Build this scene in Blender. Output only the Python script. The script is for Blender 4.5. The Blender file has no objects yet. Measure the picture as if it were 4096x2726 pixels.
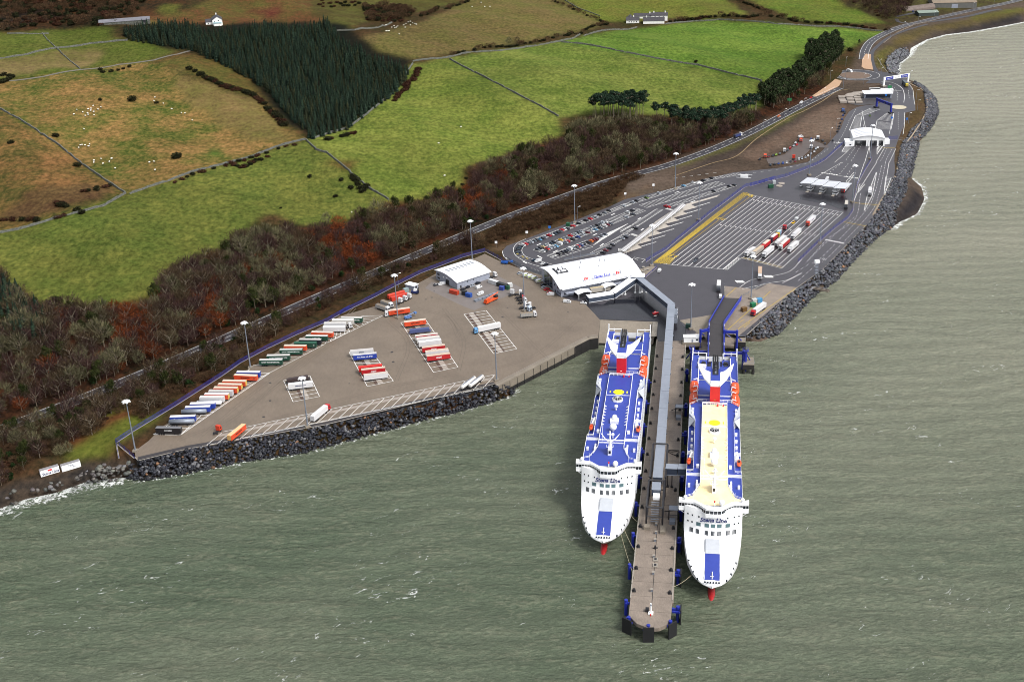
import bpy, math, random
import numpy as np
random.seed(7); RNG = np.random.default_rng(7)
scn = bpy.context.scene
COL = scn.collection
# ------------------------------------------------------------------ camera
FPX, PIT, ROL, CH = 4950.0, 0.43725, -0.0388, 314.09
_cp, _sp = math.cos(PIT), math.sin(PIT)
_F = np.array([0, _cp, -_sp]); _R = np.array([1., 0, 0]); _U = np.cross(_R, _F)
_R2 = math.cos(ROL)*_R+math.sin(ROL)*_U; _U2 = -math.sin(ROL)*_R+math.cos(ROL)*_U
cam_d = bpy.data.cameras.new('camera'); cam = bpy.data.objects.new('camera', cam_d); COL.objects.link(cam)
cam_d.sensor_width = 36; cam_d.lens = 36*FPX/4096; cam_d.clip_start = 5; cam_d.clip_end = 9000
from mathutils import Matrix, Vector
_m = Matrix(((_R2[0], _U2[0], -_F[0], 0), (_R2[1], _U2[1], -_F[1], 0), (_R2[2], _U2[2], -_F[2], CH), (0, 0, 0, 1)))
cam.matrix_world = _m
scn.camera = cam
# ------------------------------------------------------------------ light
w = bpy.data.worlds.new('World'); scn.world = w; w.use_nodes = True
nt = w.node_tree; nt.nodes.clear()
SUN_EL, SUN_ROT = math.radians(52), math.radians(128)
sky = nt.nodes.new('ShaderNodeTexSky'); sky.sky_type = 'NISHITA'; sky.sun_disc = False
sky.sun_elevation = SUN_EL; sky.sun_rotation = SUN_ROT; sky.dust_density = 4; sky.air_density = 1.0; sky.ozone_density = 1.0
hs = nt.nodes.new('ShaderNodeHueSaturation'); hs.inputs['Saturation'].default_value = 0.25
bgn = nt.nodes.new('ShaderNodeBackground'); bgn.inputs['Strength'].default_value = 0.13
wo = nt.nodes.new('ShaderNodeOutputWorld')
nt.links.new(sky.outputs[0], hs.inputs['Color']); nt.links.new(hs.outputs[0], bgn.inputs['Color']); nt.links.new(bgn.outputs[0], wo.inputs[0])
sd = bpy.data.lights.new('sun', 'SUN'); sun = bpy.data.objects.new('sun', sd); COL.objects.link(sun)
sd.energy = 1.5; sd.angle = math.radians(14); sd.color = (1, 0.97, 0.92)
_sv = Vector((math.sin(SUN_ROT)*math.cos(SUN_EL), math.cos(SUN_ROT)*math.cos(SUN_EL), math.sin(SUN_EL)))
sun.rotation_euler = (-_sv).to_track_quat('-Z', 'Y').to_euler(); sun.location = (0, 600, 600)
scn.view_settings.view_transform = 'Standard'; scn.view_settings.look = 'None'
scn.view_settings.exposure = 0.85; scn.view_settings.gamma = 1
scn.cycles.filter_width = 0.95
# ------------------------------------------------------------------ helpers
def sc(r, g, b, k=1.5):
    return tuple(min(.85, (((v/255+.055)/1.055)**2.4 if v > 10 else v/255/12.92)/k) for v in (r, g, b))
def mat(name, col, rough=.7, noise=.15, scale=1.0, metal=0., spec=.5, col2=None, bump=0, coat=0, detail=5, grime=0.):
    m = bpy.data.materials.new(name); m.use_nodes = True; t = m.node_tree; b = t.nodes['Principled BSDF']
    b.inputs['Roughness'].default_value = rough; b.inputs['Metallic'].default_value = metal
    b.inputs['Specular IOR Level'].default_value = spec; b.inputs['Coat Weight'].default_value = coat
    if noise == 0:
        b.inputs['Base Color'].default_value = (*col, 1); return m
    tc = t.nodes.new('ShaderNodeTexCoord'); nz = t.nodes.new('ShaderNodeTexNoise')
    nz.inputs['Scale'].default_value = scale; nz.inputs['Detail'].default_value = detail; nz.inputs['Roughness'].default_value = .65
    t.links.new(tc.outputs['Object'], nz.inputs['Vector'])
    r = t.nodes.new('ShaderNodeValToRGB'); t.links.new(nz.outputs['Fac'], r.inputs[0])
    c2 = col2 or tuple(min(.9, c*(1+noise)) for c in col); c1 = col if col2 else tuple(c*(1-noise) for c in col)
    r.color_ramp.elements[0].position = .32; r.color_ramp.elements[0].color = (*c1, 1)
    r.color_ramp.elements[1].position = .68; r.color_ramp.elements[1].color = (*c2, 1)
    t.links.new(r.outputs[0], b.inputs['Base Color'])
    if grime:
        n2 = t.nodes.new('ShaderNodeTexNoise'); n2.inputs['Scale'].default_value = scale*14; n2.inputs['Detail'].default_value = 6; n2.inputs['Roughness'].default_value = .8
        mp = t.nodes.new('ShaderNodeMapping'); mp.inputs['Scale'].default_value = (1, .35, 1); mp.inputs['Rotation'].default_value = (0, 0, .5); t.links.new(tc.outputs['Object'], mp.inputs[0]); t.links.new(mp.outputs[0], n2.inputs['Vector'])
        mr = t.nodes.new('ShaderNodeMapRange'); t.links.new(n2.outputs['Fac'], mr.inputs[0])
        for q, v in zip((1, 2, 3, 4), (.3, .62, 1-grime, 1+grime*.5)): mr.inputs[q].default_value = v
        vm = t.nodes.new('ShaderNodeVectorMath'); vm.operation = 'SCALE'; t.links.new(r.outputs[0], vm.inputs[0]); t.links.new(mr.outputs[0], vm.inputs['Scale']); t.links.new(vm.outputs[0], b.inputs['Base Color'])
    if bump:
        bp = t.nodes.new('ShaderNodeBump'); bp.inputs['Strength'].default_value = 1; bp.inputs['Distance'].default_value = bump
        t.links.new(nz.outputs['Fac'], bp.inputs['Height']); t.links.new(bp.outputs[0], b.inputs['Normal'])
    return m
_pc = {}
def paint(r, g, b, rough=.45, k=1.5):
    key = (r, g, b, rough, k)
    if key not in _pc: _pc[key] = mat('paint', sc(r, g, b, k), rough, .05, .6)
    return _pc[key]
def attr_mat(name, attr='Col', rough=.9, spec=.1, rnd=.25, ns=2.5, na=.5, trans=0):
    """colour comes from a per-vertex albedo attribute, varied by noise and per object"""
    m = bpy.data.materials.new(name); m.use_nodes = True; t = m.node_tree; b = t.nodes['Principled BSDF']
    b.inputs['Roughness'].default_value = rough; b.inputs['Specular IOR Level'].default_value = spec
    a = t.nodes.new('ShaderNodeAttribute'); a.attribute_name = attr
    oi = t.nodes.new('ShaderNodeObjectInfo')
    mr = t.nodes.new('ShaderNodeMapRange'); mr.inputs[3].default_value = 1-rnd; mr.inputs[4].default_value = 1+rnd
    t.links.new(oi.outputs['Random'], mr.inputs[0])
    mx = t.nodes.new('ShaderNodeVectorMath'); mx.operation = 'SCALE'
    t.links.new(a.outputs['Color'], mx.inputs[0]); t.links.new(mr.outputs[0], mx.inputs['Scale'])
    t.links.new(mx.outputs[0], b.inputs['Base Color'])
    return m

class MB:
    def __init__(s): s.v = []; s.f = []; s.m = []; s.mats = []
    def mi(s, m):
        if m is None: return 0
        if m not in s.mats: s.mats.append(m)
        return s.mats.index(m)
    def add(s, vs, fs, m=None):
        o = len(s.v); s.v += [tuple(map(float, v)) for v in vs]; k = s.mi(m)
        for f in fs: s.f.append(tuple(o+i for i in f)); s.m.append(k)
        return s
    def box(s, x0, x1, y0, y1, z0, z1, m=None, top=None, front=None, bev=0):
        v = [(x0, y0, z0), (x1, y0, z0), (x1, y1, z0), (x0, y1, z0), (x0, y0, z1), (x1, y0, z1), (x1, y1, z1), (x0, y1, z1)]
        s.add(v, [(0, 3, 2, 1), (0, 1, 5, 4), (2, 3, 7, 6), (3, 0, 4, 7)], m)
        s.add(v, [(1, 2, 6, 5)], front or m); s.add(v, [(4, 5, 6, 7)], top or m); return s
    def prism(s, pts, z0, z1, m=None, top=None):
        n = len(pts)
        a = sum(pts[i][0]*pts[(i+1) % n][1]-pts[(i+1) % n][0]*pts[i][1] for i in range(n))
        if a < 0: pts = pts[::-1]
        v = [(p[0], p[1], z0) for p in pts]+[(p[0], p[1], z1) for p in pts]
        s.add(v, [(i, (i+1) % n, n+(i+1) % n, n+i) for i in range(n)]+[tuple(range(n))[::-1]], m)
        s.add(v, [tuple(range(n, 2*n))], top or m); return s
    def cyl(s, p0, p1, r0, r1=None, n=8, m=None, cap=True):
        r1 = r0 if r1 is None else r1; p0 = Vector(p0); p1 = Vector(p1); d = (p1-p0)
        q = d.to_track_quat('Z', 'Y'); vs = []
        for p, r in ((p0, r0), (p1, r1)):
            for i in range(n):
                a = 2*math.pi*i/n; vs.append(p+q@Vector((r*math.cos(a), r*math.sin(a), 0)))
        fs = [(i, (i+1) % n, n+(i+1) % n, n+i) for i in range(n)]
        if cap: fs += [tuple(range(n))[::-1], tuple(range(n, 2*n))]
        return s.add(vs, fs, m)
    def bar(s, p0, p1, w=.15, m=None, h=None): return s.cyl(p0, p1, w*.7, None, 4, m)
    def sph(s, c, r, m=None, nu=12, nv=7, sz=1., half=False, sx=1., sy=1.):
        vs = []; fs = []
        for j in range(nv+1):
            t = (math.pi/2 if half else math.pi)*j/nv
            for i in range(nu):
                a = 2*math.pi*i/nu; vs.append((c[0]+sx*r*math.sin(t)*math.cos(a), c[1]+sy*r*math.sin(t)*math.sin(a), c[2]+sz*r*math.cos(t)))
        for j in range(nv):
            for i in range(nu): fs.append((j*nu+i, (j+1)*nu+i, (j+1)*nu+(i+1) % nu, j*nu+(i+1) % nu))
        return s.add(vs, fs, m)
    def sheet(s, pts, z=None, m=None):
        vs = [(p[0], p[1], p[2] if z is None else z) for p in pts]
        a = sum(vs[i][0]*vs[(i+1) % len(vs)][1]-vs[(i+1) % len(vs)][0]*vs[i][1] for i in range(len(vs)))
        if a < 0: vs = vs[::-1]
        return s.add(vs, [tuple(range(len(vs)))], m)
    def strip(s, pts, wd, z, m=None, dz=0):
        """ribbon of width wd along a polyline of 2-D points; z a number or a function"""
        P = [np.array(p[:2], float) for p in pts]; L = []; R_ = []
        for i in range(len(P)):
            d = P[min(i+1, len(P)-1)]-P[max(i-1, 0)]; d = d/(np.linalg.norm(d)+1e-9); n = np.array([-d[1], d[0]])*wd/2
            L.append(P[i]+n); R_.append(P[i]-n)
        zz = (lambda q: z) if not callable(z) else (lambda q: float(z(q[0], q[1])))
        vs = []
        for a, b in zip(L, R_): vs += [(a[0], a[1], zz(a)+dz), (b[0], b[1], zz(b)+dz)]
        return s.add(vs, [(2*i+1, 2*i+3, 2*i+2, 2*i) for i in range(len(P)-1)], m)
    def xf(s, loc, rz=0, sc_=1.):
        c, n = math.cos(rz), math.sin(rz)
        s.v = [((x*c-y*n)*sc_+loc[0], (x*n+y*c)*sc_+loc[1], z*sc_+loc[2]) for x, y, z in s.v]; return s
    def mesh(s, name):
        me = bpy.data.meshes.new(name); me.from_pydata(s.v, [], s.f)
        for m in s.mats: me.materials.append(m)
        if s.m and len(s.mats) > 1: me.polygons.foreach_set('material_index', s.m)
        me.update(); return me
def ob(name, mb, m=None, parent=None, smooth=False):
    me = mb if isinstance(mb, bpy.types.Mesh) else mb.mesh(name)
    if m is not None and len(me.materials) == 0: me.materials.append(m)
    if smooth: me.polygons.foreach_set('use_smooth', [True]*len(me.polygons))
    o = bpy.data.objects.new(name, me); COL.objects.link(o)
    if parent is not None: o.parent = parent
    return o
def tag(o, label=None, cat=None, group=None, kind=None):
    if label: o['label'] = label
    if cat: o['category'] = cat
    if group: o['group'] = group
    if kind: o['kind'] = kind
    return o
def emp(name, loc, rz=0., label=None, cat=None, group=None):
    o = bpy.data.objects.new(name, None); COL.objects.link(o); o.location = loc; o.rotation_euler = (0, 0, rz); o.empty_display_size = .5
    return tag(o, label, cat, group)
KIDS = {}
def kids(o):
    return [c for c in bpy.data.objects if c.parent == o] if o.name not in KIDS else KIDS[o.name]
def dup(root, loc, rz=0., label=None, scale=None, tree=None):
    """copy a thing with its parts; tree = [(child, [grandchildren])] collected once"""
    r = root.copy(); COL.objects.link(r); r.location = loc; r.rotation_euler = (0, 0, rz)
    if scale: r.scale = (scale,)*3 if not isinstance(scale, tuple) else scale
    if label: r['label'] = label
    for ch, gs in tree:
        c = ch.copy(); COL.objects.link(c); c.parent = r
        for g in gs:
            d = g.copy(); COL.objects.link(d); d.parent = c
    return r
def tree_of(root):
    allo = list(bpy.data.objects); ch = [c for c in allo if c.parent == root]
    return [(c, [g for g in allo if g.parent == c]) for c in ch]
def struct(name, mb, m=None, smooth=False): return tag(ob(name, mb, m, None, smooth), kind='structure')
def np_mesh(name, V, F, cols=None, m=None, smooth=False):
    me = bpy.data.meshes.new(name); k = F.shape[1]; n = len(F)
    me.vertices.add(len(V)); me.vertices.foreach_set('co', V.astype(np.float32).ravel())
    me.loops.add(n*k); me.loops.foreach_set('vertex_index', F.astype(np.int32).ravel())
    me.polygons.add(n); me.polygons.foreach_set('loop_start', np.arange(0, n*k, k, dtype=np.int32)); me.polygons.foreach_set('loop_total', np.full(n, k, dtype=np.int32))
    if smooth: me.polygons.foreach_set('use_smooth', np.ones(n, dtype=bool))
    me.update(calc_edges=True)
    for nm, c in (cols or {}).items():
        a = me.color_attributes.new(nm, 'FLOAT_COLOR', 'POINT')
        cc = np.ones((len(V), 4), np.float32); cc[:, :3] = c; a.data.foreach_set('color', cc.ravel())
    if m: me.materials.append(m)
    return me
TXT = {}
def text_mesh(s, size, m, shear=0., bold=0.):
    key = (s, size, m.name, shear)
    if key in TXT: return TXT[key]
    cu = bpy.data.curves.new('lettering', 'FONT'); cu.body = s; cu.size = size; cu.align_x = 'CENTER'; cu.align_y = 'CENTER'; cu.shear = shear
    cu.offset = bold; cu.extrude = .01; cu.resolution_u = 2
    o = bpy.data.objects.new('lettering', cu); COL.objects.link(o)
    bpy.context.view_layer.update()
    me = bpy.data.meshes.new_from_object(o.evaluated_get(bpy.context.evaluated_depsgraph_get()))
    bpy.data.objects.remove(o); bpy.data.curves.remove(cu)
    me.materials.clear(); me.materials.append(m); me.name = 'lettering'; TXT[key] = me; return me
def text(s, size, m, parent, loc, rot, shear=0., bold=0.):
    o = bpy.data.objects.new('lettering', text_mesh(s, size, m, shear, bold)); COL.objects.link(o); o.parent = parent
    o.location = loc; o.rotation_euler = rot; return o
# ------------------------------------------------------------------ surveying: photo measurement -> place on the ground
REG = dict(a=(0, 0, .59448), b=(1300, 0, .59448), c=(2696, 0, .59448), d=(0, 900, .59448), e=(1300, 900, .59448), f=(2696, 900, .59448),
           g=(2200, 1250, .38265), h=(2200, 1750, .38265), i=(2400, 2000, .38272), j=(2700, 1250, .1913), k=(1950, 700, .2551), l=(2500, 650, .2551),
           m=(3000, 650, .44643), n=(3200, 250, .44643), o=(2100, 950, .44643), p=(1700, 980, .44643), q=(2850, 500, .44643), r=(3496, 0, .44643), z=(0, 0, 1), y=(0, 0, 1.7385))
def px(s):
    """'d 12,34 56,78 e 1,2' -> list of full-size photo pixels"""
    out = []; R = REG['z']
    for t in s.split():
        if ',' in t:
            x, y = t.split(','); out.append((R[0]+R[2]*float(x), R[1]+R[2]*float(y)))
        else: R = REG[t]
    return out
def P(x, y, z=0.):
    d = _F+_R2*(x-2048)/FPX+_U2*(1363-y)/FPX; t = (z-CH)/d[2]
    return (d[0]*t, d[1]*t, z)
def PP(s, z=0.): return [P(x, y, z) for x, y in px(s)]
def proj(V):
    d = V-np.array([0, 0, CH]); zz = d@_F
    return np.stack([2048+FPX*(d@_R2)/zz, 1363-FPX*(d@_U2)/zz], -1)
SEA = -7.0
road_pts = np.array([p[:2] for p in PP('z -900,2060 d 0,1375 640,1130 1240,880 1740,660 2355,390 k 130,730 1000,410 1900,95 c 0,1098 430,930 880,700 1110,590 1218,508 1280,380 1345,265 1500,190 1650,150 1900,92 2200,30 z 4300,-30')])
coast = np.array([p[:2] for p in PP('z -1400,2200 y -150,1210 0,1172 60,1150 130,1135 200,1110 285,1100 330,1105 430,1088 560,1060 700,1040 850,1000 950,972 1060,945 1130,925 1180,908 1183,893 e 1400,900 1700,740 1830,700 2240,700 f 60,700 300,760 j 1200,500 1490,600 1800,610 2090,480 f 700,740 830,600 960,460 1090,380 1220,230 1350,100 1480,10 c 1530,1490 1640,1440 1690,1340 1670,1260 1600,1200 1620,1090 1650,960 1740,850 1780,760 1765,670 1690,590 1630,565 1500,510 1505,430 1590,370 1600,325 1700,270 1830,235 2000,215 2200,180 2355,150 z 4400,10', SEA)])
COAST_SOFT = np.array([0, 0, 0, 0, 0, .5]+[1]*14+[1]*18+[1]*0)
def polydist(xy, poly, chunk=40000):
    """signed distance (left of travel positive), arclength"""
    A = poly[:-1]; B = poly[1:]; D = B-A; L2 = (D**2).sum(1); L = np.sqrt(L2); S = np.concatenate([[0], np.cumsum(L)])
    out = np.empty(len(xy)); arc = np.empty(len(xy))
    for i in range(0, len(xy), chunk):
        q = xy[i:i+chunk, None, :]-A[None]
        t = np.clip((q*D).sum(2)/L2, 0, 1); e = q-t[..., None]*D
        dd = np.sqrt((e**2).sum(2)); k = dd.argmin(1); r = np.arange(len(k))
        cr = D[k, 0]*q[r, k, 1]-D[k, 1]*q[r, k, 0]
        out[i:i+chunk] = dd[r, k]*np.where(cr >= 0, 1, -1); arc[i:i+chunk] = S[k]+t[r, k]*L[k]
    return out, arc
def inpoly(xy, poly):
    x, y = xy[:, 0], xy[:, 1]; c = np.zeros(len(x), bool); n = len(poly)
    for i in range(n):
        x0, y0 = poly[i]; x1, y1 = poly[(i+1) % n]
        if y0 == y1: continue
        k = ((y0 > y) != (y1 > y)) & (x < (x1-x0)*(y-y0)/(y1-y0)+x0); c ^= k
    return c
coast_area = np.vstack([coast, [[3500, 6000], [-4000, 6000], [-4000, 300]]])
sm = lambda t: (lambda u: u*u*(3-2*u))(np.clip(t, 0, 1))
_rl = polydist(road_pts, road_pts)[1][-1]
_cl_end = polydist(coast, coast)[1]
def H(xy):
    xy = np.atleast_2d(np.asarray(xy, float))
    d, s = polydist(xy, road_pts); s = s/_rl
    bank = np.interp(s, [0, .3, .45, .55, .63, .72, 1], [17, 17, 15, 11, 5, 2, 3]); slope = np.interp(s, [0, .5, .7, 1], [.105, .095, .06, .06])
    u = d-8
    h = -.15+bank*sm(u/55)+slope*np.maximum(u-18, 0)*sm(u/60)
    h += sm(u/120)*(3.0*np.sin(xy[:, 0]*.021+1)*np.sin(xy[:, 1]*.017)+1.6*np.sin(xy[:, 0]*.05+xy[:, 1]*.035))
    cd, cs = polydist(xy, coast); inside = inpoly(xy, coast_area)
    ci = np.where(inside, np.abs(cd), -np.abs(cd)); X = xy[:, 0]
    st = np.where(X < -165, .30, np.where((xy[:, 1] > 1350), .28, .62))
    shore = SEA-.2+ci*st
    return np.maximum(np.minimum(h, shore), -13)
def G(x, y):
    """where the sight line through a photo pixel meets the terrain"""
    d = _F+_R2*(x-2048)/FPX+_U2*(1363-y)/FPX; C = np.array([0, 0, CH])
    t1 = (-7-CH)/d[2]; ts = np.linspace(t1*.35, t1, 160); q = C+ts[:, None]*d
    below = q[:, 2] < H(q[:, :2]); k = int(below.argmax()) if below.any() else 159
    lo, hi = ts[max(k-1, 0)], ts[k]
    for _ in range(3):
        tt = np.linspace(lo, hi, 9); q = C+tt[:, None]*d; b = q[:, 2] < H(q[:, :2]); j = int(b.argmax()) if b.any() else 8
        lo, hi = tt[max(j-1, 0)], tt[j]
    r = C+hi*d; return (r[0], r[1], r[2])
def GG(s): return [G(x, y) for x, y in px(s)]
def h1(x, y): return float(H([(x, y)])[0])
def dense(pts, step):
    out = []; P_ = [np.array(p[:2], float) for p in pts]
    for a, b in zip(P_[:-1], P_[1:]):
        n = max(1, int(np.linalg.norm(b-a)/step))
        for i in range(n): out.append(a+(b-a)*i/n)
    out.append(P_[-1]); return out
def smoothline(pts, k=6):
    """Catmull-Rom"""
    P_ = [np.array(p[:2], float) for p in pts]; P_ = [2*P_[0]-P_[1]]+P_+[2*P_[-1]-P_[-2]]; out = []
    for i in range(1, len(P_)-2):
        a, b, c, d = P_[i-1:i+3]
        for j in range(k):
            t = j/k; out.append(.5*((2*b)+(c-a)*t+(2*a-5*b+4*c-d)*t*t+(3*b-a-3*c+d)*t**3))
    out.append(P_[-2]); return out
# ------------------------------------------------------------------ terrain and sea
def terrain():
    ys = [330.]
    while ys[-1] < 2500: ys.append(ys[-1]+max(2.6, ys[-1]*.0042))
    ys = np.array(ys); xs = np.arange(-900, 1300, 3.3)
    X, Y = np.meshgrid(xs, ys); xy = np.stack([X.ravel(), Y.ravel()], 1)
    Z = H(xy); V = np.column_stack([xy, Z]); nx = len(xs); ny = len(ys)
    I = np.arange(nx*ny).reshape(ny, nx)
    F = np.stack([I[:-1, :-1].ravel(), I[:-1, 1:].ravel(), I[1:, 1:].ravel(), I[1:, :-1].ravel()], 1)
    keep = (Z[F].max(1) > -12.5); F = F[keep]
    pp = proj(V)
    A = np.empty((len(V), 3)); B = np.empty((len(V), 3))
    A[:] = sc(60, 60, 30, 1.9); B[:] = sc(84, 62, 40, 1.9)                  # moor / scrub
    wob = np.stack([np.sin(V[:, 0]*.11+V[:, 1]*.05)+np.sin(V[:, 0]*.37-V[:, 1]*.21)*.6, np.sin(V[:, 1]*.09-V[:, 0]*.06+2)+np.sin(V[:, 1]*.31+V[:, 0]*.23)*.6], 1)
    def zone(poly, a, b, j=5.):
        k = inpoly(pp+wob*j*np.array([1, .6])+RNG.normal(0, j*.35, wob.shape), px(poly)); A[k] = sc(*a, 1.9); B[k] = sc(*b, 1.9)
    d, s = polydist(xy, road_pts)
    k = (d < 8); A[k] = sc(98, 84, 74); B[k] = sc(82, 72, 62)   # land seaward of the road
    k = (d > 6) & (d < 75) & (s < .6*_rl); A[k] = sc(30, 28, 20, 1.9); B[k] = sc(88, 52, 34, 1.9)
    k = (d < 6) & (X.ravel() < 95) & (s < .5*_rl); A[k] = sc(60, 56, 36, 1.9); B[k] = sc(88, 62, 42, 1.9)
    # top-left scrub
    zone('a -200,-80 1300,-80 1250,60 900,130 740,190 0,225 -200,230', (40, 40, 26), (92, 60, 36))
    zone('a 0,80 300,60 480,110 300,150 40,190', (30, 30, 24), (60, 44, 36))
    zone('a 1050,40 1240,30 1180,90 1060,90', (98, 104, 44), (110, 100, 50), 12)
    zone('a 900,130 1300,60 1500,-60 2500,-60 2400,200 1800,150 1400,190 1000,160', (100, 98, 48), (108, 70, 46))
    zone('b -100,-60 1000,-60 900,20 600,90 250,150 100,190 -100,100', (94, 96, 44), (82, 70, 38))
    zone('a 1690,60 1900,20 1940,90 1800,130 1680,110', (104, 54, 42), (92, 76, 44), 14)
    # fields
    zone('a -300,225 230,205 720,185 800,260 1010,290 1190,355 1060,400 540,465 60,545 -300,570', (84, 100, 36), (100, 104, 48))
    zone('a -50,430 230,380 400,345 640,340 700,370 600,430 540,465 300,455 130,520 -100,520', (142, 122, 82), (106, 102, 54), 12)
    zone('a -300,580 70,545 540,465 1040,410 1180,480 1420,570 1700,680 1780,700 1900,860 2050,935 1800,1010 1160,1210 845,1300 0,735 -300,560', (80, 96, 38), (152, 118, 72))
    zone('a 1200,480 1420,570 1720,690 1760,760 1880,880 1980,930 1700,940 1500,820 1250,700 1150,560', (138, 114, 74), (112, 106, 56), 16)
    zone('a 1380,995 1440,985 1480,1020 1450,1060 1400,1050', (86, 112, 44), (74, 84, 38), 12)
    zone('a -300,560 0,735 845,1300 500,1430 300,1510 0,1580 -300,1700', (80, 84, 40), (146, 106, 66))
    zone('a 200,1290 600,1240 760,1260 640,1320 440,1420 100,1480 0,1440', (92, 66, 46), (112, 90, 56), 14)
    zone('a 1050,420 1200,360 1400,380 1620,455 1760,600 1920,800 2080,940 2040,930 1900,860 1780,680 1560,600 1300,500', (96, 98, 46), (110, 82, 48))
    zone('z -60,948 297,850 502,773 690,719 1232,560 1240,580 1400,690 1555,802 1450,860 1250,905 1060,850 1000,900 930,970 700,1060 600,1190 350,1220 180,1230 60,1130 -60,1010', (88, 104, 44), (118, 120, 56))
    zone('z 1232,562 1300,538 1389,511 1550,386 1651,256 1793,232 2230,466 2250,540 2100,580 1950,640 1850,680 1840,740 1700,790 1553,800 1400,690', (98, 116, 46), (128, 134, 62))
    zone('z 1793,232 2000,200 2239,169 2700,256 3047,324 3040,420 2990,440 2934,460 2696,460 2450,455 2227,466', (96, 116, 46), (126, 134, 64))
    zone('z 2239,169 2300,150 2548,112 2696,98 2850,80 3201,101 3546,127 3522,145 3433,175 3250,250 3180,330 3047,324 2700,256', (90, 122, 44), (114, 136, 56))
    zone('z 1437,149 1657,100 1865,8 1900,-60 2140,-60 2417,95 2370,113 1787,220 1657,238 1560,230', (108, 106, 54), (122, 104, 66))
    zone('z 2150,-60 2260,0 2330,50 2430,92 2560,86 2700,70 3000,60 2900,0 2880,-60', (110, 124, 48), (118, 116, 54))
    zone('z 2960,-60 3000,0 3200,85 3546,95 3450,40 3330,0 3300,-60', (98, 122, 44), (110, 116, 50))
    zone('z 1300,650 1430,640 1420,690 1310,660', (92, 104, 40), (104, 80, 46))
    # plantation floor, woods floor
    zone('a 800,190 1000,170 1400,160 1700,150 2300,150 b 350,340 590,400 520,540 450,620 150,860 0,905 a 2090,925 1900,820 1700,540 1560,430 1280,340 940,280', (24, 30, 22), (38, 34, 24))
    zone('z 520,1530 600,1500 640,1520 480,1650 430,1700 380,1760 300,1850 250,1830', (92, 104, 40), (104, 96, 46))
    zone('d 560,1400 800,1290 1000,1240 1100,1290 880,1420 700,1568 450,1568', (102, 110, 44), (92, 90, 40))
    zone('d 430,1400 600,1330 870,1240 950,1240 620,1390 460,1520', (112, 66, 42), (92, 66, 40))
    # earth bank beside the road at right, raw gravel lot, verges
    zone('c 0,1118 430,960 870,742 1100,612 1400,575 1430,700 1190,735 1130,820 1060,960 900,1100 700,1140 400,1168 100,1235 0,1270', (104, 88, 76), (86, 74, 64))
    zone('c 700,800 1150,690 1140,840 1050,940 860,920 700,1000 560,1080 440,1060', (128, 110, 96), (116, 94, 80))
    zone('c 100,1130 870,742 1000,680 1080,640 1100,660 700,900 300,1110 60,1200', (92, 80, 72), (76, 66, 60))
    zone('c 0,1108 430,953 660,838 875,715 885,738 660,872 420,985 0,1132', (98, 106, 50), (112, 108, 60))
    zone('k 0,1170 300,1080 700,930 1400,690 1900,480 2360,320 l 300,370 500,330 300,430 0,520 k 1900,520 1350,730 700,1000 250,1190', (122, 98, 78), (100, 84, 66))
    zone('c 1360,360 1460,300 1520,330 1430,380 1440,470 1450,500 1400,480 1350,430', (100, 98, 48), (116, 104, 58))
    zone('c 1440,300 1500,250 1640,190 2000,130 2355,70 2355,95 2000,170 1700,230 1560,300 1500,330', (112, 98, 58), (84, 76, 50))
    zone('c 2000,110 2355,50 2355,75 2000,140', (104, 108, 48), (112, 100, 56))
    zone('c 1500,330 1600,290 1800,220 2100,150 2355,90 2355,155 2000,215 1830,235 1600,310 1530,340', (62, 58, 60), (48, 46, 50))
    zone('c 1600,560 1650,570 1690,640 1700,740 1640,860 1570,950 1525,1020 1510,1130 1420,1310 1300,1480 1280,1460 1400,1300 1480,1100 1500,950 1530,850 1590,740', (104, 82, 58), (90, 76, 48))
    zone('c 1600,1230 1650,1290 1690,1340 1640,1440 1480,1560 1440,1560 1480,1450 1560,1330', (54, 52, 54), (42, 40, 44))
    zone('c 1180,0 1480,150 1430,150 1160,30', (70, 54, 40), (56, 50, 36)); zone('c 1180,-60 2355,-60 2355,0 1900,70 1600,140 1480,150 1200,30', (74, 62, 48), (92, 92, 44))
    # beach stones and dark rock at the lower left shore
    cd, _ = polydist(xy, coast); k = (np.abs(cd) < 14) & (X.ravel() < -160); A[k] = sc(46, 44, 44); B[k] = sc(70, 60, 50)
    for C_ in (A, B):
        C3 = C_.reshape(ny, nx, 3)
        for _ in range(2): C3[1:-1, 1:-1] = (C3[1:-1, 1:-1]*2+C3[:-2, 1:-1]+C3[2:, 1:-1]+C3[1:-1, :-2]+C3[1:-1, 2:])/6
    m = bpy.data.materials.new('grassland'); m.use_nodes = True; t = m.node_tree; b = t.nodes['Principled BSDF']
    b.inputs['Roughness'].default_value = .95; b.inputs['Specular IOR Level'].default_value = .05
    a1 = t.nodes.new('ShaderNodeAttribute'); a1.attribute_name = 'ColA'; a2 = t.nodes.new('ShaderNodeAttribute'); a2.attribute_name = 'ColB'
    tc = t.nodes.new('ShaderNodeTexCoord')
    def noise(s, det, sx=1, sy=1, rz=0):
        mp = t.nodes.new('ShaderNodeMapping'); mp.inputs['Scale'].default_value = (sx, sy, 1); mp.inputs['Rotation'].default_value = (0, 0, rz); t.links.new(tc.outputs['Object'], mp.inputs[0])
        n = t.nodes.new('ShaderNodeTexNoise'); n.inputs['Scale'].default_value = s; n.inputs['Detail'].default_value = det; n.inputs['Roughness'].default_value = .7
        t.links.new(mp.outputs[0], n.inputs['Vector']); return n.outputs['Fac']
    def rng(x, a, b_, c, d_):
        n = t.nodes.new('ShaderNodeMapRange'); t.links.new(x, n.inputs[0])
        for q, vv in zip((1, 2, 3, 4), (a, b_, c, d_)): n.inputs[q].default_value = vv
        return n.outputs[0]
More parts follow.
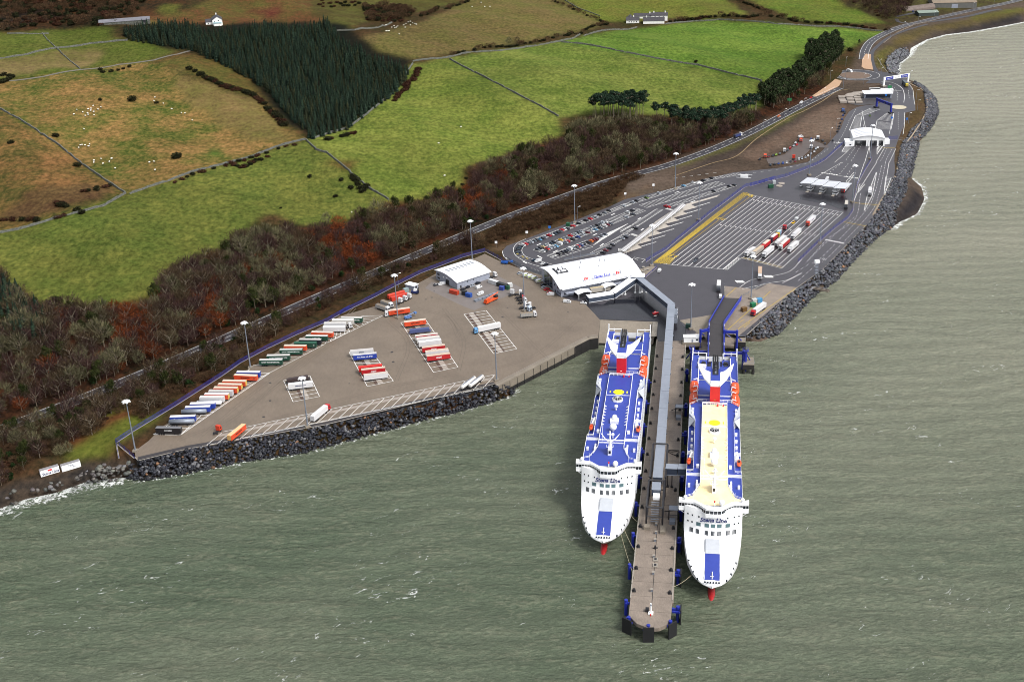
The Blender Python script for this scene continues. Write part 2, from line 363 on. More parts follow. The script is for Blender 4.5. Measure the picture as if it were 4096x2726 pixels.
    n1 = noise(.022, 8); n2 = noise(.30, 7, 1, .7); n3 = noise(.006, 3); n4 = noise(.05, 5, .35, 2.4, .5)
    f = t.nodes.new('ShaderNodeMath'); f.operation = 'ADD'; t.links.new(rng(n1, .40, .60, 0, .75), f.inputs[0]); t.links.new(rng(n2, .35, .65, -.1, .35), f.inputs[1]); f.use_clamp = True
    mx = t.nodes.new('ShaderNodeMix'); mx.data_type = 'RGBA'; t.links.new(f.outputs[0], mx.inputs['Factor']); t.links.new(a1.outputs['Color'], mx.inputs['A']); t.links.new(a2.outputs['Color'], mx.inputs['B'])
    g1 = t.nodes.new('ShaderNodeMath'); g1.operation = 'MULTIPLY'; t.links.new(rng(n2, .3, .7, .5, 1.5), g1.inputs[0]); t.links.new(rng(n3, .35, .65, .84, 1.14), g1.inputs[1])
    g2 = t.nodes.new('ShaderNodeMath'); g2.operation = 'MULTIPLY'; t.links.new(g1.outputs[0], g2.inputs[0]); t.links.new(rng(n4, .35, .65, .9, 1.1), g2.inputs[1])
    vm = t.nodes.new('ShaderNodeVectorMath'); vm.operation = 'SCALE'; t.links.new(mx.outputs['Result'], vm.inputs[0]); t.links.new(g2.outputs[0], vm.inputs['Scale'])
    t.links.new(vm.outputs[0], b.inputs['Base Color'])
    bp = t.nodes.new('ShaderNodeBump'); bp.inputs['Strength'].default_value = .6; bp.inputs['Distance'].default_value = .5; t.links.new(n2, bp.inputs['Height']); t.links.new(bp.outputs[0], b.inputs['Normal'])
    me = np_mesh('hillside', V, F, {'ColA': A, 'ColB': B}, m, True)
    return struct('hillside', me)
terrain()
def sea():
    m = bpy.data.materials.new('sea_water'); m.use_nodes = True; t = m.node_tree; b = t.nodes['Principled BSDF']
    b.inputs['Roughness'].default_value = .22; b.inputs['IOR'].default_value = 1.33; b.inputs['Specular IOR Level'].default_value = .5
    tc = t.nodes.new('ShaderNodeTexCoord')
    def noise(s, det, sx, sy, rz, ro=.6, dist=0):
        mp = t.nodes.new('ShaderNodeMapping'); mp.vector_type = 'TEXTURE'; mp.inputs['Scale'].default_value = (sx, sy, 1); mp.inputs['Rotation'].default_value = (0, 0, rz); t.links.new(tc.outputs['Object'], mp.inputs[0])
        n = t.nodes.new('ShaderNodeTexNoise'); n.inputs['Scale'].default_value = s; n.inputs['Detail'].default_value = det; n.inputs['Roughness'].default_value = ro; n.inputs['Distortion'].default_value = dist
        t.links.new(mp.outputs[0], n.inputs['Vector']); return n.outputs['Fac']
    def rng(x, a, b_, c, d_):
        n = t.nodes.new('ShaderNodeMapRange'); t.links.new(x, n.inputs[0])
        for q, vv in zip((1, 2, 3, 4), (a, b_, c, d_)): n.inputs[q].default_value = vv
        return n.outputs[0]
    def op(o, x, y):
        n = t.nodes.new('ShaderNodeMath'); n.operation = o
        for i, v in enumerate((x, y)):
            if isinstance(v, (int, float)): n.inputs[i].default_value = v
            else: t.links.new(v, n.inputs[i])
        return n.outputs[0]
    w1 = noise(.15, 5, 3.2, 1, -.12, .6, .6); w2 = noise(.55, 6, 2.0, 1, .12, .7, .4); w3 = noise(.035, 3, 3.0, 1, -.2)
    hgt = op('ADD', op('MULTIPLY', w1, 3.2), op('ADD', op('MULTIPLY', w2, 2.0), op('MULTIPLY', w3, 3.0)))
    bp = t.nodes.new('ShaderNodeBump'); bp.inputs['Strength'].default_value = 1; bp.inputs['Distance'].default_value = 1.0
    t.links.new(hgt, bp.inputs['Height']); t.links.new(bp.outputs[0], b.inputs['Normal'])
    big = noise(.0045, 4, 1.6, 1, .3)
    r = t.nodes.new('ShaderNodeMix'); r.data_type = 'RGBA'; sp = t.nodes.new('ShaderNodeSeparateXYZ'); t.links.new(tc.outputs['Object'], sp.inputs[0]); sky_sheen = rng(op('ADD', op('MULTIPLY', sp.outputs['X'], 1.2), sp.outputs['Y']), 350, 1750, 0, .9)  # sky reflection painted into the water colour, paler toward the far right
    t.links.new(op('ADD', sky_sheen, rng(big, .35, .65, -.1, .25)), r.inputs['Factor'])
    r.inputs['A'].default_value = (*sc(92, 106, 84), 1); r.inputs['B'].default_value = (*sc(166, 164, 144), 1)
    # wave crests mixed toward a paler tone
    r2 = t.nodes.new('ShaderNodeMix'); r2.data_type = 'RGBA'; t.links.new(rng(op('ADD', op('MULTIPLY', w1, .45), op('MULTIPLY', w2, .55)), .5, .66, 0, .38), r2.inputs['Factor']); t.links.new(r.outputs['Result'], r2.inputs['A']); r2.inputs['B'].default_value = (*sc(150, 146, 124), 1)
    wv = t.nodes.new('ShaderNodeTexWave'); wv.wave_type = 'BANDS'; wv.bands_direction = 'Y'; wv.inputs['Scale'].default_value = .021; wv.inputs['Distortion'].default_value = 11; wv.inputs['Detail'].default_value = 3; wv.inputs['Detail Scale'].default_value = .55; wv.inputs['Detail Roughness'].default_value = .6
    t.links.new(tc.outputs['Object'], wv.inputs['Vector']); grain = noise(1.6, 3, 1.4, 1, 0, .8)
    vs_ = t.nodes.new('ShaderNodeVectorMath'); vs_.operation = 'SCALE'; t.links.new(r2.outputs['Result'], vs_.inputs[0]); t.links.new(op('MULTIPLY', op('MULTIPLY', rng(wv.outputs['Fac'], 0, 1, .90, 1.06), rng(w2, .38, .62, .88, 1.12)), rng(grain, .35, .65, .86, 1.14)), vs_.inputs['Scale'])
    # whitecaps
    f1 = rng(noise(.03, 3, 1.5, 1, 0, .6), .54, .60, 0, 1); f2 = rng(noise(.26, 6, 2.0, 1, .5, .78, 1.0), .615, .655, 0, 1)
    fo = op('MULTIPLY', f1, f2)
    f3 = rng(noise(.11, 5, 2.2, 1, -.2, .7, 1.2), .725, .745, 0, 1); f4 = rng(noise(.9, 5, 2, 1, -.1, .75), .48, .56, 0, 1)
    fo = op('MAXIMUM', fo, op('MULTIPLY', f3, f4))
    r3 = t.nodes.new('ShaderNodeMix'); r3.data_type = 'RGBA'; t.links.new(fo, r3.inputs['Factor']); t.links.new(vs_.outputs[0], r3.inputs['A']); r3.inputs['B'].default_value = (.6, .62, .6, 1)
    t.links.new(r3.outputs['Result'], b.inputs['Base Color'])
    t.links.new(op('ADD', .22, op('MULTIPLY', fo, .6)), b.inputs['Roughness'])
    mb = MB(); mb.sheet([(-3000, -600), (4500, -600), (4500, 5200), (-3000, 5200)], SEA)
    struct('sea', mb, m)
sea()
def foam():
    m = bpy.data.materials.new('foam'); m.use_nodes = True; t = m.node_tree; b = t.nodes['Principled BSDF']
    b.inputs['Base Color'].default_value = (.62, .64, .62, 1); b.inputs['Roughness'].default_value = .8
    a = t.nodes.new('ShaderNodeAttribute'); a.attribute_name = 'Edge'; tc = t.nodes.new('ShaderNodeTexCoord')
    n = t.nodes.new('ShaderNodeTexNoise'); n.inputs['Scale'].default_value = .45; n.inputs['Detail'].default_value = 8; n.inputs['Roughness'].default_value = .75; t.links.new(tc.outputs['Object'], n.inputs['Vector'])
    q = t.nodes.new('ShaderNodeMath'); q.operation = 'SUBTRACT'; t.links.new(n.outputs['Fac'], q.inputs[0]); t.links.new(a.outputs['Fac'], q.inputs[1])
    r = t.nodes.new('ShaderNodeMapRange'); t.links.new(q.outputs[0], r.inputs[0]); r.inputs[1].default_value = .0; r.inputs[2].default_value = .12
    t.links.new(r.outputs[0], b.inputs['Alpha'])
    segs = [('y -30,1185 0,1172 60,1150 130,1135 200,1112 285,1100 330,1106 430,1090 560,1062 700,1042 850,1002 950,974 1060,947 1130,927 1180,908 1190,893', 7, .47), ('y -30,1190 0,1176 60,1154 130,1139 200,1116 285,1104', 13, .40),
            ('j 1480,600 1800,612 2090,485 f 700,742 830,602 960,462 1090,382 1220,232 1350,102 1480,12', 3.5, .5),
            ('c 1480,1545 1530,1490 1640,1440 1690,1340 1675,1260 1600,1200', 7, .42), ('c 1600,1200 1620,1090 1650,960 1740,850 1780,760 1765,670 1690,590 1630,565', 3, .55),
            ('c 1500,500 1510,430 1590,370 1620,320 1700,270 1830,236 2000,216 2200,181 2400,140', 9, .38)]
    V = []; E = []; F = []
    for s, wd, lv in segs:
        L = dense(PP(s, SEA), 5); L = [np.array(p) for p in L]; n0 = len(V)
        for i, p in enumerate(L):
            d = L[min(i+1, len(L)-1)]-L[max(i-1, 0)]; d /= np.linalg.norm(d); nn = np.array([-d[1], d[0]])
            for k, off, e in ((0, -wd*.9, .75), (1, -wd*.2, lv+.05), (2, wd*.4, lv), (3, wd*1.1, .75)):
                V.append((*(p+nn*off), SEA+.09)); E.append(e)
        for i in range(len(L)-1):
            for k in range(3): F.append((n0+4*i+k, n0+4*i+4+k, n0+4*i+5+k, n0+4*i+1+k))
    E = np.array(E); me = np_mesh('surf', np.array(V), np.array(F), {'Edge': np.stack([E]*3, 1)}, m)
    tag(ob('surf', me), kind='structure')
foam()
# ------------------------------------------------------------------ paving, roads, markings
M_ASPH = mat('asphalt', sc(72, 69, 75), .42, .12, .12, spec=.5, detail=8, grime=.22)
M_ROAD = mat('road_asphalt', sc(58, 56, 62), .5, .12, .2, detail=8)
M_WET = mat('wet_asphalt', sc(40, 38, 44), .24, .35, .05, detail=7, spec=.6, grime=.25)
M_PAVE = mat('block_paving', sc(126, 113, 99), .62, .13, .05, detail=12, grime=.16)
M_CONC = mat('concrete', sc(146, 136, 122), .7, .14, .15, detail=8, grime=.2)
M_CONC2 = mat('damp_concrete', sc(146, 133, 121), .5, .2, .12, detail=8, grime=.28)
M_KERB = mat('kerb_concrete', sc(165, 158, 148), .8, .1, .5)
M_WHITE = mat('road_paint_white', (.7, .7, .68), .6, .18, .6)
M_YEL = mat('road_paint_yellow', sc(205, 175, 60), .6, .15, .6)
M_BUFF = mat('buff_surfacing', sc(196, 160, 128), .8, .08, .3)
M_DARKW = mat('wet_wall', sc(44, 42, 42), .6, .3, .3)
M_GRAVEL = mat('gravel', sc(118, 98, 84), .9, .2, .3, detail=10)
M_BLUE = mat('blue_steel', sc(38, 52, 160, 1.35), .4, .12, .8)
M_GALV = mat('galvanised_steel', sc(150, 158, 172), .4, .08, 1.5, metal=.3)
M_DARK = mat('dark_metal', sc(38, 38, 44), .5, .2, 1)
M_BLACK = mat('black_rubber', sc(26, 26, 30), .7, .2, 1)
M_WP = mat('white_paint', (.78, .79, .8), .45, .04, .5)
M_GREYC = mat('grey_cladding', sc(168, 174, 190), .45, .05, .6)
M_GLASS = mat('window_glass', sc(34, 42, 58), .12, .1, .4, spec=.8)
def paved(name, s, z, m, deep=None, pts=None):
    mb = MB(); pts = pts or [p[:2] for p in PP(s, 0)]
    if deep: mb.prism(pts, -deep, z, M_DARKW, m)
    else: mb.sheet([(p[0], p[1], z) for p in pts], None, m)
    return struct(name, mb)
ASPH = 'e 1850,634 2240,648 z 2629,1290 g 1120,300 1140,285 1420,292 j 90,600 230,590 f 90,780 170,700 230,640 350,480 450,490 470,495 f 430,748 490,740 830,420 1000,300 1285,10 m 1060,550 1110,480 1210,290 1290,130 1300,60 n 845,880 850,780 880,690 900,640 940,540 945,450 1035,430 1030,330 1000,220 960,150 900,110 780,100 700,180 745,200 775,240 780,300 770,335 690,375 600,382 510,400 440,440 400,500 365,590 310,660 260,720 200,790 c 900,1090 700,1130 400,1160 100,1230 0,1265 l 0,575 k 1900,500 1400,700 950,870 600,1000 300,1110 240,1180 235,1250 300,1340 450,1430 560,1500 840,1560 z 2200,1200'
paved('port_asphalt', ASPH, -.03, M_ASPH)
YARD = 'y 313,1056 e 0,1342 1140,1066 1165,1082 1375,975 1780,768 1838,760 1850,636 1752,520 1640,500 1560,470 1500,360 1470,345 1180,245 1075,193 975,238 740,330 610,400 440,500 340,545 100,612 d 2220,650 1900,830 1720,940 1640,985 1560,1060 1100,1350 1000,1450 905,1520'
yard_px = px(YARD)
paved('freight_yard_paving', YARD, .02, M_PAVE, 12)
paved('wet_yard', 'g 520,72 1120,90 1130,300 1420,292 j 90,600 j 230,590 g 1420,170 1360,85 o 1340,600 1200,470 1060,420 900,560 680,600 540,560 545,600 620,680 g 455,0', .035, M_WET)
mb = MB(); _a = PP('e 1846,636 2238,650', .06)+PP('e 2207,800 1834,792', -5.6); mb.add(_a, [(0, 3, 2, 1)], M_CONC); mb.add([(x, y, z) for x, y, z in _a]+[(x, y, -12) for x, y, z in _a], [(0, 1, 5, 4), (1, 2, 6, 5), (2, 3, 7, 6), (3, 0, 4, 7)], M_DARKW); struct('berth_apron', mb)
paved('depot_hardstanding', 'p 640,270 880,390 440,585 350,550 0,385 60,330 140,340 300,400 540,310', .034, mat('old_concrete', sc(128, 120, 116), .6, .12, .15))
# dark cracked strip behind the rock armour, coping of the quay
mb = MB()
mb.strip(PP('y 318,1054 430,1028 e 0,1334 1140,1062'), 3.2, .05, mat('tarmac_edge', sc(60, 56, 58), .6, .15, .3))
struct('revetment_path', mb)
mb = MB()
for q in (PP('e 1165,1080 1375,972 1780,764 1838,756'),):
    L = [Vector(p) for p in q]
    for a, b in zip(L[:-1], L[1:]):
        d = (b-a).normalized(); n = Vector((-d.y, d.x, 0))
        mb.prism([tuple((a-n*.5)[:2]), tuple((b-n*.5)[:2]), tuple((b+n*2.3)[:2]), tuple((a+n*2.3)[:2])], -4.4, .25, M_CONC)
        for k in range(int((b-a).length/6)):
            c = a+d*(3+6*k)-n*.2; mb.box(c.x-.35, c.x+.35, c.y-.35, c.y+.35, -8, -.4, M_BLACK)
        mb.bar(a+n*1.9+Vector((0, 0, 1.2)), b+n*1.9+Vector((0, 0, 1.2)), .12, M_KERB); mb.bar(a+n*1.9+Vector((0, 0, .7)), b+n*1.9+Vector((0, 0, .7)), .1, M_KERB)
tag(ob('quay_coping', mb), 'pale concrete coping with rail along the slanting quay wall', 'quay wall')
# kerbs of the yard facing the rocks
mb = MB(); mb.strip(PP('y 311,1052 318,1060 430,1033 e 0,1345 1140,1070 1170,1084'), .6, .3, M_KERB, 0)
struct('yard_kerb', mb)
# main road and its side roads
def road(name, s, wd, z=.05, m=None, ext=None):
    L = smoothline(PP(s) if isinstance(s, str) else s); mb = MB(); mb.strip(L, wd, z, m or M_ROAD); struct(name, mb); return L
A77 = 'z -900,2060 d 0,1375 640,1130 1240,880 1740,660 2355,390 k 130,730 1000,410 1900,95 c 0,1098 430,930 880,700 1110,590'
La = road('coast_road', A77, 10.5)
Lb = road('coast_road', 'c 1275,400 1290,330 1345,265 1500,190 1650,150 1900,92 2200,30 2500,-30 z 4600,-60', 11)
roads_L = [(La, 10.5), (Lb, 11)]
road('service_road', 'c 1390,520 1340,440 1330,360 1370,310 1450,250 1560,205 1700,165', 4.5, .06)
Lq = road('shore_track', 'c 1700,150 1850,130 2000,105 2120,75 2200,62', 7, .05, M_ROAD)
rc = P(*px('c 1218,508')[0])
def disc(cx, cy, r, n=40, sx=1, sy=1): return [(cx+sx*r*math.cos(2*math.pi*i/n), cy+sy*r*math.sin(2*math.pi*i/n)) for i in range(n)]
paved('roundabout', '', .065, M_ROAD, pts=disc(rc[0]+2, rc[1]+2, 25))
paved('roundabout_link', 'c 1380,480 1500,500 1580,560 1610,640 1420,600 1410,560 1290,560', .055, M_ROAD)
mb = MB(); mb.prism(disc(rc[0], rc[1], 15.5), 0, .3, M_KERB, M_GRAVEL); struct('roundabout_island', mb)
paved('buff_strip', 'c 1290,362 1325,366 1325,400 1340,470 1280,462 1262,450 1266,400', .075, M_BUFF)
paved('buff_strip', 'c 1085,532 1130,545 1110,580 1000,635 955,652 930,645 1040,570', .075, M_BUFF)
paved('storage_lot', 'q 815,118 870,125 1045,190 1030,205 900,200 800,290 700,350 500,345 480,300 640,265', .02, mat('wet_gravel', sc(92, 80, 74), .45, .15, .15))
paved('compound_yard', 'n 450,290 570,255 700,225 750,225 770,290 690,372 520,385 400,360 390,330', .02, mat('compound_paving', sc(70, 66, 68), .5, .25, .2))
paved('linkspan_apron', 'f 38,640 268,600 345,488 345,410 560,432 640,392 830,420 430,750 345,700 220,770 180,720', .04, M_CONC2)
paved('linkspan_apron', 'g 1360,85 1700,25 1640,130 1570,230 1480,170', .05, M_CONC)
mk = MB()   # white road paint
def mline(s, wd=.34, z=.085, m=M_WHITE, dash=None, mb=None):
    L = PP(s) if isinstance(s, str) else s; mb = mb or mk
    if not dash: mb.strip(L, wd, z, m); return
    L = dense(L, .5); a, b = dash; k = 0; n1, n2 = int(a/.5), int(b/.5)
    while k+n1 < len(L): mb.strip(L[k:k+n1+1:max(1, n1)], wd, z, m); k += n1+n2
def offset(L, o):
    out = []
    for i, p in enumerate(L):
        d = np.array(L[min(i+1, len(L)-1)])-np.array(L[max(i-1, 0)]); d = d/(np.linalg.norm(d)+1e-9); out.append(np.array(p)+np.array([-d[1], d[0]])*o)
    return out
for L, wd in roads_L:
    mline(offset(L, wd/2-.7), .3); mline(offset(L, -wd/2+.7), .3)
    mline(L, .3, dash=(6, 6))
for r_ in (24, 16.6): mk.strip(disc(rc[0]+(2 if r_ > 20 else 0), rc[1]+(2 if r_ > 20 else 0), r_)+[(rc[0]+(2 if r_ > 20 else 0)+r_, rc[1]+(2 if r_ > 20 else 0))], .3, .085, M_WHITE)
mline(smoothline(PP('k 235,1190 240,1230 270,1290 360,1350')), .3, dash=None)
mline('k 250,1275 420,1370 620,1440 830,1510', .3, dash=(1.5, 1.5))
mline(smoothline(PP('k 600,1000 480,1060 415,1130 410,1200 450,1270 560,1340 700,1400 850,1440')), .3)
mline(smoothline(PP('k 2330,425 1900,575 1350,810 900,990 640,1090 560,1130 540,1190 580,1260 690,1310 1010,1400')), .25)
for s in ('k 550,1350 615,1385', 'k 785,1265 855,1300', 'k 1025,1215 1100,1180', 'k 775,1100 840,1072', 'k 1650,950 1715,920', 'k 1765,1115 1820,1075', 'k 1940,630 2000,600', 'l 780,475 850,455', 'l 200,895 245,865', 'l 250,1065 290,1035', 'l 1030,625 1100,600'): mline(s, .9)
def bays(s0, s1, depth, n=None, pitch=2.5, both=False, mb=None, outer=True, wd=.27, ang=None):
    """row of parking bays from px s0 to s1 (the back line); depth in m, positive to the left"""
    a = np.array(PP(s0)[0][:2]); b = np.array(PP(s1)[0][:2]); d = b-a; L = np.linalg.norm(d); d /= L; nn = np.array([-d[1], d[0]])
    if ang is not None: nn = nn*math.cos(ang)+d*math.sin(ang)
    n = n or int(L/pitch); mb = mb or mk
    for i in range(n+1):
        p = a+d*L*i/n
        for sg in ((1, -1) if both else (1,)): mb.strip([p, p+nn*depth*sg], wd, .085, M_WHITE)
    mb.strip([a, b], wd, .088, M_WHITE)
    if outer: mb.strip([a+nn*depth, b+nn*depth], wd, .088, M_WHITE)
    if both and outer: mb.strip([a-nn*depth, b-nn*depth], wd, .088, M_WHITE)
    return a, b, nn
bays('k 560,1110', 'k 1290,845', 4.9); bays('k 1290,845', 'k 2300,445', 4.9)
bays('l 0,690', 'l 800,432', 4.9); bays('l 800,432', 'l 1400,262', 4.9); bays('l 1400,262', 'l 1830,190', 4.9)
bays('k 790,1195', 'k 2400,540', 4.8, both=True)
bays('l 290,690', 'l 1510,318', 4.8, both=False); bays('l 290,690', 'l 1510,318', -4.0)
bays('l 690,705', 'l 1750,368', 4.9)
bays('k 1010,1290', 'k 1640,1045', 4.9); bays('k 1060,1315', 'k 1650,1125', 5.5, pitch=3.6)
bays('k 1700,1250', 'k 2235,935', 5.0); bays('l 30,1110', 'l 590,745', 5.4); bays('k 2165,890', 'k 2352,800', 5)
for q in ((440, 1250, 545, 1185), (470, 1290, 575, 1250), (520, 1315, 620, 1280), (580, 1340, 670, 1300)): mline('k %d,%d %d,%d' % q, .16)
for x, y in ((470, 1237), (552, 1277), (622, 1308)): mline('k %d,%d %d,%d' % (x-14, y-8, x+14, y+8), .9, m=M_YEL)
# hatched wedge of the car park
def wedge(s, n, wd=.3, m=M_WHITE, mb=None, z=.085, frac=1.):
    """two edges of a hatched wedge: a0 a1 b0 b1"""
    a0, a1, b0, b1 = [np.array(p[:2]) for p in PP(s)]; mb = mb or mk
    mb.strip([a0, a1], wd, z, m); mb.strip([b0, b1], wd, z, m)
    for i in range(n+1):
        t = i/n; u = min(1, max(0, t+.0)); mb.strip([a0+(a1-a0)*u, b0+(b1-b0)*u], wd, z, m)
wedge('k 1870,915 2208,760 1650,1110 2208,760', 20, .26)
wedge('n 495,480 440,610 555,480 535,600', 14, .35); wedge('n 630,410 495,480 720,420 555,480', 12, .35)
wedge('n 800,440 690,520 840,460 830,540', 9, .35); wedge('n 690,520 675,595 830,540 815,600', 9, .35)
wedge('m 1130,90 1050,300 1135,90 1095,300', 14, .35); wedge('m 1050,300 1022,430 1095,300 1025,430', 8, .35)
wedge('m 1215,130 1200,280 1265,135 1205,290', 12, .35); wedge('m 980,195 965,270 1030,195 965,272', 7, .35)
wedge('m 930,90 860,170 945,95 880,180', 6, .35); wedge('n 735,705 690,770 775,705 690,822', 8, .4); wedge('n 410,735 375,800 480,745 420,800', 7, .4)
# marshalling lanes
TL, TR, BR = [np.array(p[:2]) for p in PP('z 2990,778 3373,849 3127,1072')]
BL = np.array(PP('z 2640,1058')[0][:2])
ld = (BR-TR); ld /= np.linalg.norm(ld)
bot1a, bot1b, bot2a, bot2b = [np.array(p[:2]) for p in PP('f -70,262 360,300 452,222 725,290')]
def meet(p, d, a, b):
    A = np.array([[d[0], -(b-a)[0]], [d[1], -(b-a)[1]]]); t, u = np.linalg.solve(A, a-p); return p+d*t, u
NL = 21
for i in range(NL+1):
    p = TL+(TR-TL)*i/NL
    q, u = meet(p, ld, bot2a, bot2b)
    if u < 0: q, u = meet(p, ld, bot1a, bot1b)
    if u > 1.0 and i < 14: q, u = meet(p, ld, bot1b, bot2a)
    y = i < 2
    mk.strip([p, q], .38, .085, M_YEL if y else M_WHITE)
    if i >= 2 and i < NL:
        d2 = (TR-TL)/NL
        for f_ in (.06, .45):
            c = p+(q-p)*f_+d2*.5; mk.strip([c-ld*.9, c+ld*.9], .9, .085, M_WHITE)
mk.strip([TL, TR], .3, .089, M_WHITE)
mk.strip([bot1a, bot1b, bot2a, bot2b], .3, .089, M_WHITE); 
e_ = (bot2b-bot2a)/np.linalg.norm(bot2b-bot2a)
for A_, B_ in ((bot1b, bot2a), (bot2a, bot2b)):
    n_ = int(np.linalg.norm(B_-A_)/1.4); dd = (B_-A_)/n_; nn = np.array([-dd[1], dd[0]]); nn = nn/np.linalg.norm(nn)
    if nn[1] < 0: nn = -nn
    for i in range(n_): mk.strip([A_+dd*i, A_+dd*(i+1)+nn*2.6], .3, .085, M_YEL if A_ is bot2a else M_WHITE)
    mk.strip([A_+nn*2.7, B_+nn*2.7], .25, .086, M_WHITE)
# yellow chequered walkway on the left of the lanes
A0, A1 = [np.array(p[:2]) for p in PP('l 1845,470 440,1568')]; B0, B1 = [np.array(p[:2]) for p in PP('l 1930,478 660,1480')]
hat = MB(); n_ = int(np.linalg.norm(A1-A0)/1.7)
for i in range(n_):
    t = i/n_; t2 = min(1, (i+2.2)/n_); hat.strip([A0+(A1-A0)*t, B0+(B1-B0)*t2], .34, .085, M_YEL)
    t2 = max(0, (i-2.2)/n_); hat.strip([A0+(A1-A0)*t, B0+(B1-B0)*t2], .3, .09, M_YEL)
A0, A1, B0, B1 = [np.array(p[:2]) for p in PP('l 660,1480 440,1568 780,1500 690,1590')]
for i in range(10): hat.strip([A0+(A1-A0)*i/9, B0+(B1-B0)*i/9], .45, .085, M_YEL)
for i in range(8): hat.strip([A0+(B0-A0)*i/7, A1+(B1-A1)*i/7], .45, .09, M_YEL)
for s in ('l 1870,495 2000,545', 'l 1900,480 2030,520', 'l 1455,860 1590,890', 'l 700,1440 840,1470'): hat.strip(PP(s), .9, .095, M_YEL)
for x, y in ((1925, 508), (1990, 525), (1455, 878), (1525, 895), (715, 1462), (790, 1480)):
    c = PP('l %d,%d' % (x, y))[0]; hat.sheet([(q[0], q[1], .095) for q in disc(c[0], c[1], 1.1, 8)], None, M_YEL)
struct('yellow_markings', hat)
# right hand lanes
for s in ('m 1330,0 1240,290 1090,490 640,896', ):
    pass
mline('m 1245,0 1200,280', .3)
for s in ('m 1215,0 1150,300 1080,450 850,700 650,896 f 1010,220 830,380', 'm 1180,30 1110,300 1030,440 800,690 590,896 f 930,250 800,330', 'm 990,280 960,470 880,560 700,680 500,896', 'm 935,490 700,700 520,880'):
    mline(smoothline(PP(s)), .3, dash=(3.5, 3.5))
for s in ('m 1135,0 960,270 930,350', 'm 820,0 580,140', 'm 640,92 975,148', 'm 1025,0 960,190', 'n 555,430 620,750 630,830', 'n 620,755 580,896', 'n 480,745 400,820 310,896', 'n 840,445 800,640', 'n 935,450 935,560 925,640', 'n 860,770 800,896', 'n 760,760 680,896'): mline(s, .3)
for s in ('m 830,0 700,100', 'm 880,10 790,120', 'm 940,10 850,140', 'n 870,340 875,270 850,230 790,190', 'n 970,250 980,330', 'n 880,450 880,600', 'n 780,770 715,896', 'n 820,780 760,896', 'n 650,560 480,780 400,890', 'n 570,560 550,740 450,896', 'n 500,420 440,520 400,620 300,780', 'c 0,1200 300,1160', 'c 480,1170 700,1140 900,1100 1040,1000'): mline(s, .3, dash=(3, 4))
mline(smoothline(PP('n 730,175 800,175 870,200 920,240 935,300 930,360')), .4)
mline(smoothline(PP('n 970,190 1010,240 1020,330 1030,380')), .3); mline('n 830,255 910,255', .5); mline('n 745,765 850,765', .6, m=M_YEL)
for s in ('m 940,362 1150,382', 'm 840,532 1040,570'): mline(s, .9, m=M_YEL)
for s in ('m 675,690 858,725', 'n 300,715 390,722', 'm 640,92 790,112', 'm 840,125 975,140', 'f 1020,100 1150,125'): mline(s, 1.6, dash=(1.5, .5))
for s in ('f 360,705 650,445', 'f 430,700 820,425', 'f 350,480 420,420', 'f 440,655 470,635', 'f 470,690 510,655'): mline(s, .4, m=M_YEL, z=.06+.03)
for s in ('f 440,420 520,370 650,345 780,310 860,230', 'f 460,430 640,390 760,370 860,320', 'f 730,390 860,325'): mline(smoothline(PP(s)), .3)
for x, y, w_ in ((412, 372, 3.5), (605, 338, 3.5)):
    for k in range(5): mline('f %d,%d %d,%d' % (x+k*11, y+(k % 2), x+18+k*11, y+16), .9)
# coach lay-by bays beside the canopy
for k in range(7):
    x0, y0 = 1340-141*k, 622+103*k*1.0; mline('l %d,%d %d,%d' % (x0, y0, x0-240, y0+70), .3); mline('l %d,%d %d,%d' % (x0-20, y0+12, x0-220, y0+72), .3)
    for j in range(8): mline('l %d,%d %d,%d' % (x0-8-28*j, y0+2+8*j, x0-24-28*j, y0+14+8*j), .3)
for s in ('l 90,1530 150,1485 320,1520 260,1568', 'k 2250,1350 2290,1300 2352,1330'): mline(s, .4)
wedge('k 2050,1150 2060,1200 2130,1150 2110,1210', 7, .3)
for s in ('l 100,1120 190,1150', 'l 650,720 740,745'): mline(s, 3, dash=(.5, .5))
# freight bays --------------------------------------------------
def bayset(corners, n, slabs=((.55, .65),), m=None):
    a, b, c, d = [np.array(p[:2]) for p in PP(corners)]      # a-b near line, d-c far line (a next to d)
    mk.strip([a, b], .28, .085, M_WHITE); mk.strip([d, c], .28, .085, M_WHITE)
    for i in range(n+1): mk.strip([a+(b-a)*i/n, d+(c-d)*i/n], .28, .08, M_WHITE)
    for f0, f1, mm in slabs:
        p = [a+(d-a)*f0, b+(c-b)*f0, b+(c-b)*f1, a+(d-a)*f1]
        sl.sheet([(q[0], q[1], .055) for q in p], None, mm)
sl = MB(); M_SLAB = mat('pale_slab', sc(168, 158, 148), .7, .15, .5); M_SLABD = mat('brown_slab', sc(86, 66, 56), .7, .2, .5)
bayset('d 1030,1408 1905,945 1710,940 1215,1412', 1, ())
bayset('d 1215,1412 1815,995 1640,1000 1040,1405', 20, ((.0, .1, M_SLAB),))
bayset('d 1910,945 2355,712 2160,720 1745,945', 12, ())
bayset('e 0,800 390,608 250,612 60,700', 12, ())
bayset('e 162,855 285,1085 460,1048 330,870', 9, ((.3, .42, M_SLABD), (.42, .62, M_SLAB)))
bayset('e 510,655 730,990 895,955 680,640', 12, ((.3, .42, M_SLABD), (.42, .62, M_SLAB)))
bayset('e 935,600 1135,865 1290,832 1085,575', 14, ((.08, .2, M_SLABD), (.2, .42, M_SLAB), (.42, .5, M_SLABD)))
bayset('d 1908,1045 1972,1188 2150,1152 2085,1012', 6, ((.3, .42, M_SLABD), (.42, .62, M_SLAB)))
a, b = [np.array(p[:2]) for p in PP('d 1385,1485 e 1060,1100')]; c, d = [np.array(p[:2]) for p in PP('d 1500,1390 e 1145,1005')]
n_ = 26
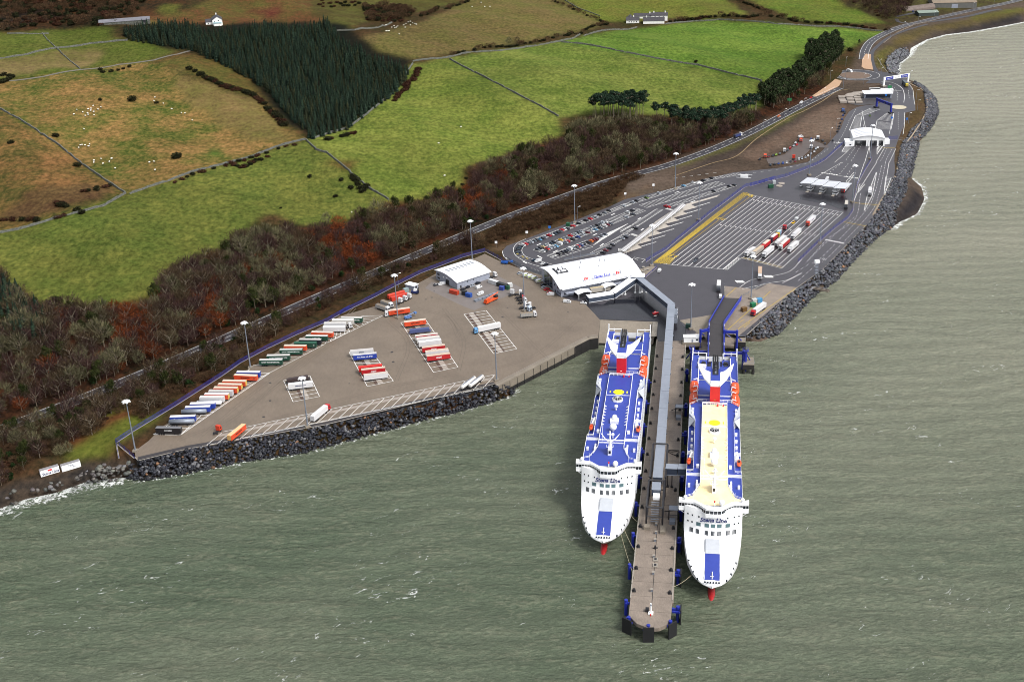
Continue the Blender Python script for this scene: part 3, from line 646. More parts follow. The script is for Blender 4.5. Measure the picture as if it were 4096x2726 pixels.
for i in range(n_+1):
    p = a+(b-a)*i/n_; q = c+(d-c)*i/n_; s_ = (q-p)
    mk.strip([p, p+s_*.95], .28, .085, M_WHITE)
    if i < n_:
        pw = (b-a)/n_; o_ = p+s_*.62
        sl.sheet([(v[0], v[1], .055) for v in (o_+pw*.1, o_+pw*.9, o_+pw*.9+s_*.2, o_+pw*.1+s_*.2)], None, M_SLAB)
        mk.strip([p+pw*.15+s_*.05, p+pw*.85+s_*.05], .25, .085, M_WHITE)
mk.strip([a, b], .28, .085, M_WHITE); mk.strip([c, d], .28, .085, M_WHITE)
struct('bay_slabs', sl)
struct('white_markings', mk)
# patches: drains and stains on the yard
mb = MB()
for k in range(46):
    x, y = random.uniform(500, 2350), random.uniform(1150, 1800)
    if inpoly(np.array([(x, y)]), yard_px)[0]:
        p = P(x, y); s_ = random.uniform(.4, .8); mb.sheet([(p[0]-s_, p[1]-s_, .06), (p[0]+s_, p[1]-s_, .06), (p[0]+s_, p[1]+s_, .06), (p[0]-s_, p[1]+s_, .06)], None, M_DARK)
struct('drain_covers', mb)
M_TRK = mat('tyre_marks', sc(112, 100, 88), .6, .1, .4); mb = MB()
for a, b, c in (('d 1200,1450', 'd 1700,1200', 'e 200,560'), ('d 1500,1360', 'e 100,760', 'e 480,520'), ('e 480,1050', 'e 560,800', 'e 420,640'), ('e 900,980', 'e 930,760', 'e 800,560'), ('e 1500,900', 'e 1300,700', 'e 1160,560'), ('e 1700,720', 'e 1500,640', 'e 1250,640'), ('d 1600,1380', 'e 300,1120', 'e 900,1000'), ('e 1000,1000', 'e 1400,880', 'e 1700,640'), ('e 620,560', 'e 820,620', 'e 900,760'), ('d 1350,1420', 'd 1800,1060', 'd 2200,820')):
    L = smoothline([PP(a)[0], PP(b)[0], PP(c)[0]], 14)
    for o_ in (-1, 1): mb.strip(offset(L, o_), .35, .052, M_TRK)
struct('tyre_marks', mb)
# mini roundabout dome, buildings' paths
mb = MB(); c = PP('n 882,402')[0]; mb.prism(disc(c[0], c[1], 7.5, 24), .05, .25, M_KERB, mat('dome', sc(206, 196, 170), .7)); struct('painted_island', mb)
# passenger path with slabs by the canopy
paved('canopy_pavement', 'l 905,645 940,655 1430,520 1495,497 1440,540 1100,638 1040,660 1125,703 900,765 980,803 765,865 845,908 630,962 705,1003 490,1068 565,1109 345,1175 420,1220 195,1285 270,1332 -60,1440 -200,1500 -20,1330 200,1150 500,910', .07, mat('pale_paving', sc(196, 188, 178), .75, .12, .4, grime=.15))
paved('wet_shade_patch', 'm 440,290 520,275 700,290 860,300 870,340 850,390 800,415 720,380 640,365 560,350 450,330', .02, M_WET)  # wet asphalt, with canopy shade and reflection painted in as dark colour
paved('wet_shade_patch', 'o 700,600 760,560 900,545 1040,530 1060,560 1160,640 1190,700 1150,735 1060,690 950,650 800,640', .045, mat('standing_water', sc(26, 26, 32), .12, .3, .08, spec=.6))
paved('terminal_forecourt', 'o 1010,290 1110,255 1180,262 1080,350 1020,320', .07, M_CONC)
# pale kerb lines round the asphalt
mb = MB()
mb.strip(PP('f 490,740 830,420 1000,300 1285,10 m 1060,550 1110,480 1210,290 1295,120'), .5, .2, M_KERB)
mb.strip(smoothline(PP('m 1100,470 1180,330 1230,260 1300,140 n 900,800 905,760 1000,660 1130,440 1120,270 990,190')), 1.2, .12, mat('sand_kerb', sc(170, 152, 128), .8))
mb.strip(smoothline(PP('c 0,1185 250,1100 420,1050 560,930 760,800 880,745 1000,680 1090,620 1180,600')), 1.1, .1, mat('sand_kerb', sc(140, 118, 86), .9, .3, .3))
struct('kerb_line', mb)
# ------------------------------------------------------------------ rock armour
def ico(sub=0):
    import bmesh
    b = bmesh.new(); bmesh.ops.create_icosphere(b, subdivisions=sub+1, radius=1); b.verts.ensure_lookup_table()
    V = np.array([v.co[:] for v in b.verts]); F = np.array([[v.index for v in f.verts] for f in b.faces]); b.free(); return V, F
IV, IF = ico(0)
def merge(protoV, protoF, pos, rz, scl, colf=None, tilt=None):
    """many copies of one small shape as one mesh"""
    n = len(pos); c, s = np.cos(rz), np.sin(rz)
    V = protoV[None]*scl[:, None, :] if scl.ndim == 2 else protoV[None]*scl[:, None, None]
    X = V[..., 0]*c[:, None]-V[..., 1]*s[:, None]; Y = V[..., 0]*s[:, None]+V[..., 1]*c[:, None]
    V = np.stack([X, Y, V[..., 2]], -1)+pos[:, None, :]
    F = protoF[None]+(np.arange(n)*len(protoV))[:, None, None]
    return V.reshape(-1, 3), F.reshape(-1, protoF.shape[1])
M_ROCK = attr_mat('rock', rough=.6, spec=.4)
def rocks(name, edge, wl, size, dark, n_per=1.0, seed=1, sheetpts=None):
    rg = np.random.default_rng(seed)
    E = [p[:2] for p in PP(edge, 0)]; W = [p[:2] for p in PP(wl, SEA)]
    poly = np.array(E+W[::-1]); lo, hi = poly.min(0), poly.max(0)
    q = rg.uniform(lo, hi, (int((hi-lo).prod()*n_per/size**2), 2)); q = q[inpoly(q, poly)]
    z = H(q); cd, _ = polydist(q, np.array(W)); ce, _ = polydist(q, np.array(E))
    t = np.abs(ce)/(np.abs(ce)+np.abs(cd)+.01); z = np.maximum(z, -.3-t*7.0)
    n = len(q); r = size*rg.uniform(.42, .95, n)
    pos = np.column_stack([q, z+r*.25+rg.uniform(0, .5, n)])
    V, F = merge(IV, IF, pos, rg.uniform(0, 6.3, n), np.column_stack([r*rg.uniform(.7, 1.3, n), r*rg.uniform(.7, 1.3, n), r*rg.uniform(.55, .9, n)]))
    V += rg.normal(0, .16*size, V.shape)
    base = np.array(sc(*dark)); c = base[None]*rg.uniform(.5, 1.5, (n, 1))*rg.uniform(.93, 1.07, (n, 3))
    k = rg.random(n); c[k > .88] = np.array(sc(120, 120, 124)); c[k > .992] = np.array(sc(150, 110, 80))
    c[t > .8] *= .6
    me = np_mesh(name, V, F, {'Col': np.repeat(c, len(IV), 0)}, M_ROCK)
    o = ob(name, me); return o
R1e = 'y 300,1066 318,1058 430,1033 e 0,1352 600,1215 1140,1078 1172,1088 1230,1075'
R1w = 'y 285,1100 330,1107 430,1090 560,1062 700,1042 850,1002 950,974 1060,947 1130,927 1180,910 1184,893'
tag(rocks('rock_armour', R1e, R1w, 1.15, (46, 48, 58), 1.5, 3), 'dark boulder armour slope below the freight yard', 'rocks', None, 'stuff')
R2e = 'f 455,752 830,425 1000,305 1285,15 m 1060,555 1110,485 1215,295 1270,190 1320,90 c 1500,1100 1540,960 1600,870 1690,790 1697,740 1683,610 1610,565'
R2w = 'f 490,792 700,742 830,602 960,462 1090,382 1220,232 1350,102 1480,12 c 1500,1450 1530,1400 1560,1330 1560,1250 1590,1200 1620,1090 1650,960 1740,850 1780,760 1765,670 1690,590 1630,567'
tag(rocks('rock_armour', R2e, R2w, 1.5, (74, 76, 84), 1.4, 5), 'grey boulder armour along the outer curve of the port road', 'rocks', None, 'stuff')
R3e = 'c 1450,500 1425,430 1440,380 1515,328'; R3w = 'c 1510,505 1512,430 1585,370 1560,330'
tag(rocks('rock_armour', R3e, R3w, 1.8, (110, 112, 118), 1.3, 6), 'pale boulder armour beside the grass strip below the roundabout', 'rocks', None, 'stuff')
# natural rocky shore, lower left
tag(rocks('shore_rocks', 'y -40,1150 60,1120 150,1098 230,1070 300,1060', 'y -40,1188 60,1150 130,1136 200,1112 300,1102', 1.5, (104, 102, 98), 1.5, 8), 'low dark ledges of rock on the shore below the hoarding', 'rocks', None, 'stuff')
# ------------------------------------------------------------------ drystone walls
M_STONE = mat('drystone', sc(128, 130, 122), .9, .5, .9, col2=sc(60, 62, 54), detail=8)
def wall(s, label, h=1.6, wd=1.1):
    L = dense(GG(s), 3.0); mb = MB(); vs = []
    xy = np.array(L); z = H(xy)
    for i, p in enumerate(L):
        d = L[min(i+1, len(L)-1)]-L[max(i-1, 0)]; d = d/(np.linalg.norm(d)+1e-9); n = np.array([-d[1], d[0]]); j = random.uniform(-.25, .25)
        hh = h*(random.uniform(.75, 1.1) if random.random() > .04 else .4)
        for o_, zz in ((-wd*.55, -.4), (-wd*.35, hh), (wd*.35, hh), (wd*.55, -.4)): vs.append((p[0]+n[0]*(o_+j), p[1]+n[1]*(o_+j), z[i]+zz))
    fs = []
    for i in range(len(L)-1):
        for k in range(3): fs.append((4*i+k, 4*i+4+k, 4*i+5+k, 4*i+1+k))
    fs += [(0, 1, 2, 3), (4*len(L)-1, 4*len(L)-2, 4*len(L)-3, 4*len(L)-4)]
    mb.add(vs, fs); tag(ob('stone_wall', mb, M_STONE), label, 'stone wall')
wall('a 0,735 150,815 300,915 400,980 520,1080 640,1165 740,1235 845,1300', 'drystone wall running down from the left edge to the corner between the sheep pasture and rough ground')
wall('a -60,1575 120,1545 280,1500 400,1460 560,1425 700,1385 845,1300', 'drystone wall between the rough ground at left and the lower green field')
wall('a 870,1305 1000,1260 1170,1205 1400,1130 1620,1075 1830,1000 2055,940', 'long drystone wall along the lower side of the sheep pasture')
wall('a 2100,935 2240,890 2330,865 b 150,862 280,770 360,705 440,640 500,560 545,500 590,430', 'curving drystone wall under the dark conifer plantation')
wall('a 2060,945 2130,1010 2200,1030 2355,1155 b 170,1165 230,1210 300,1270 430,1345', 'short drystone wall dropping to the woods between the two lower green fields')
wall('b 590,415 700,400 830,388 920,365 1000,355 1180,345 1350,318 1580,280 1660,265 1750,240 1900,205 2100,185', 'drystone wall between the stubble field and the green fields')
wall('b 840,400 930,450 1100,535 1300,640 1450,715 1570,785', 'drystone wall running down between the two big green fields to the pines')
wall('b 1590,285 1750,300 2000,350 2355,418 c 160,440 300,475 420,505 590,548', 'low drystone wall across the green slope above the pine trees')
wall('c -60,165 130,145 300,135 520,145 700,165 850,170 1100,180 1250,195 1400,212', 'far drystone wall with hedges along the top of the brightest green field')
wall('a -40,400 180,370 380,325 610,295 860,272', 'drystone wall crossing the small upper left fields')
wall('a 285,225 320,270 380,325 420,365 540,465', 'thin drystone wall dropping through the tan reed patch', 1.2, .9)
wall('b 80,210 200,205 350,190 450,155', 'old drystone wall by the upper flock of sheep')
wall('b 1600,-5 1700,55 1850,110', 'thin drystone boundary above the stubble field', 1.1, .8)
wall('a 50,228 200,230 330,228', 'short pale wall remnant in the top left field', 1.2, .8)
trk = MB(); trk.strip(dense(GG('a 60,545 300,515 540,470 800,435 1040,405 1200,365 1290,340'), 6), 3.2, h1, mat('stone_track', sc(112, 108, 100), .9, .2, .3), .15); struct('farm_track', trk)
trk = MB(); trk.strip(dense(GG('r 200,170 215,195 270,210 300,205'), 3), 4.5, h1, M_ROAD, .15); trk.strip(dense(GG('r 200,150 350,120 560,70'), 3), 4.5, h1, M_ROAD, .15); struct('farm_road', trk)
# ------------------------------------------------------------------ vegetation prototypes
M_VEG = attr_mat('foliage', rough=.95, spec=.03, rnd=.22)
M_BARK = mat('bark', sc(134, 122, 104), .9, .3, 1.5)
def slivers(rg, C, L, Wd, up, cols, spread=1.):
    """thin blades at points C; up = mean direction (n,3)"""
    n = len(C); d = up+rg.normal(0, spread, (n, 3)); d /= np.linalg.norm(d, axis=1)[:, None]
    s = np.cross(d, rg.normal(0, 1, (n, 3))); s /= np.linalg.norm(s, axis=1)[:, None]
    L = L*rg.uniform(.6, 1.3, (n, 1)); Wd = Wd*rg.uniform(.6, 1.4, (n, 1))
    V = np.stack([C-d*L/2-s*Wd/2, C-d*L/2+s*Wd/2, C+d*L/2+s*Wd*.35, C+d*L/2-s*Wd*.35], 1).reshape(-1, 3)
    F = np.arange(4*n).reshape(-1, 4); c = np.repeat(cols, 4, 0); return V, F, c
def bare_crown(seed, h, r, col, col2, n=620, tw=.16, fill=0.):
    rg = np.random.default_rng(seed); cz = h*.62; rz_ = h*.42
    u = rg.normal(0, 1, (n, 3)); u /= np.linalg.norm(u, axis=1)[:, None]; rad = rg.uniform(.35, 1.0, (n, 1))**.6
    lob = 1+.22*np.sin(3*np.arctan2(u[:, 1], u[:, 0])+seed)[:, None]+.15*np.sin(5*u[:, 2:3]+seed)
    C = u*rad*np.array([r, r, rz_])*lob; C[:, 2] += cz; k = C[:, 2] > h*.16; C = C[k]; u = u[k]; n = len(C)
    up = u*.9+np.array([0, 0, .8]); t = rg.random((n, 1)); c = np.array(sc(*col))*(1-t)+np.array(sc(*col2))*t; c = c*rg.uniform(.6, 1.35, (n, 1))
    return slivers(rg, C, h*.16, tw, up, c, .35)
def trunk_mesh(seed, h, r, mtl=None, pine=False, limbs=7):
    rd = random.Random(seed); mb = MB()
    top = (rd.uniform(-.4, .4), rd.uniform(-.4, .4), h*.62 if not pine else h*.85)
    mb.cyl((0, 0, -1.2), (top[0]*.4, top[1]*.4, h*.3), r*.055, r*.04, 6); mb.cyl((top[0]*.4, top[1]*.4, h*.3), top, r*.04, r*.02, 5)
    for i in range(limbs):
        a = i*2.4+rd.random(); z0 = h*(.28+.4*i/limbs) if not pine else h*(.6+.25*i/limbs); rr = r*rd.uniform(.55, .85)
        f = z0/h
        p0 = (top[0]*f, top[1]*f, z0); p1 = (math.cos(a)*rr*.55, math.sin(a)*rr*.55, z0+h*.16); p2 = (math.cos(a)*rr, math.sin(a)*rr, min(h*.9, z0+h*.34) if not pine else z0+h*.12)
        mb.cyl(p0, p1, r*.034, r*.024, 4, None, False); mb.cyl(p1, p2, r*.024, r*.012, 4, None, False)
    return mb.mesh('trunk')
def leaf_clumps(seed, blobs, n_each, size, col, col2):
    """leafy masses: small faces through the volume of a few uneven lobes"""
    rg = np.random.default_rng(seed); VV = []; CC = []
    for (x, y, z, rx, rz_) in blobs:
        u = rg.normal(0, 1, (n_each, 3)); u /= np.linalg.norm(u, axis=1)[:, None]; C = u*rg.uniform(.5, 1.05, (n_each, 1))*np.array([rx, rx, rz_])+np.array([x, y, z])
        nn = u+rg.normal(0, .5, (n_each, 3)); nn /= np.linalg.norm(nn, axis=1)[:, None]
        s = np.cross(nn, rg.normal(0, 1, (n_each, 3))); s /= np.linalg.norm(s, axis=1)[:, None]; t2 = np.cross(nn, s); q = size*rg.uniform(.5, 1.3, (n_each, 1))
        VV.append(np.stack([C-s*q, C-t2*q*.7, C+s*q, C+t2*q*.7], 1).reshape(-1, 3))
        t = rg.random((n_each, 1)); c = np.array(sc(*col))*(1-t)+np.array(sc(*col2))*t; c = c*rg.uniform(.6, 1.3, (n_each, 1)); CC.append(np.repeat(c, 4, 0))
    V = np.concatenate(VV); return V, np.arange(len(V)).reshape(-1, 4), np.concatenate(CC)
def spruce(seed, h, r, col, col2, tiers=9, per=13):
    rg = np.random.default_rng(seed); V = []; C = []
    for k in range(tiers):
        z = h*(.06+.86*k/(tiers-1)); rr = r*(1-.92*k/(tiers-1))**.85+.12
        for j in range(max(6, int(per*(1-.4*k/tiers)))):
            a = 2*math.pi*(j+rg.random())/per*(1.0 if k < 4 else 1.6); R_ = rr*rg.uniform(.75, 1.15); wv = rr*.30+.12
            d = np.array([math.cos(a), math.sin(a), 0]); s = np.array([-d[1], d[0], 0]); zt = z+h*.085
            V += [d*.05+[0, 0, zt], d*R_*.6+s*wv+[0, 0, z], d*R_+[0, 0, z-h*.045*rg.uniform(.3, 1.5)], d*R_*.6-s*wv+[0, 0, z]]
            c = np.array(sc(*col))+(np.array(sc(*col2))-np.array(sc(*col)))*rg.random(); C += [c*rg.uniform(.6, 1.3)]*4
    V = np.array(V); return V, np.arange(len(V)).reshape(-1, 4), np.array(C)
KINDS = {}
def kind(key, name, crown, trunk, label, cat): KINDS[key] = dict(name=name, crown=crown, trunk=trunk, label=label, cat=cat)
kind('purple', 'bare_tree', bare_crown(11, 10.5, 4.6, (96, 74, 68), (40, 30, 32), 430), trunk_mesh(1, 10.5, 4.6), 'purplish brown leafless tree in the wood on the road bank', 'tree')
kind('brown', 'bare_tree', bare_crown(12, 11.5, 5.0, (104, 88, 68), (42, 36, 28), 450), trunk_mesh(2, 11.5, 5.0), 'grey brown leafless tree in the wood on the road bank', 'tree')
kind('rust', 'bare_tree', bare_crown(13, 9.0, 4.4, (146, 76, 42), (54, 34, 26), 460), trunk_mesh(3, 9.0, 4.4), 'rusty brown bush-like tree in the wood on the road bank', 'tree')
kind('grey', 'bare_tree', bare_crown(14, 13.0, 5.2, (134, 128, 98), (50, 52, 36), 560, .17), trunk_mesh(4, 13, 5.2, limbs=9), 'pale grey-green leafless tree standing out of the wood', 'tree')
kind('ivy', 'ivy_tree', leaf_clumps(15, [(0, 0, 6, 3.2, 4.4), (1.4, .5, 8.6, 2.3, 2.4), (-1.3, -.8, 8, 2.2, 2.6), (0, 1.2, 10, 1.6, 1.6)], 170, .42, (62, 68, 34), (40, 46, 26)), trunk_mesh(5, 11, 4), 'olive green ivy-clad tree among bare trees of the bank', 'tree')
kind('green', 'evergreen_bush', leaf_clumps(16, [(0, 0, 2, 2.6, 2.4), (1.2, .6, 3, 1.8, 1.8)], 160, .38, (40, 62, 30), (28, 40, 24)), None, 'small bright green bush inside the wood', 'bush')
kind('scrub', 'bramble_bush', bare_crown(17, 4.2, 3.2, (108, 84, 62), (60, 48, 38), 420, .15), None, 'low brown scrub bush on the verge below the coast road', 'bush')
kind('dkbush', 'gorse_bush', leaf_clumps(18, [(0, 0, 1.2, 2.4, 1.5), (1.3, .4, 1.3, 1.6, 1.2), (-1.1, -.5, 1.2, 1.7, 1.3)], 110, .38, (46, 50, 30), (34, 32, 24)), None, 'dark gorse bush', 'bush')
kind('redbush', 'bramble_bush', leaf_clumps(19, [(0, 0, 1., 2.6, 1.2), (1.5, .4, 1., 1.7, 1.1), (-1.3, -.5, 1., 1.8, 1.)], 100, .38, (86, 56, 42), (56, 42, 34)), None, 'reddish brown bramble patch', 'bush')
kind('spruce', 'spruce_tree', spruce(20, 14, 3.1, (56, 74, 56), (28, 38, 36)), None, 'dark blue-green spruce on the near edge of the plantation', 'tree')
kind('spruce2', 'spruce_tree', spruce(21, 12, 3.0, (66, 70, 48), (32, 40, 32)), None, 'slightly browner spruce on the near edge of the plantation', 'tree')
_pb = [(0, 0, 11.2, 2.3, 1.3), (1.8, .6, 10.4, 1.9, 1.0), (-1.7, .8, 10.1, 1.9, 1.1), (.3, -1.7, 9.6, 2.0, 1.1), (-.8, .4, 12.2, 1.5, .9)]
kind('pine', 'pine_tree', leaf_clumps(22, _pb, 130, .42, (56, 76, 58), (30, 42, 36)), trunk_mesh(6, 12.5, 4.5, pine=True, limbs=5), 'tall bare-stemmed pine in the row above the coast road', 'tree')
kind('pine2', 'pine_tree', leaf_clumps(23, [(0, 0, 6, 3.0, 3), (1.4, .6, 8.5, 2.6, 2.2), (-1.5, .6, 9.5, 2.5, 2.0), (.4, -1, 11.5, 2.2, 1.8), (0, .5, 13, 1.6, 1.2)], 190, .45, (66, 80, 50), (34, 42, 32)), trunk_mesh(7, 13, 4.5, pine=True, limbs=5), 'dense dark pine in the clump near the roundabout', 'tree')
for k_, v_ in KINDS.items():
    v_['cm'] = np_mesh('crown', *v_['crown'][:2], {'Col': v_['crown'][2]}, M_VEG)
    if v_['trunk']: v_['trunk'].materials.append(M_BARK)
QUEUE = []
def plant(key, x, y, z, s, label=None, group=None, sz=None): QUEUE.append((key, x, y, z, s, label, group, sz))
def plant_now(key, x, y, z, s, label=None, group=None, sz=None):
    K = KINDS[key]; rz = random.uniform(0, 6.28)
    if K['trunk'] is None:
        o = bpy.data.objects.new(K['name'], K['cm']); COL.objects.link(o); o.location = (x, y, z); o.rotation_euler = (0, 0, rz); o.scale = (s, s, sz or s)
    else:
        o = emp(K['name'], (x, y, z), rz); o.scale = (s, s, sz or s)
        for n_, me in (('crown', K['cm']), ('trunk', K['trunk'])):
            c = bpy.data.objects.new(n_, me); COL.objects.link(c); c.parent = o
    tag(o, label or K['label'], K['cat'], group or K['label']+'s')
def merged(name, items, label, cat):
    VV, FF, CC = [], [], []; off = 0
    bykey = {}
    for it in items: bykey.setdefault(it[0], []).append(it)
    for key, L in bykey.items():
        V, F, C = KINDS[key]['crown']; pos = np.array([(i[1], i[2], i[3]) for i in L]); s = np.array([i[4] for i in L])
        v, f = merge(V, F, pos, RNG.uniform(0, 6.3, len(L)), np.stack([s, s, s], 1)); c = (np.tile(C[None], (len(L), 1, 1))*RNG.uniform(.75, 1.25, (len(L), 1, 1))).reshape(-1, 3)
        VV.append(v); FF.append(f+off); CC.append(c); off += len(v)
    me = np_mesh(name, np.concatenate(VV), np.concatenate(FF), {'Col': np.concatenate(CC)}, M_VEG)
    tag(ob(name, me), label, cat, None, 'stuff')
def scatter(poly_px, spacing, seed, pxh=0):
    """points on the terrain whose photo pixel falls inside the polygon"""
    rg = np.random.default_rng(seed); pg = np.array(poly_px)
    cs = [G(x, y) for x, y in poly_px]; c = np.array(cs); lo, hi = c[:, :2].min(0)-5, c[:, :2].max(0)+5
    gx, gy = np.meshgrid(np.arange(lo[0], hi[0], spacing), np.arange(lo[1], hi[1], spacing)); q = np.stack([gx.ravel(), gy.ravel()], 1)+rg.uniform(-.48, .48, (gx.size, 2))*spacing
    z = H(q); V = np.column_stack([q, z]); pp = proj(V); k = inpoly(pp, pg)
    return V[k]
# the wood on the bank: top boundary a little below the crown tops
WOOD = 'z -60,1090 60,1180 170,1250 330,1250 560,1245 700,1105 920,1010 1000,960 1250,955 1400,905 1550,860 1700,830 1860,770 1930,690 2100,620 2240,590 2330,520 2500,510 2700,505 2900,495 2990,480 c 620,800 800,690 900,610 1050,490 1000,560 870,650 700,760 430,905 0,1075 k 2352,-60 1000,370 300,620 0,740 z 1400,1105 1034,1262 737,1392 380,1540 0,1680 -60,1700'
pts = scatter(px(WOOD), 5.4, 5)
LV = []
for p in pts:
    d = polydist(p[None, :2], road_pts)[0][0]
    if d < 9.5: continue
    n_ = math.sin(p[0]*.031+2)*math.cos(p[1]*.027)+.6*math.sin(p[0]*.09+p[1]*.06)+random.uniform(-.5, .5)
    u = random.random()
    key = 'rust' if n_ > .95 and u < .6 and p[0] < 0 else 'ivy' if (n_ < -.7 and u < .55) or .30 < u < .38 else ('grey' if u < .15 else 'brown' if u < .5 else 'purple' if u < .88 else 'green' if u < .94 else 'rust' if p[0] < -40 else 'brown')
    LV.append((key, p[0], p[1], p[2], random.uniform(.72, 1.28)))
LV.sort(key=lambda t: math.hypot(t[1], t[2]))
for t in LV: plant(*t)
# scrub between road and port fence
pts = scatter(px('z 0,1745 380,1600 740,1450 1034,1320 1300,1200 1500,1110 1760,990 1900,965 1960,990 1850,1010 1700,1060 1500,1150 1300,1235 1100,1350 930,1470 700,1600 560,1690 500,1600 380,1740 200,1800 0,1960'), 3.5, 9)
SC = []
for p in pts:
    d = polydist(p[None, :2], road_pts)[0][0]
    if d > -8.5 or (p[0] > 60 and random.random() < .3): continue
    u = random.random()
    SC.append(('scrub' if u < .55 else 'purple' if u < .66 else 'green' if u < .72 else 'ivy' if u < .77 else 'redbush' if u < .9 else 'brown', p[0], p[1], p[2], random.uniform(.55, 1.15)))
pts = scatter(px('k 0,870 300,740 700,590 1100,440 1500,290 1900,150 l 0,200 120,200 300,240 60,330 k 1900,470 1300,640 850,830 550,930 250,1020 0,1130'), 3.6, 10)
for p in pts: SC.append(('scrub' if random.random() < .75 else 'redbush', p[0], p[1], p[2], random.uniform(.6, 1.15)))
pts = scatter(px('d 0,1568 0,1420 200,1300 350,1330 430,1440 480,1560'), 5, 12)
for p in pts: SC.append((random.choice(['grey', 'brown', 'scrub', 'scrub']), p[0], p[1], p[2], random.uniform(.5, .8)))
pts = scatter(px('d 200,1500 420,1400 700,1230 950,1180 1100,1130 700,1320 420,1480'), 5, 13)
for p in pts: SC.append((random.choice(['green', 'brown', 'scrub', 'dkbush']), p[0], p[1], p[2], random.uniform(.5, .9)))
SC.sort(key=lambda t: math.hypot(t[1], t[2]))
for t in SC: plant(t[0], *t[1:], label={'purple': 'small purplish leafless tree below the coast road', 'brown': 'small brown leafless tree below the coast road', 'grey': 'pale leafless tree near the shore hoarding', 'ivy': 'small ivy-clad tree below the coast road', 'green': 'green bush below the coast road', 'dkbush': 'dark bush below the coast road', 'redbush': 'reddish bramble below the coast road'}.get(t[0]), group={'purple': 'small trees below the coast road'}.get(t[0], 'shrubs below the coast road'))
# dark conifers at the far left of the wood
for p in scatter(px('z -40,1130 40,1150 120,1230 200,1300 190,1400 60,1380 -40,1400'), 4.6, 14): plant('spruce', *p, random.uniform(.8, 1.15), label='dark conifer at the left edge of the wood', group='conifers at the left edge')
# plantation
PLN = 'a 820,220 940,200 1250,190 1400,240 1700,200 b -100,200 0,150 150,300 300,400 430,440 560,470 570,500 500,600 400,690 290,760 150,880 0,915 a 2090,940 1960,800 1780,600 1560,470 1290,345 1000,300 870,270'
pts = scatter(px(PLN), 4.4, 21); CF = []
for p in pts: CF.append((random.choice(['spruce', 'spruce', 'spruce2']), p[0], p[1], p[2], random.uniform(.55, .95)*(1+.22*math.sin(p[0]*.05)*math.cos(p[1]*.043)))) if random.random() > .1 else None
CF.sort(key=lambda t: math.hypot(t[1], t[2]))
for t in CF: plant(*t)
# pines
for i, p in enumerate(scatter(px('b 1790,765 2140,750 2150,805 1950,815 1800,800'), 5.4, 31)): plant('pine', *p, random.uniform(1.35, 1.75))
for x, y in ((2225, 835), (2285, 835), (2330, 840), (2355, 845)): plant('pine', *G(*px('b %d,%d' % (x, y))[0]), random.uniform(1.25, 1.6), label='pine standing apart on the green slope', group='pines standing apart')
for p in scatter(px('c -20,865 60,840 130,860 300,850 400,800 520,740 560,760 420,840 300,890 160,895 -20,890'), 4.6, 33): plant('pine', *p, random.uniform(1.25, 1.6))
for p in scatter(px('c 570,680 620,640 760,560 870,490 900,530 1000,480 1080,440 1120,380 1060,430 1000,510 920,560 820,640 720,720 640,730'), 5.2, 34): plant('pine2', *p, random.uniform(1.1, 1.5))
for p in scatter(px('c 890,380 1080,330 1120,400 1000,480 900,490'), 6.5, 35): plant('pine2', *p, random.uniform(1.3, 1.8))
# hedges, gorse, brambles and lone bushes
def bushes(s, keys, sp, lab, grp, sz=(.6, 1.1), seed=1, line=True):
    rd = random.Random(seed); L = dense(GG(s), sp)
    for p in L:
        if rd.random() < .15: continue
        x, y = p[0]+rd.uniform(-1.2, 1.2), p[1]+rd.uniform(-1.5, 1.5); plant(rd.choice(keys), x, y, h1(x, y)-.2, rd.uniform(*sz), lab, grp)
bushes('b 830,378 1000,340 1220,320 1330,300 1500,270 1620,245 1750,205 1900,165', ['dkbush', 'scrub', 'dkbush'], 4.5, 'dark hedge bush above the wall of the stubble field', 'hedge above the stubble wall', (.8, 1.2), 1)
bushes('b 640,110 740,75 850,45 960,15', ['dkbush', 'scrub'], 5, 'dark hedge bush along the top of the stubble field', 'hedge at the top of the stubble field', (.9, 1.3), 2)
bushes('b 1500,-5 1620,45 1750,100 1880,155', ['dkbush', 'scrub'], 5.5, 'hedge bush on the line beyond the stubble field', 'hedge beyond the stubble field', (.8, 1.1), 3)
bushes('c -20,150 200,120 320,110 500,118 600,110 720,120 830,150', ['dkbush', 'scrub', 'redbush'], 4, 'hedge bush along the far green field', 'hedge along the far green field', (1., 1.6), 4)
bushes('c 860,150 1050,160 1200,175 1400,200 1430,208', ['dkbush', 'redbush', 'scrub'], 4, 'hedge bush on the field end near the coast road', 'hedge end near the coast road', (.9, 1.4), 5)
bushes('c 410,-5 530,40 640,90', ['dkbush', 'scrub'], 5, 'hedge bush dividing the two far fields', 'hedge dividing the far fields', (.9, 1.2), 6)
bushes('a 1280,470 1400,530 1500,575 1620,610 1720,650 1790,720 1850,780 1910,850', ['dkbush', 'dkbush', 'redbush'], 3.6, 'dark gorse bush on the edge of the sheep pasture below the plantation', 'gorse below the plantation', (1., 1.6), 7)
bushes('a 1420,540 1520,595 1640,620 1700,640', ['dkbush', 'redbush'], 3.6, 'dark gorse bush on the edge of the sheep pasture below the plantation', 'gorse below the plantation', (1., 1.5), 17)
bushes('a 1170,1225 1400,1150 1600,1090 1830,1015 2020,965', ['redbush', 'dkbush'], 6, 'reddish bramble along the long pasture wall', 'brambles along the pasture wall', (.7, 1.2), 8)
bushes('a 1570,1110 1640,1130 1720,1090 1800,1060', ['redbush', 'dkbush'], 4, 'reddish bramble along the long pasture wall', 'brambles along the pasture wall', (.8, 1.3), 18)
bushes('b 630,460 610,520 560,560 540,610 500,640 470,680', ['redbush'], 3.2, 'reddish bramble in the field corner under the plantation', 'brambles in the field corner', (.9, 1.5), 9)
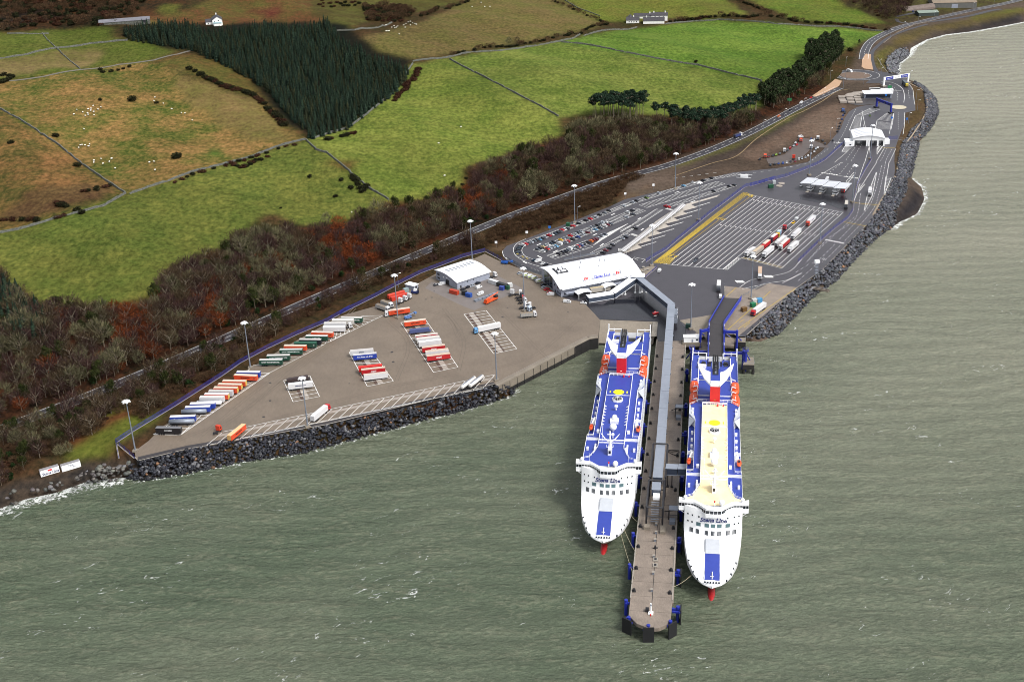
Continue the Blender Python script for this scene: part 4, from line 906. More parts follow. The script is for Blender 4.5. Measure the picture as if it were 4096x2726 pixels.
bushes('b 200,900 120,920 20,940', ['redbush', 'dkbush'], 3, 'bramble by the gap in the wall at the plantation tip', 'brambles at the plantation tip', (.9, 1.5), 10)
bushes('a 20,1490 160,1480 340,1490 520,1420 600,1450', ['dkbush', 'redbush'], 5, 'dark bush by the wall at far left', 'bushes by the far left wall', (.9, 1.4), 11)
bushes('b 180,1190 210,1220 260,1290 290,1250', ['dkbush'], 3, 'gorse by the short wall above the woods', 'gorse by the short wall', (.9, 1.4), 12)
bushes('a 20,510 90,515 10,560', ['dkbush'], 4, 'dark bush at the left end of the farm track', 'bushes at the track end', (1, 1.5), 13)
bushes('a 640,460 700,490 880,450', ['dkbush'], 7, 'gorse beside the farm track', 'gorse beside the farm track', (.8, 1.2), 14)
bushes('a 560,1290 640,1280 730,1255', ['redbush', 'dkbush'], 4, 'bramble patch in the rough ground at left', 'brambles in the rough ground', (.9, 1.4), 19)
bushes('a 380,1370 450,1390 340,1380', ['redbush', 'dkbush'], 3, 'bramble patch in the rough ground at left', 'brambles in the rough ground', (1, 1.5), 20)
bushes('z 1560,900 1700,840 1850,740 1880,690', ['brown', 'dkbush', 'ivy'], 7, 'small tree on the upper edge of the wood', 'trees on the upper edge of the wood', (.5, .8), 21)
for x, y, s_, lb in (((890), 680, 1.9, 'round black gorse bush in the upper middle of the sheep pasture'), (1190, 1065, 1.9, 'round black gorse bush low in the sheep pasture'), (675, 676, .9, 'small gorse bush among the upper sheep'), (1055, 697, .9, 'small dark bush right of the round gorse'), (375, 920, 1.2, 'grey bush against the left wall'), (520, 1120, 1.3, 'scrubby bush midway down the left wall'), (75, 965, 1.1, 'dark bush near the left edge'), (2085, 1193, .9, 'small round bush in the lower green field'), (2297, 1215, .8, 'lone bush right in the lower green field'), (2258, 1325, .8, 'lone bush low in the lower green field'), (1890, 1402, .5, 'tiny dark bush in the lower green field')):
    plant('dkbush', *G(*px('a %d,%d' % (x, y))[0]), s_, lb, 'lone gorse bushes')
for s, k_, s_, lb in (('b 110,1215', 'dkbush', .9, 'lone bush left of the short wall'), ('b 175,1270', 'dkbush', 1.1, 'gorse pair left of the short wall'), ('b 70,1325', 'dkbush', .7, 'small bush low in the field left of the short wall'), ('a 2200,1510', 'grey', .7, 'lone bare tree in the lower green field by the woods'), ('b 1240,310', 'grey', .75, 'bare tree on the hedge of the stubble field'), ('b 1290,305', 'brown', .8, 'brown bare tree on the hedge of the stubble field'), ('c 148,420', 'dkbush', 1., 'lone bush on the low wall of the green slope'), ('c 1245,300', 'pine2', .45, 'single round tree beside the coast road'), ('c 1185,345', 'dkbush', 1.6, 'rounded bush beside the coast road')):
    plant(k_, *G(*px(s)[0]), s_, lb, 'lone bushes and trees')
for p in scatter(px('a 0,-20 1000,-20 900,100 750,180 300,170 0,220'), 9, 41): plant(random.choice(['dkbush', 'redbush', 'dkbush', 'scrub']), *p, random.uniform(1.0, 2.0), 'dark heather or gorse clump on the moor at top left', 'clumps on the top left moor')
for p in scatter(px('b 230,40 500,40 620,90 520,150 300,150'), 6, 42): plant(random.choice(['dkbush', 'redbush', 'scrub']), *p, random.uniform(.9, 1.6), 'brown scrub clump above the stubble field', 'scrub above the stubble field')
for p in scatter(px('c 1190,-10 1560,-10 1600,30 1560,90 1480,140 1380,120 1220,30'), 6.5, 43): plant(random.choice(['scrub', 'redbush', 'brown', 'purple']), *p, random.uniform(.6, 1.1), 'brown scrub by the far sheds', 'scrub by the far sheds')
for p in scatter(px('b -40,-20 300,-20 200,60 -40,60'), 12, 44): plant(random.choice(['dkbush', 'redbush']), *p, random.uniform(.8, 1.3), 'bush on the moor behind the plantation', 'bushes on the moor behind the plantation')
byname = {}
for q in QUEUE: byname.setdefault(KINDS[q[0]]['name'], []).append(q)
for nm, L in byname.items():
    L.sort(key=lambda t: math.hypot(t[1], t[2])/t[4]**.5)
    for q in L[:296]: plant_now(*q)
    if len(L) > 296: st_ = dict(bare_tree=('woodland', 'bare winter wood climbing the bank above the coast road', 'woodland'), spruce_tree=('conifer_plantation', 'dark conifer plantation between the pastures', 'forest'), gorse_bush=('gorse_scrub', 'farther dark gorse and heather on the moor and hedges', 'scrub'), bramble_bush=('bramble_scrub', 'farther brown bramble and scrub on banks and moor', 'scrub')).get(nm, (nm+'_mass', 'further bushes of the bank', 'scrub')); merged(st_[0], L[296:], st_[1], st_[2])
# ------------------------------------------------------------------ sheep
def sheep():
    mb = MB(); w_ = mat('fleece', (.72, .7, .62), .95, .1, 4); k = mat('sheep_face', (.05, .045, .04), .8, 0)
    V, F = ico(1); V = V*np.array([.62, .34, .33])+[0, 0, .68]; mb.add(V, F.tolist(), w_)
    V2 = ico(0)[0]*np.array([.18, .11, .13])+[.72, 0, .86]; mb.add(V2, IF.tolist(), k)
    for sx in (-.35, .35):
        for sy in (-.16, .16): mb.cyl((sx, sy, 0), (sx, sy, .5), .05, .06, 5, k)
    return mb.mesh('sheep')
SHM = sheep()
def flock(s, lab, grp):
    for x, y in px(s):
        p = G(x, y); o = bpy.data.objects.new('sheep', SHM); COL.objects.link(o); o.location = p; o.rotation_euler = (0, 0, random.uniform(0, 6.3)); o.scale = (1.5,)*3; tag(o, lab, 'sheep', grp)
flock('a 518,745 498,775 558,760 575,785 595,740 613,737 612,750 628,718 632,758 590,767 594,778 634,780 660,742 680,727', 'white sheep in the flock left of the round gorse bush', 'upper left flock')
flock('a 1043,661 1037,685 1100,702 1156,739 1221,766 1245,767 1295,814 566,874', 'white sheep scattered across the middle of the pasture', 'scattered sheep')
flock('a 531,1000 541,983 553,981 573,983 597,990 604,976 633,1086 632,1100 681,1075 694,1107 737,1094 752,1073 775,1138 1006,1098 1037,1093 1044,1149', 'white sheep low in the pasture near the wall corner', 'lower flock')
flock('b 410,175 412,215 425,215 434,213 450,190 465,180 480,190 490,182 500,235 530,175 545,165 560,155 575,150 590,160 605,165 615,170 540,190 575,175 470,195 1050,22 1110,50 1075,50 990,50', 'cream sheep in the corner of the stubble field', 'stubble field flock')
flock('b 765,970 915,860 180,1435 805,1188', 'single white sheep in a green field', 'stray sheep in the green fields')
# ------------------------------------------------------------------ pier
PO = np.array([79.08, 421.55]); PA = np.array([.1639, .9865]); PN = np.array([.9865, -.1639])
def W2(s, t): q = PO+PA*s+PN*t; return (float(q[0]), float(q[1]))
PRZ = math.pi/2-.1646
root = emp('pier', (*W2(105, -24.5), 0), 0, 'long concrete berth pier between the two moored ferries', 'pier')
def pin(mb): mb.v = [(x-root.location.x, y-root.location.y, z) for x, y, z in mb.v]; return mb
out = [p[:2] for p in PP('i 300,1200 385,1285 480,1322 560,1335 620,1332 690,1300 738,1240 755,1068 768,1066')]+[W2(245, -15.8), W2(243, -33.3)]
mb = MB(); mb.prism(out, -1.6, -.02, M_CONC2); ob('deck', pin(mb), None, root)
mb = MB()
for s in range(-14, 245, 9):
    for t in (-31.5, -24.5, -17.5):
        x, y = W2(s, t); mb.cyl((x, y, -14), (x, y, -1.6), .7, None, 8)
ob('piles', pin(mb), M_DARKW, root)
mb = MB()
for e in (-33.1, -16.0):
    for s0 in range(-10, 240, 10): 
        a, b = W2(s0+.2, e), W2(s0+9.8, e); mb.strip([a, b], .5, .25, M_KERB)
ob('edge_beam', pin(mb), None, root)
mb = MB()
for k in range(26): 
    s = -18+k*10; mb.strip([W2(s, -33), W2(s, -16.1)], .12, .0, M_DARKW)
mb.strip([W2(-15, -24.2), W2(45, -24.4)], .25, .01, M_DARKW)
ob('joints', pin(mb), None, root)
def bollard(x, y, z=0, lab='', grp='mooring bollards on the pier'):
    mb = MB(); mb.cyl((0, 0, 0), (0, 0, .7), .32, .26, 10).cyl((0, 0, .7), (0, 0, .95), .5, .42, 10).box(-.6, .6, -.6, .6, 0, .12)
    o = ob('bollard', mb, M_BLACK); o.location = (x, y, z); o.scale = (1.3,)*3; tag(o, lab, 'bollard', grp)
for i, s in enumerate(range(-8, 230, 16)):
    for t, sd_ in ((-32, 'left'), (-17.2, 'right')): bollard(*W2(s+3, t), 0, 'black mooring bollard along the %s edge of the pier' % sd_, 'bollards on the %s pier edge' % sd_)
def fender(x, y, rz, face, lab, grp, h=.6):
    r = emp('fender', (x, y, 0), rz, lab, 'fender', grp)
    mb = MB(); mb.cyl((0, 0, -12), (0, 0, h), .75, None, 12); ob('pile', mb, M_BLUE, r)
    if face:
        mb = MB(); mb.box(1.0, 1.5, -2.2, 2.2, -7.5, .2); ob('panel', mb, M_BLACK, r)
        mb = MB(); mb.box(-2.6, 1.0, -.5, .5, -1.5, -.5).box(-2.4, .6, -1.8, -1.2, -1.6, -.8).box(.6, 1.0, -2.3, 2.3, -1.4, -.6); ob('bracket', mb, M_BLUE, r)
    else:
        mb = MB(); mb.box(.3, 2.2, -.4, .4, -1.6, -.8).box(-.2, .5, -1.1, 1.1, -6, -.6); ob('bracket', mb, M_BLUE, r)
for x, y in px('g 1030,760 1003,980 980,1220 952,1490 h 955,170 926,450 898,740 868,1060 831,1390 i 272,1110'):
    p = P(x, y, -3); fender(p[0], p[1], PRZ-math.pi/2, False, 'blue steel berthing fender on the left side of the pier', 'fenders on the left side')
for x, y in px('g 1440,650 1430,1010 1425,1300 h 1400,210 1388,470 1380,790 1360,1110 1350,1450 i 825,1180'):
    p = P(x, y, -3); fender(p[0]-.5, p[1], PRZ-math.pi/2, True, 'blue steel berthing fender on the right side of the pier', 'fenders on the right side')
for s, a, lb in (('i 300,1290', -2.3, 'large blue fender with black face on the left corner of the pier head'), ('i 505,1375', -1.6, 'large blue fender with black face in the middle of the pier head'), ('i 735,1330', -.95, 'large blue fender with black face on the right corner of the pier head')):
    p = P(*px(s)[0], -3); fender(p[0], p[1], a, True, lb, 'fenders of the pier head')
# small pier furniture
def pedestal(s, lab, w_=.8, h=1.2, m=M_GALV):
    p = P(*px(s)[0]); r = emp('service_pedestal', p, PRZ, lab, 'pedestal', 'service posts on the pier')
    mb = MB(); mb.box(-w_/2, w_/2, -w_/2, w_/2, 0, h); ob('cabinet', mb, m, r); mb = MB(); mb.box(-w_*.7, w_*.7, -w_*.7, w_*.7, h, h+.12); ob('lid', mb, M_KERB, r)
for s in ('h 1110,915', 'h 1108,1000', 'h 1100,1080', 'h 1085,1250', 'h 1080,1425', 'i 540,950'): pedestal(s, 'small grey service cabinet along the centre line of the pier')
for s in ('h 1103,1275', 'h 1100,1335'):
    p = P(*px(s)[0]); mb = MB(); mb.box(-1.2, 1.2, -1, 1, 0, .5, M_KERB).box(-.7, .7, -.5, .5, .5, .56, M_DARK); o = ob('hatch_frame', mb); o.location = p; o.rotation_euler[2] = PRZ; tag(o, 'concrete upstand hatch with dark opening on the pier', 'hatch', 'hatch upstands')
p = P(*px('h 1100,1158')[0]); mb = MB(); mb.cyl((0, 0, 0), (0, 0, 1.6), .45, .4, 10).box(-1.1, 1.1, -.15, .15, .3, .7, M_DARK); o = ob('life_ring_post', mb, paint(220, 50, 45)); o.location = p; tag(o, 'red life ring post beside dark valves on the pier', 'safety post')
p = P(*px('i 530,1180')[0]); r = emp('navigation_light', p, PRZ, 'white navigation light post with red foot at the pier head', 'navigation light')
mb = MB(); mb.cyl((0, 0, 0), (0, 0, 5), .35, .3, 8).box(-1, 1, -1, 1, 0, .5); ob('post', mb, M_WP, r)
mb = MB(); mb.cyl((0, 0, 4), (0, 0, 4.6), .4, .25, 8); ob('lamp', mb, M_GALV, r)
mb = MB(); mb.cyl((-1.6, 0, 0), (-1.6, 0, .9), .25, None, 8); ob('life_ring', mb, paint(220, 40, 40), r)
mb = MB(); mb.box(.6, 2.2, .8, 2.2, 0, 1.4); ob('cabinet', mb, M_DARK, r)
# ------------------------------------------------------------------ covered walkway
M_ROOFG = mat('walkway_roof', sc(150, 158, 172), .45, .06, .4); M_TUBE = mat('walkway_wall', sc(70, 80, 98), .25, .1, .5, spec=.7)
def tube(r, a, b, za, zb, wd=4.2, h=3.3, seam=18):
    a = np.array(a); b = np.array(b); d = b-a; L = np.linalg.norm(d); d = d/L; n = np.array([-d[1], d[0]])
    def ring(z0, z1, w0, dz=0):
        vs = []
        for p, z in ((a, za), (b, zb)):
            for o_, q in ((-w0/2, z0), (w0/2, z0), (w0/2, z1), (-w0/2, z1)): vs.append((*(p+n*o_), z+q))
        return vs, [(0, 1, 5, 4), (1, 2, 6, 5), (2, 3, 7, 6), (3, 0, 4, 7), (0, 3, 2, 1), (4, 5, 6, 7)]
    mb = MB(); mb.add(*ring(-h+.02, -.25, wd)); mb.v = [(x-r.location.x, y-r.location.y, z) for x, y, z in mb.v]; ob('wall', mb, M_TUBE, r)
    mb = MB(); mb.add(*ring(-.25, 0, wd+.35)); mb.add(*ring(-h-.35, -h, wd+.2))
    for k in range(1, max(1, int(L/seam))):
        p = a+d*L*k/int(L/seam); z = za+(zb-za)*k/int(L/seam)
        q = [p+n*(wd/2+.25)-d*.2, p+n*(wd/2+.25)+d*.2, p-n*(wd/2+.25)+d*.2, p-n*(wd/2+.25)-d*.2]; mb.prism([tuple(v) for v in q], z-.2, z+.12)
    mb.v = [(x-r.location.x, y-r.location.y, z) for x, y, z in mb.v]; ob('roof', mb, M_ROOFG, r)
def legs(r, L, m=M_GALV, wd=3):
    for x, y, z in L:
        mb = MB()
        for k in (-1, 1):
            qx, qy = x+PN[0]*k*wd/2, y+PN[1]*k*wd/2; mb.cyl((qx, qy, 0), (qx, qy, z), .25, None, 6); mb.box(qx-.6, qx+.6, qy-.6, qy+.6, 0, .6)
        mb.v = [(a-r.location.x, b-r.location.y, c) for a, b, c in mb.v]; ob('support_leg', mb, m, r)
RZ_ = 9.0
hub = P(*px('o 1000,335')[0], RZ_+.5); bend = P(*px('o 1312,592')[0], RZ_)
r = emp('covered_walkway', (bend[0], bend[1], 0), 0, 'grey elevated passenger walkway from the terminal bending down along the pier', 'walkway')
tube(r, hub[:2], bend[:2], RZ_+.4, RZ_); p100 = W2(101, -25.4); tube(r, bend[:2], p100, RZ_, RZ_)
legs(r, [(*W2(s, -25.4), 5.6) for s in range(112, 250, 17)]); legs(r, [(*P(*px(q)[0], 0)[:2], 5.6) for q in ('o 1008,495', 'o 1068,490')], M_WP)
p68 = W2(69, -25.5); r2 = emp('gangway_gallery', (*W2(85, -25.4), 0), 0, 'dark framed walkway section raised over the middle of the pier', 'walkway')
tube(r2, p100, p68, RZ_, 10.5, 4.2, 3.3)
mb = MB()
for t in (-29.0, -21.9):
    for s in (102, 91, 80, 69): mb.cyl((*W2(s, t), 0), (*W2(s, t), 9.5), .3, None, 4)
    mb.cyl((*W2(102, t), 9.2), (*W2(68, t), 11), .5, None, 4); mb.cyl((*W2(102, t), 5), (*W2(68, t), 6), .35, None, 4)
    for s in range(70, 102, 8): mb.cyl((*W2(s, t), 6), (*W2(s+7, t), 9.4), .18, None, 4, None, False)
for s in (102, 68): mb.cyl((*W2(s, -29.0), 9.6), (*W2(s, -21.9), 9.6), .4, None, 4)
mb.v = [(x-r2.location.x, y-r2.location.y, z) for x, y, z in mb.v]; ob('frame', mb, M_DARK, r2)
r3 = emp('gangway_tower', (*W2(56, -25.6), 0), 0, 'open dark steel stair tower at the seaward end of the walkway', 'tower')
mb = MB()
for t in (-29.4, -22.2):
    for s in (67, 56, 44): mb.cyl((*W2(s, t), 0), (*W2(s, t), 10), .4, None, 4)
    for z in (10, 6, 3): mb.cyl((*W2(67, t), z), (*W2(44, t), z), .4, None, 4)
    for s in range(44, 67, 6): mb.cyl((*W2(s, t), 3), (*W2(s+5.5, t), 9.8), .16, None, 4, None, False)
for s in (67, 44): mb.cyl((*W2(s, -29.4), 10), (*W2(s, -22.2), 10), .45, None, 4); mb.cyl((*W2(s, -29.4), 5), (*W2(s, -22.2), 5), .3, None, 4)
mb.v = [(x-r3.location.x, y-r3.location.y, z) for x, y, z in mb.v]; ob('frame', mb, M_DARK, r3)
def at3(mb): mb.v = [(x-r3.location.x, y-r3.location.y, z) for x, y, z in mb.v]; return mb
mb = MB(); mb.prism([W2(66, -27.8), W2(66, -23.7), W2(59, -23.7), W2(59, -27.8)], 6.6, 9.8, M_TUBE, M_ROOFG); ob('upper_cabin', at3(mb), None, r3)
mb = MB(); mb.prism([W2(58.6, -27), W2(58.6, -24), W2(54.5, -24), W2(54.5, -27)], 7.2, 8.4); ob('winch_house', at3(mb), M_WP, r3)
mb = MB()
for k in range(9): mb.prism([W2(54-k*.9, -27.6), W2(54-k*.9, -24), W2(53.4-k*.9, -24), W2(53.4-k*.9, -27.6)], 6.4-k*.7, 6.6-k*.7)
ob('stair', at3(mb), M_GALV, r3)
mb = MB(); mb.prism([W2(43.4, -30.4), W2(43.4, -27.6), W2(40.5, -27.6), W2(40.5, -30.4)], 0, 1.6); mb.prism([W2(43.4, -23), W2(43.4, -20.6), W2(38, -20.6), W2(38, -23)], 0, 1.2); ob('footing', at3(mb), M_CONC, r3)
r4 = emp('boarding_bridge', (*W2(80, -17.5), 0), 0, 'dark glazed boarding bridge reaching from the gallery to the cream decked ferry', 'walkway')
tube(r4, W2(78, -22.0), W2(77.6, -16.4), 11.4, 11.6, 4.2, 3.4); tube(r4, W2(77.6, -16.2), W2(77.4, -12.6), 11.8, 12, 4.4, 3.4)
legs(r4, [(*W2(78, -20), 8)], M_DARK, 2)
def small_gangway(s, t, lab):
    x, y = W2(s, t); r = emp('mooring_tower', (x, y, 0), PRZ, lab, 'platform', 'dark steel platforms on the right pier edge')
    mb = MB()
    for a, b in ((-2, -2), (2, -2), (2, 2), (-2, 2)): mb.cyl((a, b, 0), (a, b, 5), .22, None, 4)
    for z in (2.5, 5): 
        for q0, q1 in (((-2, -2), (2, -2)), ((2, -2), (2, 2)), ((2, 2), (-2, 2)), ((-2, 2), (-2, -2))): mb.cyl((*q0, z), (*q1, z), .18, None, 4)
    mb.cyl((-2, 0, 5), (4, 4, .5), .25, None, 4); ob('frame', mb, M_DARK, r)
    mb = MB(); mb.box(-2, 2, -2, 2, 5, 5.15); ob('platform', mb, M_GALV, r); mb = MB(); mb.box(-6, -3, -1, 1.6, 0, 1.6); ob('cabinet', mb, M_GALV, r)
small_gangway(150, -17.5, 'dark steel boarding platform on the right pier edge near its landward end'); small_gangway(52, -17.5, 'dark steel platform beside the stair tower with an orange lamp')
# open stairs on the landward stretch of the walkway
r = emp('access_stairs', P(*px('g 1310,100')[0]), PRZ, 'pale steel access stairs beside the walkway near the terminal end', 'stairs')
mb = MB(); mb.box(0, 9, -1.2, 1.2, 5, 5.2).box(-7, 0, -1, 1, 2.4, 2.6); 
for x in (0, 4, 9, -7): mb.cyl((x, -1.2, 0), (x, -1.2, 6.2), .12, None, 4); mb.cyl((x, 1.2, 0), (x, 1.2, 6.2), .12, None, 4)
for k in range(10): mb.box(-7+.7*k, -6.5+.7*k, -1, 1, 2.6+.25*k, 2.75+.25*k)
ob('flight', mb, M_GALV, r); mb = MB(); mb.bar((-7, -1.2, 3.6), (9, -1.2, 6.2), .1).bar((-7, 1.2, 3.6), (9, 1.2, 6.2), .1); ob('handrail', mb, M_WP, r)
# ------------------------------------------------------------------ linkspan
LKR = emp('linkspan', (*W2(230, 1.5), 0), 0, 'dark decked vehicle ramp with blue steel girders at the stern of the cream decked ferry', 'linkspan')
def lk(mb): mb.v = [(x-LKR.location.x, y-LKR.location.y, z) for x, y, z in mb.v]; return mb
A0 = [P(*px('f 335,488')[0], .3), P(*px('f 452,492')[0], .3)]; A1 = [P(*px('j 712,215')[0], 5.5), P(*px('j 1018,235')[0], 5.5)]; A2 = [P(*px('j 690,1040')[0], 6), P(*px('j 1020,1040')[0], 6)]
def slab(a, b, th, m, name):
    mb = MB(); vs = [a[0], a[1], b[1], b[0]]; vs = [tuple(v) for v in vs]+[(v[0], v[1], v[2]-th) for v in vs]
    mb.add(vs, [(0, 1, 2, 3), (4, 7, 6, 5), (0, 4, 5, 1), (1, 5, 6, 2), (2, 6, 7, 3), (3, 7, 4, 0)]); ob(name, lk(mb), m, LKR)
M_RAMP = mat('ramp_surface', sc(62, 58, 60), .6, .12, .3)
slab(A0, A1, .5, M_RAMP, 'deck'); slab(A1, A2, .5, M_RAMP, 'deck')
for sd_ in (0, 1):
    mb = MB()
    for a, b in ((A0[sd_], A1[sd_]), (A1[sd_], A2[sd_])):
        a = np.array(a); b = np.array(b); L = np.linalg.norm(b-a); up = np.array([0, 0, 1.])
        mb.cyl(a+up*1.4, b+up*1.4, .35, None, 4); mb.cyl(a-up*.5, b-up*.5, .5, None, 4)
        n_ = int(L/3.5)
        for k in range(n_+1):
            q = a+(b-a)*k/n_; mb.cyl(q-up*.5, q+up*1.4, .2, None, 4)
            if k < n_: mb.cyl(q-up*.4, a+(b-a)*(k+1)/n_+up*1.3, .14, None, 4, None, False)
        d = (b-a)/L; n = np.array([-d[1], d[0], 0])*.05; mb.add([a-up*.5+n, b-up*.5+n, b+up*1.1+n, a+up*1.1+n], [(0, 1, 2, 3)])
    ob('side_girder', lk(mb), M_BLUE, LKR)
    mb = MB(); a, b = np.array(A1[sd_]), np.array(A2[sd_]); 
    for k in range(4): q = a+(b-a)*(.02+.25*k); mb.cyl(q+[0, 0, .4], q+(b-a)*.06+[0, 0, .4], .5, None, 6)
    ob('white_guard', lk(mb), M_WP, LKR)
def portal(sA, sB, top, lab, th=1.2, zb=-9):
    """cross beam between two legs, pixel at beam height"""
    a = np.array(P(*px(sA)[0], top)); b = np.array(P(*px(sB)[0], top)); mb = MB(); d = (b-a)/np.linalg.norm(b-a); n = np.array([-d[1], d[0], 0])*th/2
    vs = [a-n, b-n, b+n, a+n]; vs = vs+[v-np.array([0, 0, 1.5]) for v in vs]; mb.add(vs, [(0, 1, 2, 3), (4, 7, 6, 5), (0, 4, 5, 1), (1, 5, 6, 2), (2, 6, 7, 3), (3, 7, 4, 0)])
    return mb, a, b
for sA, sB, top, zb in (('j 535,365', 'j 700,330', 9, 0), ('j 1030,370', 'j 1300,385', 9, 0), ('j 400,790', 'j 690,800', 4, -8), ('j 1040,830', 'j 1430,815', 4, -8)):
    mb, a, b = portal(sA, sB, top, ''); 
    for q in (a, b): mb.cyl((q[0], q[1], -11), (q[0], q[1], top+.5), .7, None, 8)
    mb.cyl((a[0], a[1], top-1.5), ((a+b)[0]/2, (a+b)[1]/2, top-4), .3, None, 4)
    ob('portal_frame', lk(mb), M_BLUE, LKR)
for s, z, w_ in (('j 355,745', 6, 3), ('j 1480,790', 6, 3)):
    q = P(*px(s)[0], z); mb = MB(); mb.box(q[0]-w_/2, q[0]+w_/2, q[1]-w_/2, q[1]+w_/2, z-.2, z)
    for dx in (-1, 1):
        for dy in (-1, 1): mb.cyl((q[0]+dx*w_/2, q[1]+dy*w_/2, z), (q[0]+dx*w_/2, q[1]+dy*w_/2, z+1.2), .08, None, 4)
    for h_ in (.6, 1.2):
        for p0, p1 in (((-1, -1), (1, -1)), ((1, -1), (1, 1)), ((1, 1), (-1, 1)), ((-1, 1), (-1, -1))): mb.cyl((q[0]+p0[0]*w_/2, q[1]+p0[1]*w_/2, z+h_), (q[0]+p1[0]*w_/2, q[1]+p1[1]*w_/2, z+h_), .08, None, 4)
    mb.cyl((q[0], q[1], -10), (q[0], q[1], z), .9, None, 8, M_BLUE); ob('platform', lk(mb), M_GALV, LKR)
mb = MB()
for sA, sB in (('j 330,830', 'j 235,960'), ('j 1490,860', 'j 1580,1010'), ('j 1300,500', 'j 1420,610')):
    a = P(*px(sA)[0], 4); b = P(*px(sB)[0], -2); mb.cyl(a, b, .35, None, 6)
ob('mooring_strut', lk(mb), M_BLUE, LKR)
mb = MB(); mb.prism([p[:2] for p in PP('j 450,1040 690,1030 690,800 560,790 400,900', 0)], -1.5, -.6); mb.prism([p[:2] for p in PP('j 1030,1040 1190,1010 1300,880 1250,820 1030,830', 0)], -1.5, -.6); ob('lower_deck', lk(mb), M_RAMP, LKR)
mb = MB(); q = PP('j 540,455 680,450 680,800 500,780 540,560', -2); mb.prism([v[:2] for v in q], -3.5, -2.2)
q = PP('j 1030,475 1285,480 1240,640 1235,690 1040,690', -2); mb.prism([v[:2] for v in q], -3.5, -2.2, M_CONC2); ob('landing', lk(mb), M_CONC2, LKR)
# dark quay wall under the linkspan and left of it
mb = MB(); mb.prism([p[:2] for p in PP('j 235,590 480,600 530,560 700,470 1020,470 1290,480 1330,500 1250,380 600,350 200,500', -1)], -12, -.1, M_DARKW, M_CONC2); tag(ob('quay_wall', mb), 'dark quay wall behind the linkspan', 'quay wall')
def dolphin(s, z, lab, w=8):
    q = [p[:2] for p in PP(s, z)]; mb = MB(); mb.prism(q, z-3, z, M_DARKW, M_CONC); c = np.mean(np.array(q), 0)
    for v in q: mb.cyl((v[0]*.8+c[0]*.2, v[1]*.8+c[1]*.2, -14), (v[0]*.8+c[0]*.2, v[1]*.8+c[1]*.2, z-3), .9, None, 8, M_DARKW)
    for v, u in zip(q, q[1:]+q[:1]): mb.bar((*v, z+1.1), (*u, z+1.1), .08, M_GALV)
    tag(ob('concrete_dolphin', mb), lab, 'dolphin')
dolphin('j 1415,1090 1660,1095 1640,930 1500,925', -1.0, 'square concrete mooring dolphin in the water right of the ferry stern'); dolphin('j 1250,610 1475,620 1475,520 1300,520', -.5, 'concrete block between the linkspan and the rock armour')
r = emp('control_cabin', P(*px('j 355,590')[0], 1.2), -.05, 'white control cabin on a raised platform left of the linkspan', 'cabin')
mb = MB(); mb.box(-5, 5, -2, 2, 0, 3.1); ob('wall', mb, M_WP, r); mb = MB(); mb.box(-5.2, 5.2, -2.2, 2.2, 3.1, 3.35); ob('roof', mb, M_WP, r)
mb = MB(); mb.box(2, 3.4, -2.08, -2.0, 1.2, 2.2); ob('window', mb, M_GLASS, r); mb = MB(); mb.box(-.4, .5, -2.08, -2.0, 0, 2.1); ob('door', mb, M_GREYC, r); mb = MB(); mb.box(-5.8, 5.8, -2.6, 2.4, -2.6, -.02); ob('platform', mb, M_CONC, r)
r = emp('stairs', P(*px('o 1160,830')[0], 0), PRZ, 'wide concrete steps on the right side of the berth apron', 'steps'); mb = MB()
for k in range(16): mb.box(-9+k*1.3, -8.2+k*1.3, -1.6, 1.6, .1, .35, M_KERB); mb.box(-8.2+k*1.3, -7.7+k*1.3, -1.6, 1.6, .1, .16, M_DARK)
ob('step', mb, None, r)
# mooring lines
def rope(a, b, lab, sag=1.0):
    a = np.array(a, float); b = np.array(b, float); mb = MB(); L = [a+(b-a)*t+np.array([0, 0, -sag*4*t*(1-t)]) for t in np.linspace(0, 1, 9)]
    for u, v in zip(L[:-1], L[1:]): mb.cyl(u, v, .1, None, 4, None, False)
    tag(ob('mooring_line', mb, mat('rope', sc(190, 180, 150), .9, 0)), lab, 'rope', 'mooring lines')
hp = lambda s, z: P(*px(s)[0], z)
rope(hp('h 730,960', SEA+7), hp('h 885,1470', .5), 'longest pale mooring line from the blue decked ferry bow to the pier'); rope(hp('h 765,930', SEA+8), hp('h 908,1212', .5), 'middle mooring line from the blue decked ferry bow to the pier')
rope(hp('h 845,800', SEA+8), hp('h 940,882', .5), 'shortest mooring line from the blue decked ferry shoulder to the pier'); rope(hp('i 985,748', SEA+8), hp('i 765,902', .5), 'mooring line from the cream decked ferry bow to the pier')
# ------------------------------------------------------------------ ferries
M_SHIPW = mat('ship_white', (.80, .81, .82), .38, .03, .15)
M_SHIPB = mat('ship_deck_blue', sc(50, 70, 166, 1.35), .5, .07, .4, detail=8)
M_CREAM = mat('ship_deck_cream', sc(250, 226, 168, 1.2), .6, .09, .25, col2=sc(255, 236, 190, 1.2), detail=8)
M_RED = mat('ship_red', sc(226, 34, 44, 1.3), .45, .05, .5); M_BULB = mat('bulb_red', sc(168, 30, 34), .4, .25, .6)
M_ORANGE = mat('lifeboat_orange', sc(240, 92, 40, 1.35), .45, .08, 1); M_YELP = mat('deck_yellow', sc(250, 240, 30, 1.2), .6, 0)
M_NAVY = mat('navy_lettering', sc(30, 44, 104), .5, 0); M_WIN = mat('ship_window', sc(30, 40, 52), .15, .1, .6, spec=.8); M_WING = mat('ship_window_teal', sc(104, 132, 138), .2, .1, .5)
M_SHADE = mat('hatch_grey', sc(205, 210, 218), .5, .05, .4)
def lerp(x, xs, ys): return float(np.interp(x, xs, ys))
HW = lambda s: lerp(s, [-.5, 0.3, 1.5, 4, 8, 15, 22, 28, 33], [.15, 1.6, 3.9, 6.2, 8.3, 10.5, 11.8, 12.4, 12.5])
